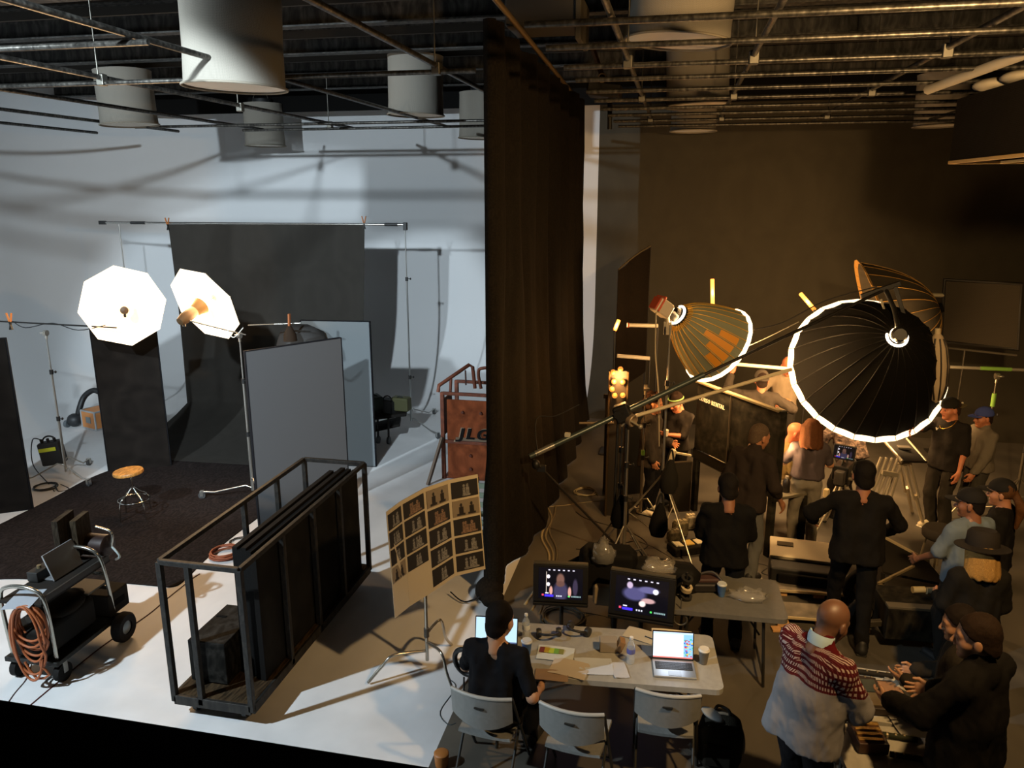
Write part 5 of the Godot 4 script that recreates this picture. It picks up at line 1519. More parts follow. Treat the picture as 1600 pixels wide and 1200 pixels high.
func camera_rig() -> void:
	# cinema camera with a small monitor, between the jeans and the dark central figure
	var c: Vector3 = Vector3(2.238, 0.941, -10.027)
	var o := thing("film_camera", "film camera rig with a small lit monitor on its tripod beside the jeans", "camera", Vector3(c.x, 0, c.z))
	var black := mat("171614", 0.45, 0.2)
	var grey := mat("9a8e78", 0.4, 0.5)
	var toward := (Vector3(0, 4.4, 0) - c) * Vector3(1, 0, 1)
	var yb := Basis(Vector3.UP, atan2(toward.x, toward.z) - 0.25)
	part("body", s().box(c, Vector3(0.2, 0.2, 0.34), yb, 0.015), black, o)
	part("lens", s().lathe([[0.0, 0.0], [0.06, 0.0], [0.065, 0.12], [0.075, 0.18], [0.07, 0.18], [0.0, 0.16]], c - yb.z * 0.17, -yb.z, 18), black, o)
	part("battery", s().box(c + yb * Vector3(0.02, -0.03, 0.22), Vector3(0.12, 0.18, 0.1), yb, 0.012), mat("3a3630", 0.5), o)
	part("top_handle", s().path([c + yb * Vector3(0, 0.1, 0.1), c + yb * Vector3(0, 0.17, 0.1), c + yb * Vector3(0, 0.17, -0.12), c + yb * Vector3(0, 0.1, -0.12)], 0.014, 6), black, o)
	for k in 3:
		part("knob", s().tube(c + yb * Vector3(0.1, -0.06 + 0.06 * k, 0.1 - 0.1 * k), c + yb * Vector3(0.15, -0.06 + 0.06 * k, 0.1 - 0.1 * k), 0.022), grey, o)
	var mp: Vector3 = Vector3(2.189, 1.230, -9.879)
	var mb := Basis(Vector3.UP, atan2(-mp.x, -mp.z) + PI) * Basis(Vector3.RIGHT, -0.15)
	mb = Basis(Vector3.UP, atan2(toward.x, toward.z)) * Basis(Vector3.RIGHT, -0.2) * Basis(Vector3.BACK, -0.06)
	part("monitor", s().box(mp, Vector3(0.27, 0.19, 0.03), mb, 0.008), black, o)
	part("screen", s().face(mp + mb * Vector3(-0.12, 0.08, 0.0165), mp + mb * Vector3(0.12, 0.08, 0.0165), mp + mb * Vector3(0.12, -0.08, 0.0165), mp + mb * Vector3(-0.12, -0.08, 0.0165), mb.z), screen_mat("back", 4, 0.9), o)
	part("monitor_arm", s().tube(mp + mb * Vector3(0, -0.09, 0), c + Vector3(0, 0.1, 0), 0.012), grey, o)
	part("head", s().box(c + Vector3(0, -0.16, 0), Vector3(0.16, 0.1, 0.16), yb, 0.02), black, o)
	part("pan_bar", s().tube(c + yb * Vector3(0.05, -0.16, 0.05), c + yb * Vector3(0.2, -0.34, 0.42), 0.014), grey, o)
	for k in 3:
		var d := Vector3(cos(TAU * k / 3 + 0.4), 0, sin(TAU * k / 3 + 0.4))
		var top := c + Vector3(0, -0.2, 0) + d * 0.05
		var foot := Vector3(c.x, 0.015, c.z) + d * 0.5
		for e in [-1, 1]:
			var w: Vector3 = d.cross(Vector3.UP) * 0.03 * e
			part("leg", s().tube(top + w, foot + w * 0.5, 0.013), mat("d0c4ac", 0.3, 0.6), o)
		part("foot", s().ball(foot, Vector3(0.03, 0.02, 0.03)), black, o)
	for k in 3:
		part("accessory", s().box(c + yb * Vector3(-0.14 + 0.11 * k, -0.3 - 0.05 * (k % 2), 0.15), Vector3(0.07, 0.12, 0.07), yb, 0.015), [mat("c9b48a", 0.5), mat("3a352d", 0.5), mat("b09a78", 0.5)][k], o)
	# tall tripod with a tilted tray frame
	var tr: Vector3 = Vector3(3.014, 1.148, -10.350)
	var t := thing("tray_tripod", "tripod with shiny twin legs carrying a tilted black tray with silver side rails", "tripod", Vector3(tr.x, 0, tr.z))
	var q := [Vector3(2.802, 1.226, -10.640), Vector3(2.944, 1.087, -10.109), Vector3(3.281, 1.045, -10.275), Vector3(3.160, 1.178, -10.810)]
	part("tray", s().sheet([[q[0], q[3]], [q[1], q[2]]], 0.02), mat("1a1815", 0.5), t)
	for k in 2:
		var a: Vector3 = q[0] if k == 0 else q[3]
		var b: Vector3 = q[1] if k == 0 else q[2]
		part("side_rail", s().tube(a, b, 0.022), mat("cbbfa6", 0.25, 0.7), t)
	part("cross_rail", s().tube(q[1], q[2], 0.016).tube(q[0], q[3], 0.016), mat("2a2722", 0.4, 0.5), t)
	part("keypad", s().box((q[0] + q[2]) * 0.5 + Vector3(0, 0.03, 0), Vector3(0.16, 0.03, 0.1)), mat("4a453c", 0.5), t)
	var apex: Vector3 = Vector3(3.006, 1.028, -10.265)
	part("mount", s().box(apex + Vector3(0, 0.02, 0), Vector3(0.12, 0.1, 0.12), Basis.IDENTITY, 0.02), mat("8a7f6a", 0.4, 0.5), t)
	var legs := [[apex + Vector3(0.04, 0, 0), Vector3(3.475, 0.000, -10.664)], [apex + Vector3(-0.06, 0, 0.02), Vector3(2.828, 0.000, -10.359)], [apex + Vector3(-0.02, 0, -0.04), Vector3(3.458, 0.000, -11.149)]]
	for e in legs:
		var w: Vector3 = ((e[1] - e[0]) as Vector3).cross(Vector3(0.3, 0, 1)).normalized() * 0.035
		for k in [-1, 1]:
			part("leg", s().tube(e[0] + w * k, (e[0] as Vector3).lerp(e[1], 0.55) + w * k, 0.02), mat("e2d6be", 0.25, 0.6), t)
		part("leg_foot", s().tube((e[0] as Vector3).lerp(e[1], 0.5), e[1], 0.024), mat("cfc2a8", 0.3, 0.6), t)
	for k in 4:
		var p: Vector3 = Vector3(2.768, 1.151, -10.035)
		part("strut", s().tube(p + Vector3(-0.1 + 0.065 * k, 0.0, 0), p + Vector3(-0.26 + 0.065 * k, -0.62, 0.05), 0.017), mat("dccfb6", 0.25, 0.5), t)
	part("strut_clamp", s().bar(Vector3(2.674, 0.980, -9.940), Vector3(2.865, 0.948, -9.973), 0.05, 0.06), mat("b8ac94", 0.35, 0.6), t)

func floor_gear() -> void:
	var black := mat("171614", 0.6)
	# round padded stool
	var st: Vector3 = Vector3(3.212, 0.000, -9.279)
	var so := thing("padded_stool", "low stool with a thick round dark padded seat and thin legs", "stool", st)
	part("seat", s().lathe([[0.0, 0.44], [0.17, 0.44], [0.19, 0.46], [0.195, 0.53], [0.17, 0.57], [0.0, 0.58]], st, Vector3.UP, 28), mat("3a342b", 0.75, 0.0, "weave", 8.0), so)
	for k in 4:
		var d := Vector3(cos(TAU * k / 4 + 0.4), 0, sin(TAU * k / 4 + 0.4))
		part("leg", s().tube(st + d * 0.13 + Vector3.UP * 0.45, st + d * 0.19, 0.013), mat("8a7c62", 0.4, 0.5), so)
	# white topped black equipment case on the floor
	var c: Vector3 = Vector3(1.604, 0.000, -8.635)
	var bs := Basis(Vector3.UP, -0.08)
	var k := thing("equipment_case", "black equipment case with a pale lid leaning open beside the platform", "case", c)
	part("body", s().box(c + bs * Vector3(0, 0.13, 0), Vector3(0.74, 0.26, 0.4), bs, 0.03), black, k)
	part("lid", s().box(c + bs * Vector3(0.0, 0.34, -0.17), Vector3(0.74, 0.05, 0.3), bs * Basis(Vector3.RIGHT, 0.45), 0.01), mat("c9bb9e", 0.6), k)
	part("handle_slot", s().box(c + bs * Vector3(-0.2, 0.385, -0.2), Vector3(0.18, 0.012, 0.06), bs * Basis(Vector3.RIGHT, 0.45)), mat("5a5040", 0.7), k)
	part("bag_front", s().box(c + bs * Vector3(0.04, 0.12, 0.22), Vector3(0.66, 0.2, 0.06), bs, 0.03), mat("100f0e", 0.8), k)
	# two low pale platform boards with bright edges, on wedges
	for e in 2:
		var a: Vector3 = Vector3(1.317, 0.000, -8.246) if e == 0 else Vector3(1.275, 0.000, -7.670)
		var b: Vector3 = Vector3(1.878, 0.000, -8.279) if e == 0 else Vector3(1.776, 0.000, -7.701)
		var p := thing("low_platform", ["far pale low platform board with a bright front edge beside the side table", "near pale low platform board with a bright front edge beside the side table"][e], "platform", a.lerp(b, 0.5), "low platform boards")
		var d := ((b - a) as Vector3).normalized()
		var pb := Basis(d, Vector3.UP, d.cross(Vector3.UP))
		part("board", s().box(a.lerp(b, 0.5) + pb * Vector3(0.15, 0.08, -0.16), Vector3(1.0, 0.04, 0.3), pb), mat("8a8070", 0.5, 0.0, "mottle", 1.0), p)
		part("edge_strip", s().box(a.lerp(b, 0.5) + pb * Vector3(0.15, 0.085, -0.005), Vector3(1.0, 0.03, 0.012), pb), mat("d8c49a", 0.3, 0.4), p)
		for q in 3:
			part("wedge", s().box(a.lerp(b, 0.5) + pb * Vector3(-0.25 + 0.4 * q, 0.03, 0.0 if e else -0.1), Vector3(0.12, 0.06, 0.12), pb), mat("c89a66", 0.6), p)
	for q in [[Vector3(1.203, 0.000, -7.543), "small pale wooden wedge on the floor under the side table's corner"], [Vector3(2.745, 0.000, -7.539), "small pale wooden wedge on the floor right of the large cart wheel"]]:
		solo("floor_wedge", s().box(q[0] + Vector3(0, 0.015, 0), Vector3(0.1, 0.03, 0.09), Basis(Vector3.UP, 0.2)), mat("c4935c", 0.6), q[0], q[1], "wedge")
	# dark wheeled equipment cart behind the sweater man, with a sloping board and two big wheels
	var w: Vector3 = Vector3(2.499, 0.000, -7.637)
	var cb := Basis(Vector3.UP, 0.06)
	var o := thing("equipment_cart", "low dark equipment cart with big rubber wheels right of the central dark figure", "cart", w)
	part("box", s().box(w + cb * Vector3(0.1, 0.3, 0.0), Vector3(0.85, 0.34, 0.5), cb, 0.015), mat("2c281f", 0.7, 0.0, "wear", 1.0), o)
	part("top_edge", s().box(w + cb * Vector3(0.1, 0.48, 0.2), Vector3(0.85, 0.03, 0.1), cb), mat("4a4232", 0.6), o)
	for e in 2:
		var q: Vector3 = [Vector3(2.061, 0.000, -7.725), Vector3(2.142, 0.000, -8.336)][e]
		var wh := part("wheel", s().lathe([[0.1, -0.04], [0.17, -0.045], [0.195, -0.02], [0.195, 0.02], [0.17, 0.045], [0.1, 0.04]], q + Vector3.UP * 0.195, cb * Vector3(0.5, 0, 1), 28), mat("1c1a17", 0.75), o)
		part("hub", s().lathe([[0.0, -0.03], [0.1, -0.025], [0.1, 0.025], [0.0, 0.03]], q + Vector3.UP * 0.195, cb * Vector3(0.5, 0, 1), 20), mat("5c5648", 0.4, 0.5), wh)
	part("axle_arm", s().bar(w + cb * Vector3(-0.5, 0.2, 0.1), w + cb * Vector3(-0.2, 0.25, 0.1), 0.06, 0.06), mat("3a352c", 0.5, 0.4), o)
	part("strut", s().bar(Vector3(2.219, 0.459, -7.900), Vector3(2.656, 0.523, -8.272), 0.03, 0.03).bar(Vector3(2.220, 0.440, -7.895), Vector3(2.359, 0.400, -7.862), 0.05, 0.05), mat("8a7a5a", 0.45, 0.5), o)
	for e in 3:
		part("cylinder", s().tube(w + cb * Vector3(0.0 + 0.13 * e, 0.52, -0.08), w + cb * Vector3(0.12 + 0.13 * e, 0.52, -0.1), 0.035), mat("a0926f", 0.45), o)
	var sa := [Vector3(2.551, 0.375, -9.319), Vector3(3.057, 0.199, -9.066), Vector3(3.107, 0.192, -8.548), Vector3(2.436, 0.282, -8.533)]
	var sl := thing("sloping_board", "dark sloping board with a pale edge above the equipment cart", "board", (sa[0] + sa[2]) * 0.5)
	part("board", s().sheet([[sa[0], sa[1]], [sa[3], sa[2]]], 0.03), mat("1f1c17", 0.7), sl)
	part("pale_edge", s().bar(sa[0], sa[1], 0.03, 0.09), mat("a39270", 0.6), sl)
	part("pale_edge", s().bar(sa[1], sa[2], 0.02, 0.03), mat("a39270", 0.6), sl)
	for e in 2:
		part("leg", s().bar(sa[2 + e], Vector3(sa[2 + e].x, 0.0, sa[2 + e].z), 0.04, 0.04, Vector3.BACK), mat("1f1c17", 0.7), sl)
	# boxes, bags and papers heaped on the floor by the chrome stand
	var heap := [["power_box", Vector3(0.323, 0.000, -9.204), Vector3(0.5, 0.12, 0.26), "2a261e", "long black power box with pale sockets on the floor by the chrome stand"], ["paper_bag", Vector3(0.220, 0.000, -9.642), Vector3(0.2, 0.22, 0.14), "8d8060", "crumpled olive bag on the floor behind the power box"], ["white_box", Vector3(0.356, 0.000, -9.916), Vector3(0.14, 0.2, 0.12), "cfc2a4", "small white carton among the bags beside the black T-shirt figure"], ["tool_bag", Vector3(0.139, 0.000, -9.467), Vector3(0.16, 0.16, 0.14), "6a5f48", "small open tool bag against the chrome stand's foot"]]
	for h in heap:
		var bb := Basis(Vector3.UP, 0.5)
		var p: Vector3 = h[1]
		var ho := thing(h[0], h[4], h[0].replace("_", " "), p)
		part("body", s().box(p + Vector3.UP * h[2].y * 0.5, h[2], bb, 0.03), mat(h[3], 0.7, 0.0, "wear", 2.0), ho)
		for e in 3:
			part("flap" if h[0] != "power_box" else "socket", s().box(p + bb * Vector3((e - 1) * h[2].x * 0.3, h[2].y + 0.004, 0), Vector3(h[2].x * 0.22, 0.02, h[2].z * 0.5), bb * Basis(Vector3.BACK, 0.15 * (e - 1))), mat("c9a850" if h[0] == "power_box" and e == 1 else "d2c6a6" if h[0] == "power_box" else h[3], 0.6), ho)
	var ws: Vector3 = Vector3(0.070, 0.893, -10.291)
	var wo := thing("spray_gun", "pale spray bottle hanging by the dark clothes left of the dressing table", "bottle", ws)
	part("body", s().box(ws, Vector3(0.09, 0.2, 0.07), Basis(Vector3.BACK, -0.2), 0.025), mat("b5a98a", 0.5), wo)
	part("nozzle", s().bar(ws + Vector3(0.03, 0.05, 0), ws + Vector3(0.26, 0.02, 0), 0.03, 0.03), mat("b5a98a", 0.5), wo)
	# cables on the dark floor
	coil("pale cable coil on the dark floor near the curtain's far end", Vector3(-1.177, 0.000, -10.904), 0.16, "b0a07c", [Vector3(-0.974, 0.000, -10.817)], 0.008, 3)
	cable("dark cable along the far floor behind the thin stands", [Vector3(-1.703, 0.000, -10.240), Vector3(-1.438, 0.000, -10.345), Vector3(-1.133, 0.000, -10.532), Vector3(-0.836, 0.000, -10.669)], "8a7d60", 0.009)
	for e in 3:
		cable(["outermost of three cables running beside the curtain towards the monitors", "middle of three cables running beside the curtain towards the monitors", "innermost of three cables running beside the curtain towards the monitors"][e], [[Vector3(-1.756, 0.000, -10.277), Vector3(-1.599, 0.000, -9.736), Vector3(-1.563, 0.000, -9.223), Vector3(-1.381, 0.000, -8.733), Vector3(-1.354, 0.000, -8.195), Vector3(-1.450, 0.000, -7.502)], [Vector3(-1.657, 0.000, -10.250), Vector3(-1.522, 0.000, -9.818), Vector3(-1.520, 0.000, -9.272), Vector3(-1.339, 0.000, -8.778), Vector3(-1.296, 0.000, -8.128), Vector3(-1.356, 0.000, -7.385)], [Vector3(-1.540, 0.000, -10.275), Vector3(-1.512, 0.000, -9.978), Vector3(-1.496, 0.000, -9.439), Vector3(-1.308, 0.000, -8.894), Vector3(-1.250, 0.000, -8.217), Vector3(-1.263, 0.000, -7.338)]][e], ["9a8c6c", "7a6e54", "5c5342"][e], 0.017, "cables beside the curtain")
	cable("dark cable sweeping over the floor round the boom stand", [Vector3(-1.226, 0.000, -10.153), Vector3(-1.017, 0.000, -9.926), Vector3(-0.470, 0.000, -9.658), Vector3(-0.203, 0.000, -9.355), Vector3(-0.273, 0.000, -9.114), Vector3(-0.747, 0.000, -8.976), Vector3(-1.074, 0.000, -8.981)], "1e1b16", 0.01)
	cable("dark cable across the floor between the two big stands", [Vector3(-0.413, 0.000, -9.428), Vector3(-0.117, 0.000, -9.240), Vector3(0.127, 0.000, -8.929), Vector3(-0.185, 0.000, -8.916), Vector3(-0.589, 0.000, -9.010)], "25211a", 0.009)
	cable("thin black cable loops on the floor beside the grey trousers", [Vector3(0.897, 0.000, -9.006), Vector3(0.961, 0.000, -8.851), Vector3(1.066, 0.000, -9.042), Vector3(1.272, 0.000, -9.001), Vector3(1.179, 0.000, -8.815), Vector3(1.283, 0.000, -8.755)], "1c1915", 0.007)
	coil("tangle of thin cables on the floor under the monitors", Vector3(-0.992, -0.000, -7.291), 0.22, "3a352a", [Vector3(-0.670, 0.000, -7.464), Vector3(-0.459, -0.000, -7.404)], 0.007, 6)

# ---- people: joints with radii, a smooth field round them, meshed as surface nets ----

class Field:
	var o: Vector3
	var cell: float
	var nx: int
	var ny: int
	var nz: int
	var f := PackedFloat32Array()

	func _init(lo: Vector3, hi: Vector3, size: float) -> void:
		cell = size
		o = lo - Vector3.ONE * size * 2.0
		nx = int((hi.x - lo.x) / size) + 5
		ny = int((hi.y - lo.y) / size) + 5
		nz = int((hi.z - lo.z) / size) + 5
		f.resize(nx * ny * nz)
		f.fill(9.9)

	func bone(a: Vector3, b: Vector3, ra: float, rb: float, k := 0.04) -> void:
		var pad := maxf(ra, rb) + k + cell * 2.0
		var lo := (a.min(b) - Vector3.ONE * pad - o) / cell
		var hi := (a.max(b) + Vector3.ONE * pad - o) / cell
		var ba := b - a
		var inv := 1.0 / maxf(ba.length_squared(), 0.000001)
		var x0 := maxi(int(lo.x), 0)
		var x1 := mini(int(hi.x) + 1, nx - 1)
		for z in range(maxi(int(lo.z), 0), mini(int(hi.z) + 1, nz - 1) + 1):
			for y in range(maxi(int(lo.y), 0), mini(int(hi.y) + 1, ny - 1) + 1):
				var i := x0 + nx * (y + ny * z)
				var pa := o + Vector3(x0, y, z) * cell - a
				for x in range(x0, x1 + 1):
					var h := clampf(pa.dot(ba) * inv, 0.0, 1.0)
					var d := (pa - ba * h).length() - ra - (rb - ra) * h
					var e := f[i]
					var m := k - absf(d - e)
					if m > 0.0:
						f[i] = minf(d, e) - m * m * 0.25 / k
					elif d < e:
						f[i] = d
					i += 1
					pa.x += cell

	func egg(at: Vector3, r: Vector3, k := 0.02) -> void:
		var pad := Vector3.ONE * (k + cell * 2.0) + r
		var lo := (at - pad - o) / cell
		var hi := (at + pad - o) / cell
		for z in range(maxi(int(lo.z), 0), mini(int(hi.z) + 1, nz - 1) + 1):
			for y in range(maxi(int(lo.y), 0), mini(int(hi.y) + 1, ny - 1) + 1):
				for x in range(maxi(int(lo.x), 0), mini(int(hi.x) + 1, nx - 1) + 1):
					var q := (o + Vector3(x, y, z) * cell - at) / r
					var l := q.length()
					var d := (l - 1.0) * l / maxf((q / r).length(), 0.001)
					var i := x + nx * (y + ny * z)
					var e := f[i]
					var m := k - absf(d - e)
					f[i] = minf(d, e) - m * m * 0.25 / k if m > 0.0 else minf(d, e)

	func cut(at: Vector3, out: Vector3) -> void:
		# takes away what lies beyond the plane on the side of «out»
		var w := out.normalized()
		var i := 0
		for z in nz:
			for y in ny:
				var d := (o + Vector3(0, y, z) * cell - at).dot(w)
				for x in nx:
					if f[i] < d: f[i] = d
					d += w.x * cell
					i += 1

	func skin(rough := 0.0, rseed := 1, stretch := 1.0) -> Shape:
		var s := Shape.new()
		var lim := cell * 1.8
		var ids := {}
		var sy := nx
		var sz := nx * ny
		var off := [0, 1, sy, sy + 1, sz, sz + 1, sz + sy, sz + sy + 1]
		var ends := [[0, 1], [2, 3], [4, 5], [6, 7], [0, 2], [1, 3], [4, 6], [5, 7], [0, 4], [1, 5], [2, 6], [3, 7]]
		var place := []
		for k in 8: place.append(Vector3(k & 1, (k >> 1) & 1, (k >> 2) & 1))
		var cells := []
		var val := [0.0, 0.0, 0.0, 0.0, 0.0, 0.0, 0.0, 0.0]
		for z in nz - 1:
			for y in ny - 1:
				var i := nx * (y + ny * z) - 1
				for x in nx - 1:
					i += 1
					if absf(f[i]) > lim: continue
					var mask := 0
					for k in 8:
						val[k] = f[i + off[k]]
						if val[k] < 0.0: mask |= 1 << k
					if mask == 0 or mask == 255: continue
					var p := Vector3.ZERO
					var c := 0
					for e in ends:
						var a: float = val[e[0]]
						var b: float = val[e[1]]
						if (a < 0.0) != (b < 0.0):
							var pa: Vector3 = place[e[0]]
							p += pa.lerp(place[e[1]], a / (a - b))
							c += 1
					var g := Vector3(val[1] + val[3] + val[5] + val[7] - val[0] - val[2] - val[4] - val[6], val[2] + val[3] + val[6] + val[7] - val[0] - val[1] - val[4] - val[5], val[4] + val[5] + val[6] + val[7] - val[0] - val[1] - val[2] - val[3])
					ids[i] = s.vert(o + (Vector3(x, y, z) + p / c) * cell, g.normalized())
					cells.append(i)
		if rough > 0.0:
			var noise := FastNoiseLite.new()
			noise.seed = rseed
			noise.frequency = 5.0
			for k in s.v.size():
				var q := s.v[k]
				s.v[k] += s.n[k] * rough * noise.get_noise_3d(q.x * 1.6, q.y * 1.6 * stretch, q.z * 1.6)
		for i in cells:
			var inside := f[i] < 0.0
			for ax in 3:
				var step: int = [1, sy, sz][ax]
				if (f[i + step] < 0.0) == inside: continue
				var u: int = [sy, sz, 1][ax]
				var w: int = [sz, 1, sy][ax]
				if ids.has(i - u) and ids.has(i - w) and ids.has(i - u - w):
					s.four(ids[i], ids[i - u], ids[i - u - w], ids[i - w])
		if rough > 0.0:
			var sum := PackedVector3Array()
			sum.resize(s.v.size())
			for k in range(0, s.ix.size(), 3):
				var a := s.ix[k]
				var b := s.ix[k + 1]
				var d := s.ix[k + 2]
				var g := (s.v[d] - s.v[a]).cross(s.v[b] - s.v[a])
				sum[a] += g
				sum[b] += g
				sum[d] += g
			for k in s.n.size():
				if sum[k].length() > 0.0: s.n[k] = sum[k].normalized()
		return s


var head_shape: Shape
var hand_open: Shape
var hand_grip: Shape
var hair := {}
var skins := {}

func people_shapes() -> void:
	# a head with a face: origin at eye height in the middle of the head, looking along +z
	var f := Field.new(Vector3(-0.11, -0.19, -0.13), Vector3(0.11, 0.14, 0.14), 0.0062)
	f.egg(Vector3(0, 0.035, -0.015), Vector3(0.076, 0.092, 0.097), 0.02)
	f.bone(Vector3(0, -0.025, 0.025), Vector3(0, -0.085, 0.042), 0.058, 0.036, 0.04)
	f.bone(Vector3(-0.038, -0.03, 0.05), Vector3(-0.03, -0.06, 0.05), 0.026, 0.02, 0.03)
	f.bone(Vector3(0.038, -0.03, 0.05), Vector3(0.03, -0.06, 0.05), 0.026, 0.02, 0.03)
	f.bone(Vector3(-0.036, 0.024, 0.07), Vector3(0.036, 0.024, 0.07), 0.014, 0.014, 0.02)
	f.bone(Vector3(0, 0.012, 0.082), Vector3(0, -0.028, 0.105), 0.009, 0.014, 0.014)
	f.bone(Vector3(-0.014, -0.033, 0.09), Vector3(0.014, -0.033, 0.09), 0.009, 0.009, 0.01)
	f.bone(Vector3(-0.02, -0.061, 0.078), Vector3(0.02, -0.061, 0.078), 0.009, 0.009, 0.008)
	f.egg(Vector3(0, -0.096, 0.066), Vector3(0.024, 0.018, 0.018), 0.02)
	for k in [-1, 1]:
		f.egg(Vector3(0.032 * k, 0.002, 0.074), Vector3(0.014, 0.011, 0.012), 0.006)
		f.egg(Vector3(0.079 * k, -0.006, -0.008), Vector3(0.011, 0.032, 0.02), 0.008)
	f.bone(Vector3(0, -0.05, -0.025), Vector3(0, -0.18, -0.04), 0.054, 0.056, 0.03)
	head_shape = f.skin()
	for i in head_shape.v.size():
		var p := head_shape.v[i]
		var q := Vector3(absf(p.x), p.y, p.z)
		if q.distance_to(Vector3(0.032, 0.002, 0.084)) < 0.011:
			head_shape.c[i] = Color(0.25, 0.22, 0.2)
		elif q.z > 0.06 and absf(q.y - 0.026) < 0.007 and q.x > 0.014 and q.x < 0.05:
			head_shape.c[i] = Color(0.4, 0.34, 0.3)
		elif q.z > 0.075 and absf(q.y + 0.061) < 0.009 and q.x < 0.024:
			head_shape.c[i] = Color(0.85, 0.6, 0.55)
	# a left hand that hangs from the wrist at the origin: fingers along -y, palm towards -x, thumb forward
	for grip in 2:
		var curl := 1.25 if grip else 0.42
		var g := Field.new(Vector3(-0.1, -0.21, -0.07), Vector3(0.04, 0.03, 0.09), 0.0046)
		g.bone(Vector3(0, 0.02, 0), Vector3(0, -0.02, 0), 0.026, 0.026, 0.02)
		g.bone(Vector3(0, -0.03, 0.02), Vector3(-0.002, -0.085, 0.028), 0.019, 0.016, 0.02)
		g.bone(Vector3(0, -0.03, -0.012), Vector3(-0.002, -0.082, -0.024), 0.018, 0.015, 0.02)
		g.bone(Vector3(0, -0.03, 0.004), Vector3(-0.002, -0.087, 0.002), 0.019, 0.016, 0.02)
		var lens := [0.07, 0.078, 0.072, 0.056]
		for k in 4:
			var p := Vector3(-0.002, -0.088 + 0.004 * absf(k - 1.2), 0.031 - 0.0205 * k)
			var a := curl * 0.4 + 0.07 * k
			for j in 3:
				var l: float = lens[k] * [0.45, 0.32, 0.27][j]
				var e := p + Vector3(-sin(a) * l, -cos(a) * l, 0.003 * (1.0 - k))
				g.bone(p, e, 0.0095 - 0.0008 * j, 0.0088 - 0.0009 * j, 0.004)
				p = e
				a += curl * 0.75
		var t0 := Vector3(-0.006, -0.035, 0.03)
		var t1 := Vector3(-0.022 - 0.012 * grip, -0.066, 0.058 - 0.016 * grip)
		var t2 := Vector3(-0.034 - 0.018 * grip, -0.096, 0.06 - 0.03 * grip)
		g.bone(t0, t1, 0.016, 0.0115, 0.012)
		g.bone(t1, t2, 0.011, 0.009, 0.004)
		if grip: hand_grip = g.skin()
		else: hand_open = g.skin()
	# hair and hats, in the head's own axes
	var short := Field.new(Vector3(-0.12, -0.14, -0.14), Vector3(0.12, 0.17, 0.12), 0.0075)
	short.egg(Vector3(0, 0.045, -0.02), Vector3(0.087, 0.098, 0.104), 0.01)
	short.egg(Vector3(0, -0.035, -0.045), Vector3(0.077, 0.085, 0.072), 0.02)
	short.cut(Vector3(0, 0.055, 0.05), Vector3(0, -0.72, 0.69))
	hair["short"] = short.skin(0.008, 3)
	var crop := Field.new(Vector3(-0.1, -0.12, -0.13), Vector3(0.1, 0.14, 0.1), 0.0075)
	crop.egg(Vector3(0, 0.036, -0.017), Vector3(0.0785, 0.0945, 0.099), 0.01)
	crop.egg(Vector3(0, -0.03, -0.042), Vector3(0.069, 0.075, 0.066), 0.02)
	crop.cut(Vector3(0, 0.06, 0.05), Vector3(0, -0.7, 0.71))
	hair["crop"] = crop.skin()
	var bob := Field.new(Vector3(-0.16, -0.3, -0.19), Vector3(0.16, 0.17, 0.13), 0.01)
	bob.egg(Vector3(0, 0.042, -0.022), Vector3(0.09, 0.096, 0.104), 0.02)
	bob.cut(Vector3(0, 0.04, 0.055), Vector3(0, -0.35, 0.94))
	for k in 15:
		var a := PI * (0.06 + 0.88 * k / 14.0)
		var e := Vector3(cos(a) * 0.088, 0.03, -sin(a) * 0.09 - 0.005)
		bob.bone(e, Vector3(cos(a) * 0.115, -0.165 + 0.022 * sin(k * 2.3), -sin(a) * 0.1 - 0.03), 0.03, 0.02, 0.022)
	hair["bob"] = bob.skin(0.014, 8, 0.15)
	var curly := Field.new(Vector3(-0.2, -0.24, -0.2), Vector3(0.2, 0.2, 0.13), 0.011)
	var rnd := RandomNumberGenerator.new()
	rnd.seed = 21
	for k in 60:
		var d := Vector3(rnd.randf_range(-1, 1), rnd.randf_range(-1.3, 1), rnd.randf_range(-1, 0.35)).normalized()
		if d.z > 0.1 and d.y < 0.45: d.z = -d.z
		curly.egg(Vector3(0, 0.02, -0.03) + d * Vector3(0.105, 0.13, 0.105), Vector3.ONE * rnd.randf_range(0.025, 0.038), 0.012)
	hair["curly"] = curly.skin(0.012, 5)
	var tail := Field.new(Vector3(-0.13, -0.36, -0.26), Vector3(0.13, 0.17, 0.12), 0.01)
	tail.egg(Vector3(0, 0.04, -0.02), Vector3(0.086, 0.095, 0.103), 0.02)
	tail.cut(Vector3(0, 0.05, 0.05), Vector3(0, -0.6, 0.8))
	tail.bone(Vector3(0, 0.02, -0.11), Vector3(0.02, -0.12, -0.17), 0.03, 0.045, 0.02)
	tail.bone(Vector3(0.02, -0.12, -0.17), Vector3(0.03, -0.3, -0.13), 0.045, 0.018, 0.02)
	hair["tail"] = tail.skin(0.014, 9, 0.2)
	var dome := Field.new(Vector3(-0.12, 0.0, -0.15), Vector3(0.12, 0.18, 0.13), 0.008)
	dome.egg(Vector3(0, 0.045, -0.012), Vector3(0.09, 0.1, 0.112), 0.01)
	dome.cut(Vector3(0, 0.038, 0.0), Vector3(0, -1, 0.05))
	hair["cap"] = dome.skin()
	var brim := Shape.new()
	var rows := []
	for i in 5:
		var row := []
		for j in 13:
			var a := PI * (0.12 + 0.76 * j / 12.0)
			var r := lerpf(0.6, 1.0, i / 4.0)
			row.append(Vector3(cos(a) * 0.085, 0.043 - 0.02 * r + 0.014 * sin(a), 0.02 + sin(a) * (0.09 + 0.075 * (r - 0.6) / 0.4)))
		rows.append(row)
	hair["brim"] = brim.sheet(rows, 0.006)
	var hat := Shape.new()
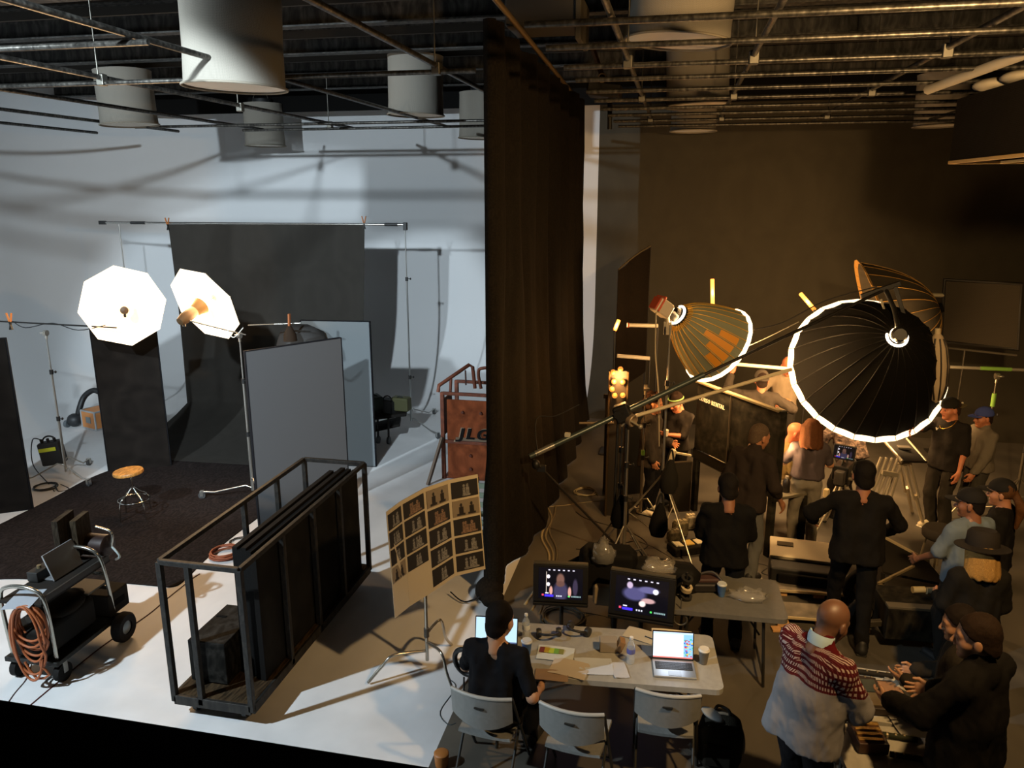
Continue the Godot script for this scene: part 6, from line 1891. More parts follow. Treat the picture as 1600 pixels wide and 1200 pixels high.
	hair["hat"] = hat.lathe([[0.19, 0.035], [0.192, 0.042], [0.15, 0.05], [0.116, 0.056], [0.115, 0.08], [0.108, 0.15], [0.088, 0.172], [0.03, 0.162], [0.0, 0.16]], Vector3(0, 0, -0.01), Vector3(0, 1, 0.04), 30)
	hair["hat_band"] = Shape.new().lathe([[0.117, 0.056], [0.116, 0.085]], Vector3(0, 0, -0.01), Vector3(0, 1, 0.04), 30)

func skin_mat(hex: String) -> StandardMaterial3D:
	if not skins.has(hex):
		var m := StandardMaterial3D.new()
		m.resource_name = "skin"
		m.albedo_color = Color.html(hex)
		m.vertex_color_use_as_albedo = true
		m.roughness = 0.5
		m.subsurf_scatter_enabled = true
		m.subsurf_scatter_strength = 0.1
		skins[hex] = m
	return skins[hex]

func bend(a: Vector3, b: Vector3, l1: float, l2: float, hint: Vector3) -> Array:
	# the middle joint and the end of a two-bone limb that reaches from a towards b
	var d := b - a
	var l := clampf(d.length(), absf(l1 - l2) + 0.02, l1 + l2 - 0.004)
	var u := d.normalized()
	var k := (l1 * l1 - l2 * l2 + l * l) / (2.0 * l)
	var h := sqrt(maxf(l1 * l1 - k * k, 0.0))
	var w := (hint - u * hint.dot(u)).normalized()
	return [a + u * k + w * h, a + u * l]

func person(label: String, d: Dictionary) -> Node3D:
	var at: Vector3 = d.at
	var sc: float = d.get("h", 1.75) / 1.75
	var wide: float = d.get("wide", 1.0)
	var o := thing("person", label, "person", Vector3.ZERO, d.get("group", ""))
	var pelvis: Vector3 = d.get("pelvis", Vector3(0, 0.95, 0))
	var lean: Vector3 = d.get("lean", Vector3.ZERO)   # forward, sideways, twist in degrees
	var tb := Basis(Vector3.RIGHT, deg_to_rad(lean.x)) * Basis(Vector3.BACK, deg_to_rad(lean.y)) * Basis(Vector3.UP, deg_to_rad(lean.z))
	var neck := pelvis + tb * Vector3(0, 0.525, -0.015)
	var look: Vector3 = d.get("look", Vector3.ZERO)    # yaw, nod, tilt of the head in degrees
	var hb := Basis(Vector3.UP, deg_to_rad(look.x)) * Basis(Vector3.RIGHT, deg_to_rad(look.y)) * Basis(Vector3.BACK, deg_to_rad(look.z))
	var head := neck + hb * Vector3(0, 0.12, 0.022) + tb * Vector3(0, 0.012, 0.012)
	var feet: Array = d.get("feet", [Vector3(0.11, 0, 0.02), Vector3(-0.11, 0, -0.02)])
	var hands: Array = d.get("hands", [Vector3(0.27, 0.78, 0.06), Vector3(-0.27, 0.78, 0.06)])
	var elbows: Array = d.get("elbows", [Vector3(0.35, -0.2, -1), Vector3(-0.35, -0.2, -1)])
	var knees: Vector3 = d.get("knees", Vector3(0, 0.1, 1))
	var legs := []
	var arms := []
	for k in 2:
		var sg := 1.0 if k == 0 else -1.0
		var hip := pelvis + Vector3(0.088 * sg * wide, -0.04, 0)
		var ankle: Vector3 = feet[k] + Vector3(0, 0.085, -0.03)
		var lb := bend(hip, ankle, 0.425, 0.42, knees + Vector3(0.12 * sg, 0, 0))
		legs.append([hip, lb[0], lb[1]])
		var sh := pelvis + tb * Vector3(0.172 * sg * wide, 0.44, -0.015)
		var ab := bend(sh, hands[k], 0.285, 0.255, elbows[k])
		arms.append([sh, ab[0], ab[1]])
	var lo := Vector3(9, 0, 9)
	var hi := Vector3(-9, 0, -9)
	for q in [legs[0][0], legs[1][0], legs[0][1], legs[1][1], legs[0][2], legs[1][2], arms[0][0], arms[0][1], arms[0][2], arms[1][0], arms[1][1], arms[1][2], neck, head, pelvis]:
		lo = lo.min(q)
		hi = hi.max(q)
	lo -= Vector3(0.2, 0, 0.2)
	hi += Vector3(0.2, 0.06, 0.24)
	lo.y = 0.0
	var shirt: Dictionary = d.get("top", {"hex": "202020"})
	var pants: Dictionary = d.get("pants", {"hex": "202024"})
	var sleeve: float = shirt.get("sleeve", 0.5)
	var xf := Transform3D(Basis(Vector3.UP, deg_to_rad(d.get("yaw", 0.0))).scaled(Vector3.ONE * sc), at)
	var res: float = d.get("res", 0.018)
	# body: one continuous surface
	var f := Field.new(lo, hi, res * 1.1)
	for k in 2:
		f.bone(legs[k][0], legs[k][1], 0.075 * wide, 0.052)
		f.bone(legs[k][1], legs[k][2], 0.05, 0.036)
		var toe: Vector3 = feet[k] + Vector3(0.02 if k == 0 else -0.02, 0.035, 0.13)
		f.bone(legs[k][2] - Vector3(0, 0.04, 0), toe, 0.034, 0.026)
		f.bone(arms[k][0], arms[k][1], 0.046, 0.037)
		f.bone(arms[k][1], arms[k][2], 0.039, 0.026)
		var sg := 1.0 if k == 0 else -1.0
		f.bone(pelvis + Vector3(0.06 * sg * wide, -0.01, 0), pelvis + tb * Vector3(0.055 * sg * wide, 0.18, 0), 0.092 * wide, 0.084 * wide)
		f.bone(pelvis + tb * Vector3(0.06 * sg * wide, 0.2, 0), pelvis + tb * Vector3(0.085 * sg * wide, 0.38, 0), 0.09 * wide, 0.09)
		f.bone(pelvis + tb * Vector3(0.03 * sg, 0.475, -0.015), arms[k][0], 0.05, 0.046)
	f.bone(pelvis + tb * Vector3(0, 0.44, -0.015), neck + (head - neck) * 0.35, 0.058, 0.05)
	var body := f.skin()
	body.add(head_shape, Transform3D(hb.scaled(Vector3.ONE * 1.1), head))
	for k in 2:
		var dir: Vector3 = (arms[k][2] - arms[k][1]).normalized()
		var hint: Vector3 = d.get("thumbs", [Vector3(0, 0.4, 1), Vector3(0, 0.4, 1)])[k]
		var y := -dir
		var z := (hint - y * hint.dot(y)).normalized()
		var b := Basis(y.cross(z), y, z)
		var hs: Shape = hand_grip if d.get("grip", [false, false])[k] else hand_open
		if k == 1: b = Basis(-b.x, b.y, b.z)
		body.add(hs, Transform3D(b, arms[k][2]), k == 1)
	var all := Shape.new()
	all.add(body, xf)
	o.position = at
	part("body", all, skin_mat(d.get("skin", "c08a68")), o)
	# shirt
	var loose: float = shirt.get("loose", 0.014)
	var hem: float = shirt.get("hem", -0.06)
	var g := Field.new(lo, hi, res)
	for k in 2:
		var sg := 1.0 if k == 0 else -1.0
		g.bone(pelvis + tb * Vector3(0.075 * sg * wide, hem + 0.02, -0.006), pelvis + tb * Vector3(0.06 * sg * wide, 0.18, 0), (0.112 + loose) * wide, (0.09 + loose) * wide, 0.05)
		g.bone(pelvis + tb * Vector3(0.062 * sg * wide, 0.18, 0), pelvis + tb * Vector3(0.087 * sg * wide, 0.38, 0), (0.094 + loose) * wide, 0.096 + loose * 0.6, 0.05)
		g.bone(pelvis + tb * Vector3(0.035 * sg, 0.472, -0.015), arms[k][0], 0.055 + loose * 0.3, 0.05 + loose * 0.5, 0.05)
		if sleeve > 0.0:
			var se := minf(sleeve * 2.0, 1.0)
			g.bone(arms[k][0], arms[k][0].lerp(arms[k][1], se), 0.05 + loose * 0.6, 0.042 + loose, 0.035)
			if sleeve > 0.5:
				g.bone(arms[k][1], arms[k][1].lerp(arms[k][2], (sleeve - 0.5) * 2.0), 0.042 + loose, 0.034 + loose * 0.7, 0.03)
	if shirt.get("collar", false):
		g.bone(neck + tb * Vector3(0, -0.06, -0.005), neck + (head - neck) * 0.2, 0.086, 0.07, 0.03)
	g.cut(pelvis + tb * Vector3(0, hem, 0), tb * Vector3(0, -1, 0))
	var gs := Shape.new()
	gs.add(g.skin(0.02, int(at.x * 50.0) + 7, 0.55), xf)
	part(shirt.get("name", "shirt"), gs, shirt.mat if shirt.has("mat") else mat(shirt.hex, 0.85, 0.0, "weave", 14.0), o)
	# trousers
	var t := Field.new(Vector3(lo.x, 0, lo.z), Vector3(hi.x, pelvis.y + 0.16, hi.z), res)
	var cover: float = pants.get("cover", 1.0)
	var pl: float = pants.get("loose", 0.012)
	for k in 2:
		var sg := 1.0 if k == 0 else -1.0
		t.bone(pelvis + Vector3(0.062 * sg * wide, 0.1, 0), pelvis + Vector3(0.066 * sg * wide, -0.02, -0.012), 0.093 * wide + 0.004, 0.1 * wide + 0.006, 0.05)
		t.bone(legs[k][0], legs[k][1], 0.08 * wide + pl, 0.056 + pl, 0.03)
		if cover > 0.5:
			t.bone(legs[k][1], legs[k][1].lerp(legs[k][2] - Vector3(0, 0.03, 0), (cover - 0.5) * 2.0), 0.056 + pl, 0.045 + pl * 1.3, 0.03)
	t.cut(pelvis + Vector3(0, 0.1, 0), Vector3.UP)
	var ts := Shape.new()
	ts.add(t.skin(0.02, int(at.z * 50.0) + 3, 0.5), xf)
	part("trousers", ts, mat(pants.hex, 0.88, 0.0, "weave", 14.0), o)
	# shoes
	if d.get("shoes", "") != "none":
		for k in 2:
			var sg := 1.0 if k == 0 else -1.0
			var p: Vector3 = feet[k]
			var sf := Field.new(p + Vector3(-0.1, 0, -0.13), p + Vector3(0.1, 0.17, 0.24), 0.012)
			sf.bone(p + Vector3(0, 0.05, -0.06), p + Vector3(0, 0.1, -0.04), 0.048, 0.046, 0.03)
			sf.bone(p + Vector3(0, 0.04, -0.05), p + Vector3(0.018 * sg, 0.035, 0.14), 0.046, 0.042, 0.03)
			sf.cut(p + Vector3(0, 0.006, 0), Vector3.DOWN)
			var ss := Shape.new()
			ss.add(sf.skin(), xf)
			var sole := Shape.new()
			sole.add(Shape.new().box(p + Vector3(0.009 * sg, 0.011, 0.04), Vector3(0.088, 0.02, 0.28), Basis(Vector3.UP, 0.09 * sg), 0.008), xf)
			var shoe := part("shoe", ss, mat(d.get("shoes", "1a1a1a"), 0.6), o)
			part("sole", sole, mat(d.get("soles", "2a2a28"), 0.7), shoe)
	# hair, cap or hat
	var hx := xf * Transform3D(hb.scaled(Vector3.ONE * 1.1), head)
	for q in d.get("hair", []):
		var turn := Basis(Vector3.UP, PI) if q.get("back", false) else Basis.IDENTITY
		var hs := Shape.new()
		hs.add(hair[q.kind], hx * Transform3D(turn, Vector3.ZERO))
		var hp := part({"cap": "cap", "hat": "hat"}.get(q.kind, "hair"), hs, mat(q.hex, 0.8, 0.0, "" if q.kind in ["cap", "hat"] else "fine", 7.0), o)
		for extra in {"cap": ["brim"], "hat": ["hat_band"]}.get(q.kind, []):
			var bs := Shape.new()
			bs.add(hair[extra], hx * Transform3D(turn, Vector3.ZERO))
			part(extra, bs, mat(q.get("hex2", q.hex), 0.75), hp)
	o.set_meta("head", hx)
	o.set_meta("frame", xf)
	o.set_meta("wrists", [xf * arms[0][2], xf * arms[1][2]])
	return o

# ---- the people ----

func down(p: Vector3) -> Vector3:
	return Vector3(p.x, 0, p.z)

func knit() -> StandardMaterial3D:
	# grey knit with a dark red and white dashed yoke; v runs from hem to shoulder
	var im := Image.create(256, 256, false, Image.FORMAT_RGB8)
	for y in 256:
		var up := 1.0 - y / 255.0
		for x in 256:
			var c := Color(0.50, 0.49, 0.49) if (x + y) % 4 < 3 else Color(0.36, 0.35, 0.36)
			if up > 0.6:
				var row := int((up - 0.6) * 255.0)
				if up > 0.9: c = Color(0.27, 0.05, 0.06)
				elif row % 13 < 6: c = Color(0.25, 0.06, 0.08) if (x / 2) % 7 != 0 else Color(0.4, 0.2, 0.2)
				else: c = Color(0.62, 0.55, 0.52) if (x / 9) % 2 == 0 else Color(0.27, 0.1, 0.1)
			im.set_pixel(x, y, c)
	var m := StandardMaterial3D.new()
	m.resource_name = "knit"
	m.albedo_texture = ImageTexture.create_from_image(im)
	m.roughness = 0.95
	m.metallic_specular = 0.22
	return m

func wrap_uv(o: Node3D, called: String, low: float, high: float) -> void:
	# lays a pattern round a garment: u round the body, v from low to high
	var mi: MeshInstance3D = o.get_node(called)
	var a := mi.mesh.surface_get_arrays(0)
	var v: PackedVector3Array = a[Mesh.ARRAY_VERTEX]
	var t := PackedVector2Array()
	for p in v:
		t.append(Vector2(fposmod(atan2(p.x, p.z) * 1.5, TAU) / TAU * 4.0, 1.0 - (p.y - low) / (high - low)))
	a[Mesh.ARRAY_TEX_UV] = t
	var m := mi.mesh.surface_get_material(0)
	var am := ArrayMesh.new()
	am.add_surface_from_arrays(Mesh.PRIMITIVE_TRIANGLES, a)
	am.surface_set_material(0, m)
	mi.mesh = am

func camo() -> StandardMaterial3D:
	var im := Image.create(96, 96, false, Image.FORMAT_RGB8)
	var f := FastNoiseLite.new()
	f.seed = 5
	f.frequency = 0.07
	for y in 96:
		for x in 96:
			var q := f.get_noise_2d(x * 0.7, y * 1.6)
			im.set_pixel(x, y, Color(0.16, 0.13, 0.12) if q < -0.02 else Color(0.45, 0.38, 0.33) if q > 0.2 else Color(0.3, 0.25, 0.22))
	var m := StandardMaterial3D.new()
	m.resource_name = "patterned_cloth"
	m.albedo_texture = ImageTexture.create_from_image(im)
	m.uv1_triplanar = true
	m.uv1_scale = Vector3.ONE * 1.6
	m.roughness = 0.9
	m.metallic_specular = 0.22
	return m

func crowd() -> void:
	people_shapes()
	var R := "a5714f"
	# seated at the laptop table, seen from behind
	person("dark haired person in a black T-shirt seated at the laptop table", {"at": Vector3(-1.2, 0, -5.02), "yaw": 172.0, "h": 1.84, "wide": 1.1, "pelvis": Vector3(0, 0.535, -0.02), "lean": Vector3(8, 0, 0), "look": Vector3(-14, 10, 0), "feet": [Vector3(0.17, 0, 0.42), Vector3(-0.16, 0, 0.38)], "hands": [Vector3(0.2, 0.78, 0.36), Vector3(-0.3, 0.66, 0.14)], "skin": "a97f62", "top": {"hex": "151518", "sleeve": 0.42}, "pants": {"hex": "15161a"}, "hair": [{"kind": "short", "hex": "17120f"}], "shoes": "202020", "res": 0.016})
	# standing with his back to us by the dressing table
	person("person with cropped hair and rolled dark sleeves, back turned beside the dressing table", {"at": Vector3(0.928, 0.000, -8.600), "yaw": 150.0, "h": 1.9, "lean": Vector3(9, 0, 0), "look": Vector3(-28, 14, 0), "hands": [Vector3(0.2, 0.98, 0.2), Vector3(-0.3, 0.92, 0.16)], "skin": R, "top": {"hex": "332b26", "sleeve": 0.72, "loose": 0.024, "hem": -0.12, "collar": true}, "pants": {"hex": "6b6a66"}, "hair": [{"kind": "crop", "hex": "6b5846"}], "shoes": "1e1c1a", "soles": "c8bca8"})
	person("person in black T-shirt with short dark hair, back turned at the grey side table", {"at": Vector3(0.603, 0.000, -7.234), "yaw": 182.0, "h": 1.78, "wide": 1.12, "look": Vector3(8, 12, 0), "hands": [Vector3(0.2, 1.0, 0.28), Vector3(-0.2, 1.0, 0.28)], "skin": "7d543c", "top": {"hex": "131211", "sleeve": 0.5, "loose": 0.022, "hem": -0.1}, "pants": {"hex": "16181d"}, "hair": [{"kind": "short", "hex": "1b1714"}], "shoes": "1a1816", "feet": [Vector3(0.12, 0, 0.0), Vector3(-0.15, 0, -0.06)]})
	person("tall person all in black, back turned, elbows out, middle of the dark set", {"at": Vector3(1.875, 0.000, -7.505), "yaw": 176.0, "h": 1.9, "wide": 1.14, "lean": Vector3(4, 0, 0), "look": Vector3(6, 6, 0), "feet": [Vector3(0.12, 0, 0.26), Vector3(-0.1, 0, -0.16)], "hands": [Vector3(0.36, 1.06, 0.28), Vector3(-0.3, 1.0, 0.3)], "elbows": [Vector3(1, -0.3, -0.4), Vector3(-1, -0.4, -0.4)], "skin": "8a5c42", "top": {"hex": "161412", "sleeve": 1.0, "loose": 0.026, "hem": -0.12, "name": "jacket"}, "pants": {"hex": "141312"}, "hair": [{"kind": "short", "hex": "171310"}], "shoes": "121110"})
	person("person with shoulder length brown hair, grey T-shirt and pale jeans, back turned", {"at": Vector3(1.717, 0.000, -9.537), "yaw": 181.0, "h": 1.74, "wide": 1.0, "look": Vector3(-4, 4, 0), "hands": [Vector3(0.13, 1.14, 0.3), Vector3(-0.13, 1.14, 0.3)], "elbows": [Vector3(0.8, -0.6, -0.5), Vector3(-0.8, -0.6, -0.5)], "skin": "c08a62", "top": {"hex": "544a4b", "sleeve": 0.4, "hem": 0.05, "loose": 0.018}, "pants": {"hex": "8f8676", "loose": 0.014}, "hair": [{"kind": "bob", "hex": "6e4428"}], "shoes": "b8a88c"})
	person("bald person in khaki trousers seated in profile beside the dressing table's bulbs", {"at": Vector3(1.56, 0, -10.35), "yaw": 78.0, "h": 1.76, "pelvis": Vector3(0, 0.66, 0), "lean": Vector3(6, 0, 0), "look": Vector3(4, 16, 0), "feet": [Vector3(0.16, 0, 0.32), Vector3(-0.18, 0, 0.26)], "hands": [Vector3(0.14, 0.86, 0.36), Vector3(-0.14, 0.86, 0.36)], "skin": "c46a45", "top": {"hex": "8a7448", "sleeve": 0.5}, "pants": {"hex": "8a7950", "loose": 0.026, "cover": 0.55}, "shoes": "2a2622"})
	person("person in a mottled brown and black shirt and dark cap bending over the film camera", {"at": Vector3(2.42, 0, -10.75), "yaw": 214.0, "h": 1.76, "wide": 1.1, "pelvis": Vector3(0, 0.93, -0.08), "lean": Vector3(22, 0, 0), "look": Vector3(30, 18, 0), "hands": [Vector3(0.22, 1.1, 0.42), Vector3(-0.2, 1.05, 0.4)], "skin": "c07850", "top": {"hex": "4a3f38", "mat": camo(), "sleeve": 0.6, "loose": 0.03}, "pants": {"hex": "1f1c19"}, "hair": [{"kind": "cap", "hex": "20231f"}, {"kind": "crop", "hex": "241a14"}]})
	person("person in dark cap and dark shirt, back turned, holding up the white tube", {"at": down(Vector3(1.323, 1.661, -11.595)), "yaw": 172.0, "h": 1.86, "wide": 1.1, "look": Vector3(10, 0, 0), "hands": [Vector3(0.42, 1.66, 0.12), Vector3(-0.4, 1.25, 0.25)], "elbows": [Vector3(1, -0.8, -0.2), Vector3(-1, -0.6, -0.3)], "thumbs": [Vector3(-1, 0, 0.3), Vector3(0, 1, 0)], "grip": [true, true], "skin": "9a5c3e", "top": {"hex": "3a332c", "sleeve": 0.9, "loose": 0.026}, "pants": {"hex": "25221f"}, "hair": [{"kind": "cap", "hex": "3f3932", "back": true}, {"kind": "crop", "hex": "2a1e16"}]})
	person("bald person in a grey T-shirt with bowed head beyond the white tube, facing us", {"at": down(Vector3(1.789, 1.445, -12.587)), "yaw": 8.0, "h": 1.95, "look": Vector3(0, 34, 0), "hands": [Vector3(0.2, 1.5, 0.22), Vector3(-0.22, 1.05, 0.25)], "elbows": [Vector3(1, -0.6, 0), Vector3(-1, -0.6, 0)], "grip": [true, false], "skin": "b06a48", "top": {"hex": "7c6d5a", "sleeve": 0.5}, "pants": {"hex": "2a2723"}})
	person("curly haired person in a long dark grey top among the stands", {"at": Vector3(-0.226, 0.000, -10.366), "yaw": 70.0, "h": 1.74, "look": Vector3(10, 6, 0), "hands": [Vector3(0.14, 1.05, 0.24), Vector3(-0.2, 0.85, 0.12)], "skin": "c08058", "top": {"hex": "3d362f", "sleeve": 1.0, "hem": -0.22, "loose": 0.03}, "pants": {"hex": "1b1a1c"}, "hair": [{"kind": "curly", "hex": "4a3222"}], "shoes": "d0c4aa"})
	var pb := person("person in a green headband looking down, left of the dressing table's back", {"at": Vector3(0.128, 0.000, -10.678), "yaw": -28.0, "h": 1.72, "look": Vector3(-12, 22, 0), "hands": [Vector3(-0.02, 1.17, 0.3), Vector3(-0.24, 0.86, 0.1)], "elbows": [Vector3(0.8, -0.8, -0.3), Vector3(-0.6, -0.3, -1)], "skin": "c4764e", "top": {"hex": "2e2822", "sleeve": 0.5}, "pants": {"hex": "1c1a18"}, "hair": [{"kind": "short", "hex": "33241a"}]})
	var hx: Transform3D = pb.get_meta("head")
	part("headband", s().path(arc(hx * Vector3(0, 0.06, -0.015), hx.basis * Vector3(0.09, 0, 0), hx.basis * Vector3(0, 0.02, 0.105), 0, TAU * 35 / 36.0, 35), 0.01, 6, true), mat("9fc070", 0.7), pb)
	var wr: Vector3 = pb.get_meta("wrists")[0]
	solo("paper_cup", s().lathe([[0.0, -0.02], [0.03, -0.02], [0.038, 0.07], [0.0, 0.07]], wr + Vector3(0.0, 0.03, 0.1), Vector3.UP, 14), mat("d8ccb8", 0.6), wr + Vector3(0, 0.03, 0.1), "small white cup held by the person with the green headband", "cup")
	# cap, chain and T-shirt: reaches for the rim of the huge reflector
	var cm := person("person in backward black cap and gold chain reaching for the huge reflector's rim", {"at": Vector3(3.611, 0.000, -10.608), "yaw": -52.0, "h": 1.83, "wide": 1.08, "look": Vector3(-22, 4, 0), "hands": [Vector3(0.28, 0.78, 0.14), Vector3(-0.12, 1.36, 0.6)], "elbows": [Vector3(0.5, -0.2, -1), Vector3(-1, -0.7, -0.2)], "thumbs": [Vector3(0, 0.4, 1), Vector3(0, 1, 0)], "skin": "c87f58", "top": {"hex": "2a2622", "sleeve": 0.5, "loose": 0.022, "hem": -0.12}, "pants": {"hex": "3a352e", "loose": 0.02}, "hair": [{"kind": "cap", "hex": "27241f", "back": true, "hex2": "5d5238"}, {"kind": "crop", "hex": "4a3626"}], "shoes": "d2c4a6", "soles": "e0d6c0"})
	var fx: Transform3D = cm.get_meta("frame")
	part("gold_chain", s().path(arc(fx * Vector3(0, 1.43, 0.05), fx.basis * Vector3(0.085, 0.02, 0), fx.basis * Vector3(0, -0.06, 0.085), -0.5, PI + 0.5, 20), 0.007, 6), mat("d8b45a", 0.25, 0.9), cm)
	part("shirt_emblem", s().tube(fx * Vector3(-0.1, 1.36, 0.125), fx * Vector3(-0.085, 1.33, 0.13), 0.006).tube(fx * Vector3(-0.07, 1.36, 0.13), fx * Vector3(-0.085, 1.33, 0.13), 0.006), mat("d8ccb0", 0.6), cm)
	part("cap_badge", s().ball((cm.get_meta("head") as Transform3D) * Vector3(0.05, 0.08, -0.1), Vector3.ONE * 0.014), mat("d8ccb0", 0.6), cm)
	person("person in a blue cap and grey hooded top at the right edge, in profile", {"at": down(Vector3(4.043, 1.700, -10.702)), "yaw": -72.0, "h": 1.7, "look": Vector3(-6, 4, 0), "hands": [Vector3(0.2, 0.9, 0.2), Vector3(-0.16, 0.95, 0.26)], "skin": "c47c54", "top": {"hex": "7d7363", "sleeve": 1.0, "loose": 0.03, "collar": true, "name": "hooded_top"}, "pants": {"hex": "4a463e"}, "hair": [{"kind": "cap", "hex": "45508c"}, {"kind": "crop", "hex": "3a2a1e"}]})
	person("person in black cap and pale blue T-shirt near the right edge", {"at": down(Vector3(2.775, 1.760, -7.314)), "yaw": 205.0, "h": 1.78, "look": Vector3(42, 4, 0), "hands": [Vector3(0.27, 0.98, 0.26), Vector3(-0.26, 0.85, 0.12)], "elbows": [Vector3(0.5, -0.8, -0.7), Vector3(-0.5, -0.2, -1)], "skin": "7a5038", "top": {"hex": "66717a", "sleeve": 0.46, "loose": 0.026, "hem": -0.1}, "pants": {"hex": "23211e"}, "hair": [{"kind": "cap", "hex": "1b1917"}, {"kind": "crop", "hex": "1b1512"}]})
	person("person in black peaked cap with a light ponytail at the right edge", {"at": down(Vector3(3.215, 1.720, -7.812)), "yaw": 240.0, "h": 1.72, "look": Vector3(10, 4, 0), "skin": "9a6a4c", "top": {"hex": "181614", "sleeve": 1.0, "loose": 0.04, "hem": -0.14, "name": "jacket"}, "pants": {"hex": "171513"}, "hair": [{"kind": "cap", "hex": "191714"}, {"kind": "tail", "hex": "5e3d22"}]})
	person("fair haired person in a dark wide brimmed hat, back turned", {"at": down(Vector3(2.561, 1.720, -6.425)), "yaw": 188.0, "h": 1.7, "look": Vector3(-8, 6, 0), "hands": [Vector3(0.18, 1.05, 0.26), Vector3(-0.18, 1.05, 0.26)], "skin": "9a6c50", "top": {"hex": "171512", "sleeve": 1.0, "loose": 0.036, "hem": -0.12, "name": "jacket"}, "pants": {"hex": "14120f"}, "hair": [{"kind": "hat", "hex": "1f1b17"}, {"kind": "bob", "hex": "a07a42"}]})
	person("person with dark hair and dark clothes half hidden between the hat and the foreground suit", {"at": down(Vector3(2.061, 1.680, -5.275)), "yaw": 250.0, "h": 1.66, "look": Vector3(10, 10, 0), "hands": [Vector3(0.12, 1.1, 0.3), Vector3(-0.16, 1.05, 0.26)], "skin": "8a6448", "top": {"hex": "24201a", "sleeve": 1.0, "loose": 0.03, "name": "jacket"}, "pants": {"hex": "15130f"}, "hair": [{"kind": "short", "hex": "1c1511"}]})
	person("person with short brown hair in a black jacket in the lower right foreground", {"at": down(Vector3(1.952, 1.880, -4.711)), "yaw": 222.0, "h": 1.9, "wide": 1.14, "look": Vector3(32, 6, 0), "hands": [Vector3(0.24, 1.08, 0.34), Vector3(-0.14, 1.05, 0.3)], "elbows": [Vector3(0.9, -0.6, -0.6), Vector3(-0.9, -0.6, -0.6)], "skin": "8f6a50", "top": {"hex": "151311", "sleeve": 1.0, "loose": 0.036, "hem": -0.16, "collar": true, "name": "jacket"}, "pants": {"hex": "121110"}, "hair": [{"kind": "short", "hex": "2a1e15"}], "res": 0.016})
	var sw := person("bald person in a grey knitted sweater with dark red yoke at the make-up table", {"at": down(Vector3(0.978, 1.840, -4.712)), "yaw": 128.0, "h": 1.88, "wide": 1.16, "lean": Vector3(9, 0, 0), "look": Vector3(0, 26, 0), "hands": [Vector3(0.1, 0.98, 0.36), Vector3(-0.12, 1.0, 0.34)], "elbows": [Vector3(0.9, -0.6, -0.4), Vector3(-0.9, -0.6, -0.4)], "skin": "5e402e", "top": {"hex": "808080", "mat": knit(), "collar": true, "sleeve": 1.0, "loose": 0.036, "hem": -0.12, "name": "sweater"}, "pants": {"hex": "131214"}, "res": 0.016})
	wrap_uv(sw, "sweater", 0.88, 1.66)
	var sx: Transform3D = sw.get_meta("frame")
	part("shirt_collar", s().lathe([[0.08, -0.02], [0.084, 0.02], [0.078, 0.055], [0.066, 0.05], [0.068, 0.0]], (sw.get_meta("head") as Transform3D) * Vector3(0, -0.118, -0.03), sx.basis * Vector3(0, 1, 0.3), 20), mat("a8c0cc", 0.7), sw)

# ---- tables, chairs and what lies on them ----

func folding_table(label: String, c: Vector3, l: float, w: float, turn: float, hex: String, ht := 0.74) -> Node3D:
	var o := thing("folding_table", label, "table", c)
	var b := Basis(Vector3.UP, turn)
	var outline := []
	for k in 4:
		var mx := l * 0.5 - 0.06
		var mz := w * 0.5 - 0.06
		var corner := Vector2(mx if k in [0, 3] else -mx, mz if k < 2 else -mz)
		for i in 5:
			var a := PI * 0.5 * (k + i / 4.0)
			outline.append(corner + Vector2(cos(a), sin(a)) * 0.06)
	part("table_top", s().prism(outline, c + Vector3.UP * (ht - 0.045), Basis(b.x, -b.z, Vector3.UP), 0.045), mat(hex, 0.45, 0.0, "faint", 2.0), o)
	var iron := mat("26241f", 0.5, 0.3)
	for k in [-1, 1]:
		for e in [-1, 1]:
			var top := c + b * Vector3(k * (l * 0.5 - 0.2), ht - 0.05, e * (w * 0.5 - 0.1))
			part("leg", s().tube(top, c + b * Vector3(k * (l * 0.5 - 0.16), 0.01, e * (w * 0.5 - 0.06)), 0.014), iron, o)
		part("leg_bar", s().tube(c + b * Vector3(k * (l * 0.5 - 0.17), 0.12, -w * 0.5 + 0.07), c + b * Vector3(k * (l * 0.5 - 0.17), 0.12, w * 0.5 - 0.07), 0.011), iron, o)
		part("brace", s().tube(c + b * Vector3(k * (l * 0.5 - 0.18), 0.35, 0), c + b * Vector3(k * l * 0.12, ht - 0.05, 0), 0.01), iron, o)
	return o

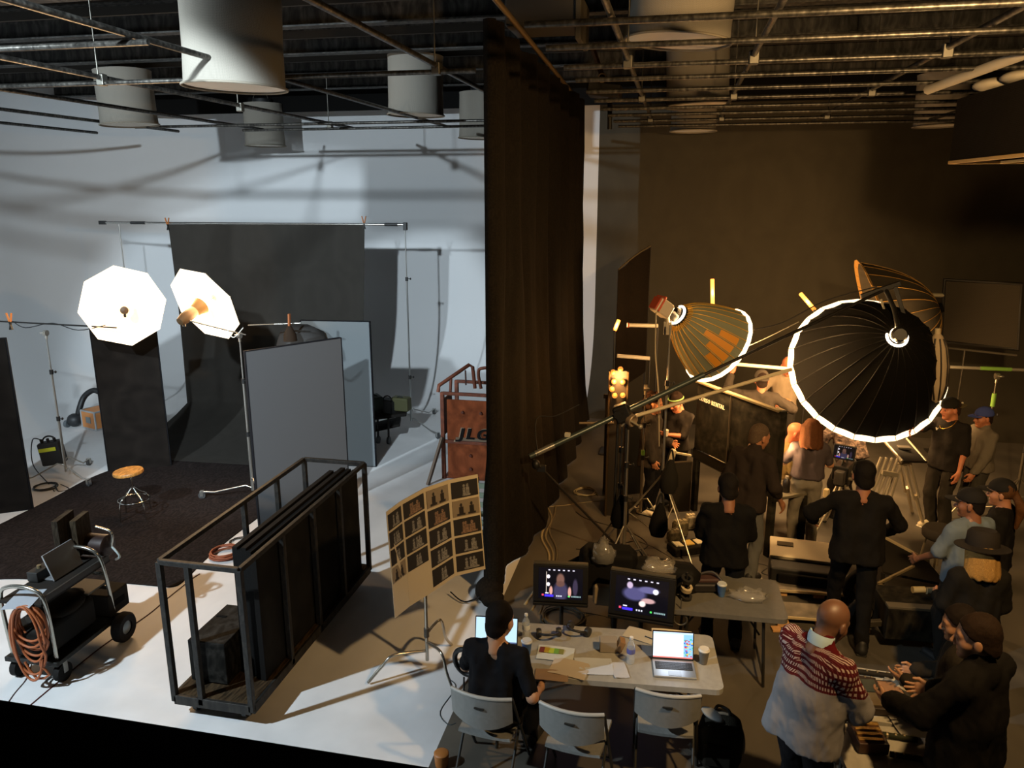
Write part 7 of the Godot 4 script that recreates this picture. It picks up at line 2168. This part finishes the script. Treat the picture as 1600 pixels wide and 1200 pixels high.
func folding_chair(label: String) -> Node3D:
	var o := thing("folding_chair", label, "chair", Vector3.ZERO, "white folding chairs at the laptop table")
	var white := mat("858581", 0.5, 0.0, "faint", 3.0)
	var iron := mat("3a3a38", 0.45, 0.4)
	var rows := []
	for i in 7:
		var v := i / 6.0
		var row := []
		for j in 15:
			var u := j / 14.0 * 2.0 - 1.0
			row.append(Vector3(u * 0.235, 0.84 - 0.2 * v - 0.075 * v * (1.0 - u * u), 0.235 - 0.025 * v + 0.05 * (1.0 - u * u)))
		rows.append(row)
	part("backrest", s().sheet(rows, 0.018), white, o)
	var rim := []
	for j in 15:
		var u := j / 14.0 * 2.0 - 1.0
		rim.append(Vector3(u * 0.235, 0.845, 0.235 + 0.05 * (1.0 - u * u)))
	part("top_rim", s().path(rim, 0.015, 8), mat("9a9a95", 0.45), o)
	part("grip_slot", s().box(Vector3(0, 0.755, 0.293), Vector3(0.075, 0.014, 0.012)), mat("262624", 0.7), o)
	var seat := []
	for i in 7:
		var row := []
		for j in 11:
			var u := j / 10.0 * 2.0 - 1.0
			var w := i / 6.0
			row.append(Vector3(u * (0.205 + 0.015 * w), 0.455 - 0.014 * (1.0 - u * u) + 0.02 * w * w, 0.19 - 0.39 * w))
		seat.append(row)
	part("seat", s().sheet(seat, 0.024), white, o)
	for k in [-1, 1]:
		part("front_leg", s().tube(Vector3(0.235 * k, 0.845, 0.23), Vector3(0.23 * k, 0.01, -0.24), 0.012), iron, o)
		part("rear_leg", s().tube(Vector3(0.215 * k, 0.45, -0.02), Vector3(0.215 * k, 0.01, 0.3), 0.011), iron, o)
	part("stretcher", s().tube(Vector3(-0.215, 0.13, 0.212), Vector3(0.215, 0.13, 0.212), 0.009), iron, o)
	part("stretcher", s().tube(Vector3(-0.232, 0.2, -0.13), Vector3(0.232, 0.2, -0.13), 0.009), iron, o)
	return o

func laptop(label: String, at: Vector3, turn: float, kind: String, energy: float, w := 0.33) -> void:
	var o := thing("laptop", label, "laptop", at)
	var b := Basis(Vector3.UP, turn)
	part("base", s().box(at + b * Vector3(0, 0.009, 0.0), Vector3(w, 0.016, 0.23), b, 0.004), mat("a4a8aa", 0.35, 0.6), o)
	var keys := part("keyboard", s().box(at + b * Vector3(0, 0.0178, -0.03), Vector3(w - 0.04, 0.002, 0.1), b, 0.0), mat("1c1d1f", 0.6), o)
	for i in 5:
		for j in 13:
			part("key", s().box(at + b * Vector3((j - 6) * (w - 0.05) / 13.0, 0.0195, -0.07 + 0.02 * i), Vector3(0.017, 0.003, 0.015), b, 0.0), mat("33363a", 0.6), keys)
	part("trackpad", s().box(at + b * Vector3(0, 0.0178, 0.07), Vector3(0.1, 0.0015, 0.06), b, 0.0), mat("8e9294", 0.3, 0.5), o)
	var lb := b * Basis(Vector3.RIGHT, -0.3)
	var lc := at + b * Vector3(0, 0.012, -0.118) + lb * Vector3(0, 0.115, 0)
	part("lid", s().box(lc, Vector3(w, 0.23, 0.007), lb, 0.002), mat("2a2c2f", 0.4, 0.4), o)
	part("screen", s().face(lc + lb * Vector3(-w * 0.5 + 0.008, 0.106, 0.0045), lc + lb * Vector3(w * 0.5 - 0.008, 0.106, 0.0045), lc + lb * Vector3(w * 0.5 - 0.008, -0.098, 0.0045), lc + lb * Vector3(-w * 0.5 + 0.008, -0.098, 0.0045), lb.z), screen_mat(kind, 6, energy), o)
	area(lc + lb.z * 0.02, lc + lb.z + Vector3(0, 0.0, 0), "dbe9ff", 0.05, 0.2)

func bottle(label: String, at: Vector3, hex: String) -> void:
	var o := thing("water_bottle", label, "bottle", at)
	part("bottle", s().lathe([[0.0, 0.0], [0.03, 0.0], [0.033, 0.02], [0.032, 0.1], [0.033, 0.14], [0.03, 0.165], [0.013, 0.2], [0.013, 0.215]], at, Vector3.UP, 20), clear("cdd8e0", 0.3), o)
	part("cap", s().tube(at + Vector3.UP * 0.213, at + Vector3.UP * 0.23, 0.015, -1, 14), mat("d8dce0", 0.5), o)
	part("label_band", s().lathe([[0.0335, 0.09], [0.034, 0.092], [0.034, 0.13], [0.0335, 0.132]], at, Vector3.UP, 20), mat(hex, 0.5), o)

func cup(label: String, at: Vector3, hex: String, lid: String) -> void:
	var o := thing("paper_cup", label, "cup", at)
	part("cup", s().lathe([[0.0, 0.0], [0.029, 0.0], [0.043, 0.115], [0.045, 0.118], [0.04, 0.118]], at, Vector3.UP, 24), mat(hex, 0.6), o)
	part("lid", s().lathe([[0.045, 0.113], [0.046, 0.122], [0.04, 0.126], [0.038, 0.134], [0.0, 0.132]], at, Vector3.UP, 24), mat(lid, 0.5), o)

func headphones(label: String, at: Vector3, turn: float) -> void:
	var o := thing("headphones", label, "headphones", at)
	var b := Basis(Vector3.UP, turn) * Basis(Vector3.RIGHT, 1.2)
	var c := at + Vector3(0, 0.045, 0)
	part("band", s().path(arc(c, b.x * 0.085, b.y * 0.1, 0, PI, 14), 0.011, 6), mat("1a1a1a", 0.5), o)
	for k in [-1, 1]:
		part("ear_cup", s().lathe([[0.0, -0.02], [0.035, -0.02], [0.042, 0.0], [0.036, 0.02], [0.0, 0.022]], c + b.x * 0.085 * k - b.y * 0.02, b.x * k, 16), mat("262523", 0.5), o)

func paper(label: String, at: Vector3, w: float, d: float, turn: float, hex: String, group := "") -> void:
	var rows := []
	var b := Basis(Vector3.UP, turn)
	for i in 5:
		var row := []
		for j in 5:
			row.append(at + b * Vector3((j / 4.0 - 0.5) * w, 0.004 + 0.004 * sin(i * 1.7 + j * 1.1 + turn * 3.0) + 0.003, (i / 4.0 - 0.5) * d))
		rows.append(row)
	solo("paper_sheet", s().sheet(rows, 0.001), mat(hex, 0.75), at, label, "paper", group)

func crumple(called: String, label: String, category: String, at: Vector3, r: Vector3, m: Material, seed_: int) -> void:
	var sh := s()
	var f := FastNoiseLite.new()
	f.seed = seed_
	f.frequency = 9.0
	sh.ball(at + Vector3.UP * r.y * 0.7, r, Basis.IDENTITY, 26, 16)
	for i in sh.v.size():
		var p := sh.v[i]
		p += (p - at) * 0.75 * f.get_noise_3d(p.x * 1.3, p.y * 1.3, p.z * 1.3)
		p.y = maxf(p.y, at.y + 0.003)
		sh.v[i] = p
	solo(called, sh, m, at, label, category)

func monitor(label: String, c: Vector3, w: float, h: float, turn: float, kind: String, foot: Vector3) -> void:
	var o := thing("monitor", label, "monitor", down(foot))
	var b := Basis(Vector3.UP, turn) * Basis(Vector3.RIGHT, -0.12)
	var black := mat("161514", 0.5, 0.1)
	part("case", s().box(c, Vector3(w, h, 0.05), b, 0.01), black, o)
	part("screen", s().face(c + b * Vector3(-w * 0.4, h * 0.42, 0.0265), c + b * Vector3(w * 0.4, h * 0.42, 0.0265), c + b * Vector3(w * 0.4, -h * 0.4, 0.0265), c + b * Vector3(-w * 0.4, -h * 0.4, 0.0265), b.z), screen_mat(kind, 4, 1.7), o)
	part("top_strip", s().box(c + b * Vector3(0, h * 0.5 + 0.012, 0), Vector3(w * 0.98, 0.02, 0.06), b, 0.004), mat("4a453a", 0.5, 0.2), o)
	part("yoke", s().box(c + b * Vector3(0, -0.02, -0.06), Vector3(0.16, 0.16, 0.06), b, 0.01), black, o)
	part("lower_bar", s().bar(c + b * Vector3(-w * 0.5, -h * 0.5 - 0.02, 0), c + b * Vector3(w * 0.5, -h * 0.5 - 0.02, 0), 0.05, 0.03), black, o)
	part("pole", s().tube(Vector3(c.x, 0.1, c.z - 0.08), Vector3(c.x, c.y, c.z - 0.08), 0.02), black, o)
	for k in 3:
		var d := Vector3(cos(TAU * k / 3 + 0.5), 0, sin(TAU * k / 3 + 0.5))
		part("leg", s().tube(Vector3(c.x, 0.3, c.z - 0.08), Vector3(c.x, 0.012, c.z - 0.08) + d * 0.42, 0.012), black, o)
	area(c + b.z * 0.04, c + b.z * 1.0, "c9c4ff", 0.03, h * 0.7)

func tables() -> void:
	var t1 := Vector3(-0.47, 0, -5.62)
	folding_table("long white folding table with laptops, bottles and papers, in front of the white chairs", t1, 1.92, 0.76, 0.085, "99978f")
	folding_table("grey side table with a blue cup and a plastic bag, beyond the laptop table", Vector3(0.59, 0, -6.82), 1.06, 0.74, 0.03, "625f57")
	folding_table("far half of the white make-up table with open palettes, between the two foreground people", Vector3(1.55, 0, -5.52), 0.66, 0.66, -0.05, "a19b8c")
	folding_table("near half of the white make-up table with the gold striped box, at the bottom edge", Vector3(1.55, 0, -4.8), 0.6, 0.7, 0.1, "a19b8c", 0.73)
	var chair := folding_chair("white folding chair that the person in the black T-shirt sits on")
	chair.position = Vector3(-1.22, 0, -5.0)
	chair.rotation.y = -0.1
	copy(chair, "folding_chair", "empty white folding chair, the middle and nearest of the three", Vector3(-0.55, 0, -4.97), -0.1)
	copy(chair, "folding_chair", "empty white folding chair at the right end of the laptop table, beside the backpack", Vector3(0.09, 0, -5.3), 0.03)
	var y := 0.745
	laptop("open laptop showing a white page at the right end of the white table", Vector3(0.140, 0.742, -5.506), 0.1, "page", 1.5)
	laptop("open laptop with a blue white screen in front of the seated person", Vector3(-1.302, 0.742, -5.422), 0.1, "blank", 1.15, 0.36)
	bottle("clear water bottle with a blue band in the middle of the white table", Vector3(-0.203, 0.742, -5.538), "5a60a8")
	bottle("clear water bottle behind the blue cup at the left of the white table", Vector3(-1.091, 0.742, -5.705), "c8ccd0")
	cup("blue paper cup at the left of the white table", Vector3(-1.041, 0.742, -5.477), "3a5a8c", "b8bcc0")
	cup("grey lidded paper cup right of the laptop with the white page", Vector3(0.370, 0.742, -5.651), "6a655c", "c8c4ba")
	headphones("headphones lying at the left back of the white table, nearer the seated person", Vector3(-0.901, 0.742, -5.756), 0.3)
	headphones("black headphones at the back edge of the white table under the monitors", Vector3(-0.669, 0.742, -5.865), -0.4)
	paper("blue white printed sheet in the middle front of the white table", Vector3(-0.484, 0.742, -5.416), 0.3, 0.22, 0.2, "b4bcc8", "sheets on the white table")
	paper("cream sheet under the printed sheet on the white table", Vector3(-0.670, 0.743, -5.349), 0.3, 0.22, -0.15, "b0a698", "sheets on the white table")
	paper("folded brown paper at the front left edge of the white table", Vector3(-0.795, 0.742, -5.231), 0.26, 0.14, 0.1, "8a7460", "sheets on the white table")
	paper("white sheet lying at the back right of the white table behind the laptop", Vector3(0.120, 0.742, -6.003), 0.34, 0.16, 0.06, "c8b894", "sheets on the white table")
	paper("white sheet with a pen at the back middle of the white table", Vector3(-0.147, 0.742, -5.946), 0.26, 0.18, -0.3, "b0a894", "sheets on the white table")
	paper("pale sheet under the green card on the white table", Vector3(-0.810, 0.742, -5.526), 0.3, 0.2, 0.05, "bcc0bc", "sheets on the white table")
	paper("small sheet with a blue corner right of the printed sheet", Vector3(-0.281, 0.742, -5.408), 0.12, 0.2, 0.3, "b0b4bc", "sheets on the white table")
	var gc: Vector3 = Vector3(-0.846, 0.750, -5.552)
	var card := thing("colour_card", "yellow green striped card lying on papers on the white table", "card", gc)
	for k in 5:
		part("stripe", s().box(gc + Vector3(-0.08 + 0.04 * k, 0.004, 0), Vector3(0.04, 0.004, 0.07)), mat(["7a3a3a", "b09a30", "a8b838", "6a9a3c", "7a7a3a"][k], 0.6), card)
	var sw: Vector3 = Vector3(-0.396, 0.742, -5.680)
	var bx := thing("cardboard_box", "small open cardboard box beside the water bottle on the white table", "box", sw)
	part("body", s().box(sw + Vector3(0, 0.05, 0), Vector3(0.14, 0.1, 0.1), Basis(Vector3.UP, 0.15)), mat("8c8478", 0.7), bx)
	part("flap", s().box(sw + Vector3(0.1, 0.06, 0.0), Vector3(0.05, 0.1, 0.09), Basis(Vector3.UP, 0.15) * Basis(Vector3.BACK, -0.4)), mat("8a6a48", 0.7), bx)
	var ph: Vector3 = Vector3(-1.059, 0.742, -5.356)
	var ms := thing("computer_mouse", "black computer mouse right of the blue white laptop", "mouse", ph)
	part("body", s().ball(ph + Vector3.UP * 0.012, Vector3(0.032, 0.022, 0.052)), mat("121212", 0.4), ms)
	part("wheel", s().tube(ph + Vector3(-0.005, 0.032, -0.02), ph + Vector3(0.005, 0.032, -0.02), 0.006), mat("3a3a3a", 0.5), ms)
	var pen: Vector3 = Vector3(-0.104, 0.755, -5.924)
	solo("pen", s().tube(pen, pen + Vector3(0.1, 0.0, 0.05), 0.005), mat("1a1a1a", 0.4), pen, "black pen on the sheet at the back of the white table", "pen")
	# headset hung behind the seated person's left shoulder
	var hs: Vector3 = Vector3(-1.539, 0.640, -5.409)
	var ho := thing("cable_loop", "thick black cable loop hung at the left of the seated person", "cable", hs)
	part("loop", s().path(arc(hs, Vector3(0.1, 0, 0.02), Vector3(0, 0.15, 0.05), 0.3, TAU * 0.86, 20), 0.022, 7), mat("141414", 0.5), ho)
	part("tail", s().path(smooth([hs + Vector3(-0.02, -0.14, 0), hs + Vector3(0.0, -0.3, 0.05), hs + Vector3(0.08, -0.36, 0.05)], 5), 0.008, 5), mat("141414", 0.5), ho)
	# monitors behind the white table, with a black hooded bag and clear plastic between them
	monitor("left monitor on a stand showing a figure's back, beyond the white table", Vector3(-0.920, 0.834, -6.538), 0.52, 0.37, 0.1, "back", Vector3(-0.920, 0.834, -6.538))
	monitor("right monitor on a stand showing an outstretched arm, beyond the white table", Vector3(-0.159, 0.819, -6.485), 0.6, 0.42, -0.1, "arm", Vector3(-0.159, 0.819, -6.485))
	var hb: Vector3 = Vector3(-0.528, 0.772, -6.816)
	var hood := thing("monitor_hood", "black fabric hood and bag standing behind the two monitors", "hood", down(hb))
	part("bag", s().box(hb + Vector3(0.02, 0.06, -0.08), Vector3(0.56, 0.5, 0.3), Basis(Vector3.UP, 0.05), 0.08), mat("131211", 0.75), hood)
	part("hood", s().box(hb + Vector3(0.56, -0.02, -0.06), Vector3(0.68, 0.5, 0.26), Basis(Vector3.UP, -0.1), 0.1), mat("171614", 0.7), hood)
	part("flap", s().sheet([[hb + Vector3(-0.55, 0.03, 0), hb + Vector3(-0.25, 0.2, -0.05)], [hb + Vector3(-0.5, -0.05, -0.2), hb + Vector3(-0.2, 0.05, -0.25)]], 0.01), mat("131211", 0.8), hood)
	part("inner_bag", s().box(hb + Vector3(0.0, -0.1, 0.12), Vector3(0.2, 0.22, 0.08), Basis.IDENTITY, 0.03), mat("8a7a60", 0.6), hood)
	part("cart_pole", s().tube(Vector3(hb.x + 0.1, 0.03, hb.z - 0.05), hb + Vector3(0.1, -0.15, -0.05), 0.03), mat("22211f", 0.5, 0.3), hood)
	part("cart_base", s().box(Vector3(hb.x + 0.1, 0.05, hb.z - 0.05), Vector3(0.5, 0.06, 0.4)), mat("171614", 0.6), hood)
	crumple("plastic_bag", "clear crumpled plastic bag draped over the black hood", "plastic", hb + Vector3(-0.02, 0.2, 0.05), Vector3(0.1, 0.12, 0.08), clear("e8e4da", 0.13), 3)
	crumple("plastic_bag", "clear crumpled plastic over the top of the right monitor", "plastic", Vector3(-0.015, 1.035, -6.570), Vector3(0.14, 0.07, 0.07), clear("e8dcc4", 0.14), 4)
	# things on the grey side table
	var dc: Vector3 = Vector3(0.429, 0.742, -6.885)
	var db := thing("camera_bag", "dark red and black bag lying on the grey side table behind the blue cup", "bag", dc)
	part("body", s().box(dc + Vector3(0, 0.05, 0), Vector3(0.3, 0.1, 0.2), Basis(Vector3.UP, 0.2), 0.03), mat("161313", 0.6), db)
	part("top_pocket", s().box(dc + Vector3(0.01, 0.11, -0.01), Vector3(0.24, 0.05, 0.15), Basis(Vector3.UP, 0.2), 0.02), mat("3a2422", 0.65), db)
	part("strap", s().path(smooth([dc + Vector3(-0.1, 0.13, 0), dc + Vector3(0.05, 0.18, 0), dc + Vector3(0.16, 0.1, 0.06)], 5), 0.012, 5), mat("3a3836", 0.6), db)
	cup("blue paper cup with a pale lid on the grey side table", Vector3(0.565, 0.742, -6.779), "42628c", "b4b8b4")
	crumple("plastic_bag", "clear crumpled plastic bag on the grey side table", "plastic", Vector3(0.815, 0.742, -6.796), Vector3(0.17, 0.045, 0.1), clear("d8d2c4", 0.14), 6)
	var rl: Vector3 = Vector3(0.239, 0.803, -6.671)
	var ro := thing("tape_rolls", "tape rolls on a black strap hung at the side table's left end", "tape", rl)
	for k in 4:
		part("roll", s().lathe([[0.03, -0.02], [0.055, -0.02], [0.055, 0.02], [0.03, 0.02], [0.03, -0.02]], rl + Vector3(0, 0.14 - 0.09 * k, 0.02), Vector3(0.2, 1, 0.3), 18), mat("b0a080" if k % 2 else "1a1815", 0.6), ro)
	part("strap", s().tube(rl + Vector3(0, 0.2, 0), rl + Vector3(0, -0.2, 0), 0.008), mat("171614", 0.6), ro)
	var whl: Vector3 = Vector3(0.195, 0.635, -6.461)
	solo("cable_ring", s().path(arc(whl, Vector3(0.06, 0, 0), Vector3(0, 0.055, 0), 0, TAU * 23 / 24.0, 23), 0.009, 6, true).tube(whl + Vector3(0, 0.055, 0), whl + Vector3(0, 0.2, -0.02), 0.005), mat("5a564c", 0.4, 0.5), whl, "small metal ring hanging under the left end of the side table", "ring")
	# make-up on the make-up table
	var m0: Vector3 = Vector3(1.640, 0.745, -5.432)
	var mk := thing("make_up_case", "open brown make-up palette case with four trays on the make-up table", "palette", m0)
	part("case", s().box(m0 + Vector3(0, 0.03, 0), Vector3(0.34, 0.06, 0.36), Basis(Vector3.UP, 0.1), 0.008), mat("241a12", 0.6), mk)
	for k in 4:
		part("tray", s().box(m0 + Vector3(-0.08 + 0.165 * (k % 2), 0.064, -0.08 + 0.165 * (k / 2)), Vector3(0.145, 0.01, 0.15), Basis(Vector3.UP, 0.1)), mat(["1c241a", "7a5638", "4a3c22", "6e4c34"][k], 0.5), mk)
	var m1: Vector3 = Vector3(1.448, 0.735, -4.949)
	var gd := thing("gold_striped_box", "dark box with gold stripes on the near make-up table", "box", m1)
	part("body", s().box(m1 + Vector3(0, 0.04, 0), Vector3(0.2, 0.08, 0.24), Basis(Vector3.UP, 0.12), 0.006), mat("3a2418", 0.5), gd)
	for k in 4:
		part("gold_bar", s().box(m1 + Vector3(0, 0.084, -0.09 + 0.055 * k), Vector3(0.17, 0.012, 0.03), Basis(Vector3.UP, 0.12)), mat("b8904a", 0.25, 0.8), gd)
	var rolls := [[Vector3(1.654, 0.745, -5.755), 0.3, "1e1a14", "long dark brush roll along the far edge of the make-up table"], [Vector3(1.556, 0.745, -5.668), 0.2, "2a2018", "short dark brush roll behind the palette case"], [Vector3(1.672, 0.735, -5.029), 0.22, "26281c", "dark green brush roll on the near make-up table"], [Vector3(1.674, 0.735, -4.833), 0.22, "1e2018", "dark brush roll nearest the bottom edge on the make-up table"]]
	for r in rolls:
		var p: Vector3 = r[0]
		var ro2 := thing("brush_roll", r[3], "brush roll", p)
		part("roll", s().tube(p + Vector3(-r[1] * 0.5, 0.02, 0), p + Vector3(r[1] * 0.5, 0.02, 0.01), 0.02, -1, 12), mat(r[2], 0.7), ro2)
		for k in 4:
			part("band", s().tube(p + Vector3(-r[1] * 0.4 + r[1] * 0.25 * k, 0.02, 0), p + Vector3(-r[1] * 0.4 + r[1] * 0.25 * k + 0.012, 0.02, 0), 0.022, -1, 12), mat("7a6c50", 0.4, 0.4), ro2)
	crumple("tissue", "crumpled pale tissue right of the palette case on the make-up table", "tissue", Vector3(1.787, 0.745, -5.580), Vector3(0.1, 0.04, 0.09), mat("8a8272", 0.8), 8)
	crumple("sponge_bag", "dark crumpled cloth behind the tissue on the make-up table", "cloth", Vector3(1.818, 0.745, -5.493), Vector3(0.07, 0.035, 0.05), mat("2e2a22", 0.8), 9)
	paper("pale sheet at the near right of the make-up table", Vector3(1.769, 0.745, -5.171), 0.2, 0.24, 0.2, "8f8a7e", "")

func small_things() -> void:
	# backpack on the floor by the right chair
	var b: Vector3 = Vector3(0.522, 0.000, -5.442)
	var o := thing("backpack", "dark backpack with pale piping on the floor right of the white chairs", "backpack", b)
	var cloth := mat("2a2720", 0.8, 0.0, "weave", 8.0)
	part("body", s().lathe([[0.0, 0.0], [0.15, 0.0], [0.175, 0.06], [0.18, 0.28], [0.15, 0.4], [0.08, 0.46], [0.0, 0.47]], b, Vector3.UP, 24, 0.7), cloth, o)
	part("piping", s().path(arc(b + Vector3(0.0, 0.18, 0.02), Vector3(0.185, 0, -0.02), Vector3(0, 0.29, 0), -0.2, PI * 0.62, 18), 0.012, 6), mat("8a7a66", 0.6), o)
	part("front_pocket", s().box(b + Vector3(-0.02, 0.16, 0.12), Vector3(0.22, 0.2, 0.06), Basis.IDENTITY, 0.025), mat("221f1a", 0.8), o)
	part("handle", s().path(smooth([b + Vector3(-0.06, 0.45, 0), b + Vector3(-0.03, 0.52, 0), b + Vector3(0.05, 0.5, 0.02), b + Vector3(0.06, 0.44, 0.02)], 4), 0.012, 6), mat("1a1815", 0.7), o)
	var g: Vector3 = b + Vector3(-0.07, 0.47, 0.05)
	solo("grey_cloth", s().ball(g, Vector3(0.1, 0.025, 0.07), Basis(Vector3.BACK, -0.4)), mat("7d8080", 0.8), g, "grey folded cloth tucked on top of the dark backpack", "cloth")
	var wl: Vector3 = Vector3(0.521, 0.000, -6.027)
	solo("white_strip", s().box(wl + Vector3(0, 0.01, 0), Vector3(0.11, 0.015, 0.02), Basis(Vector3.UP, 0.05)), mat("8a8a84", 0.6), wl, "short white strip on the dark floor above the backpack", "strip")
	var oc: Vector3 = Vector3(-1.626, 0.000, -4.963)
	solo("orange_cup", s().lathe([[0.0, 0.0], [0.05, 0.0], [0.06, 0.11], [0.05, 0.12], [0.0, 0.12]], oc, Vector3.UP, 20), mat("a8682e", 0.5), oc, "orange cup on the floor at the bottom edge left of the seated person's chair", "cup")
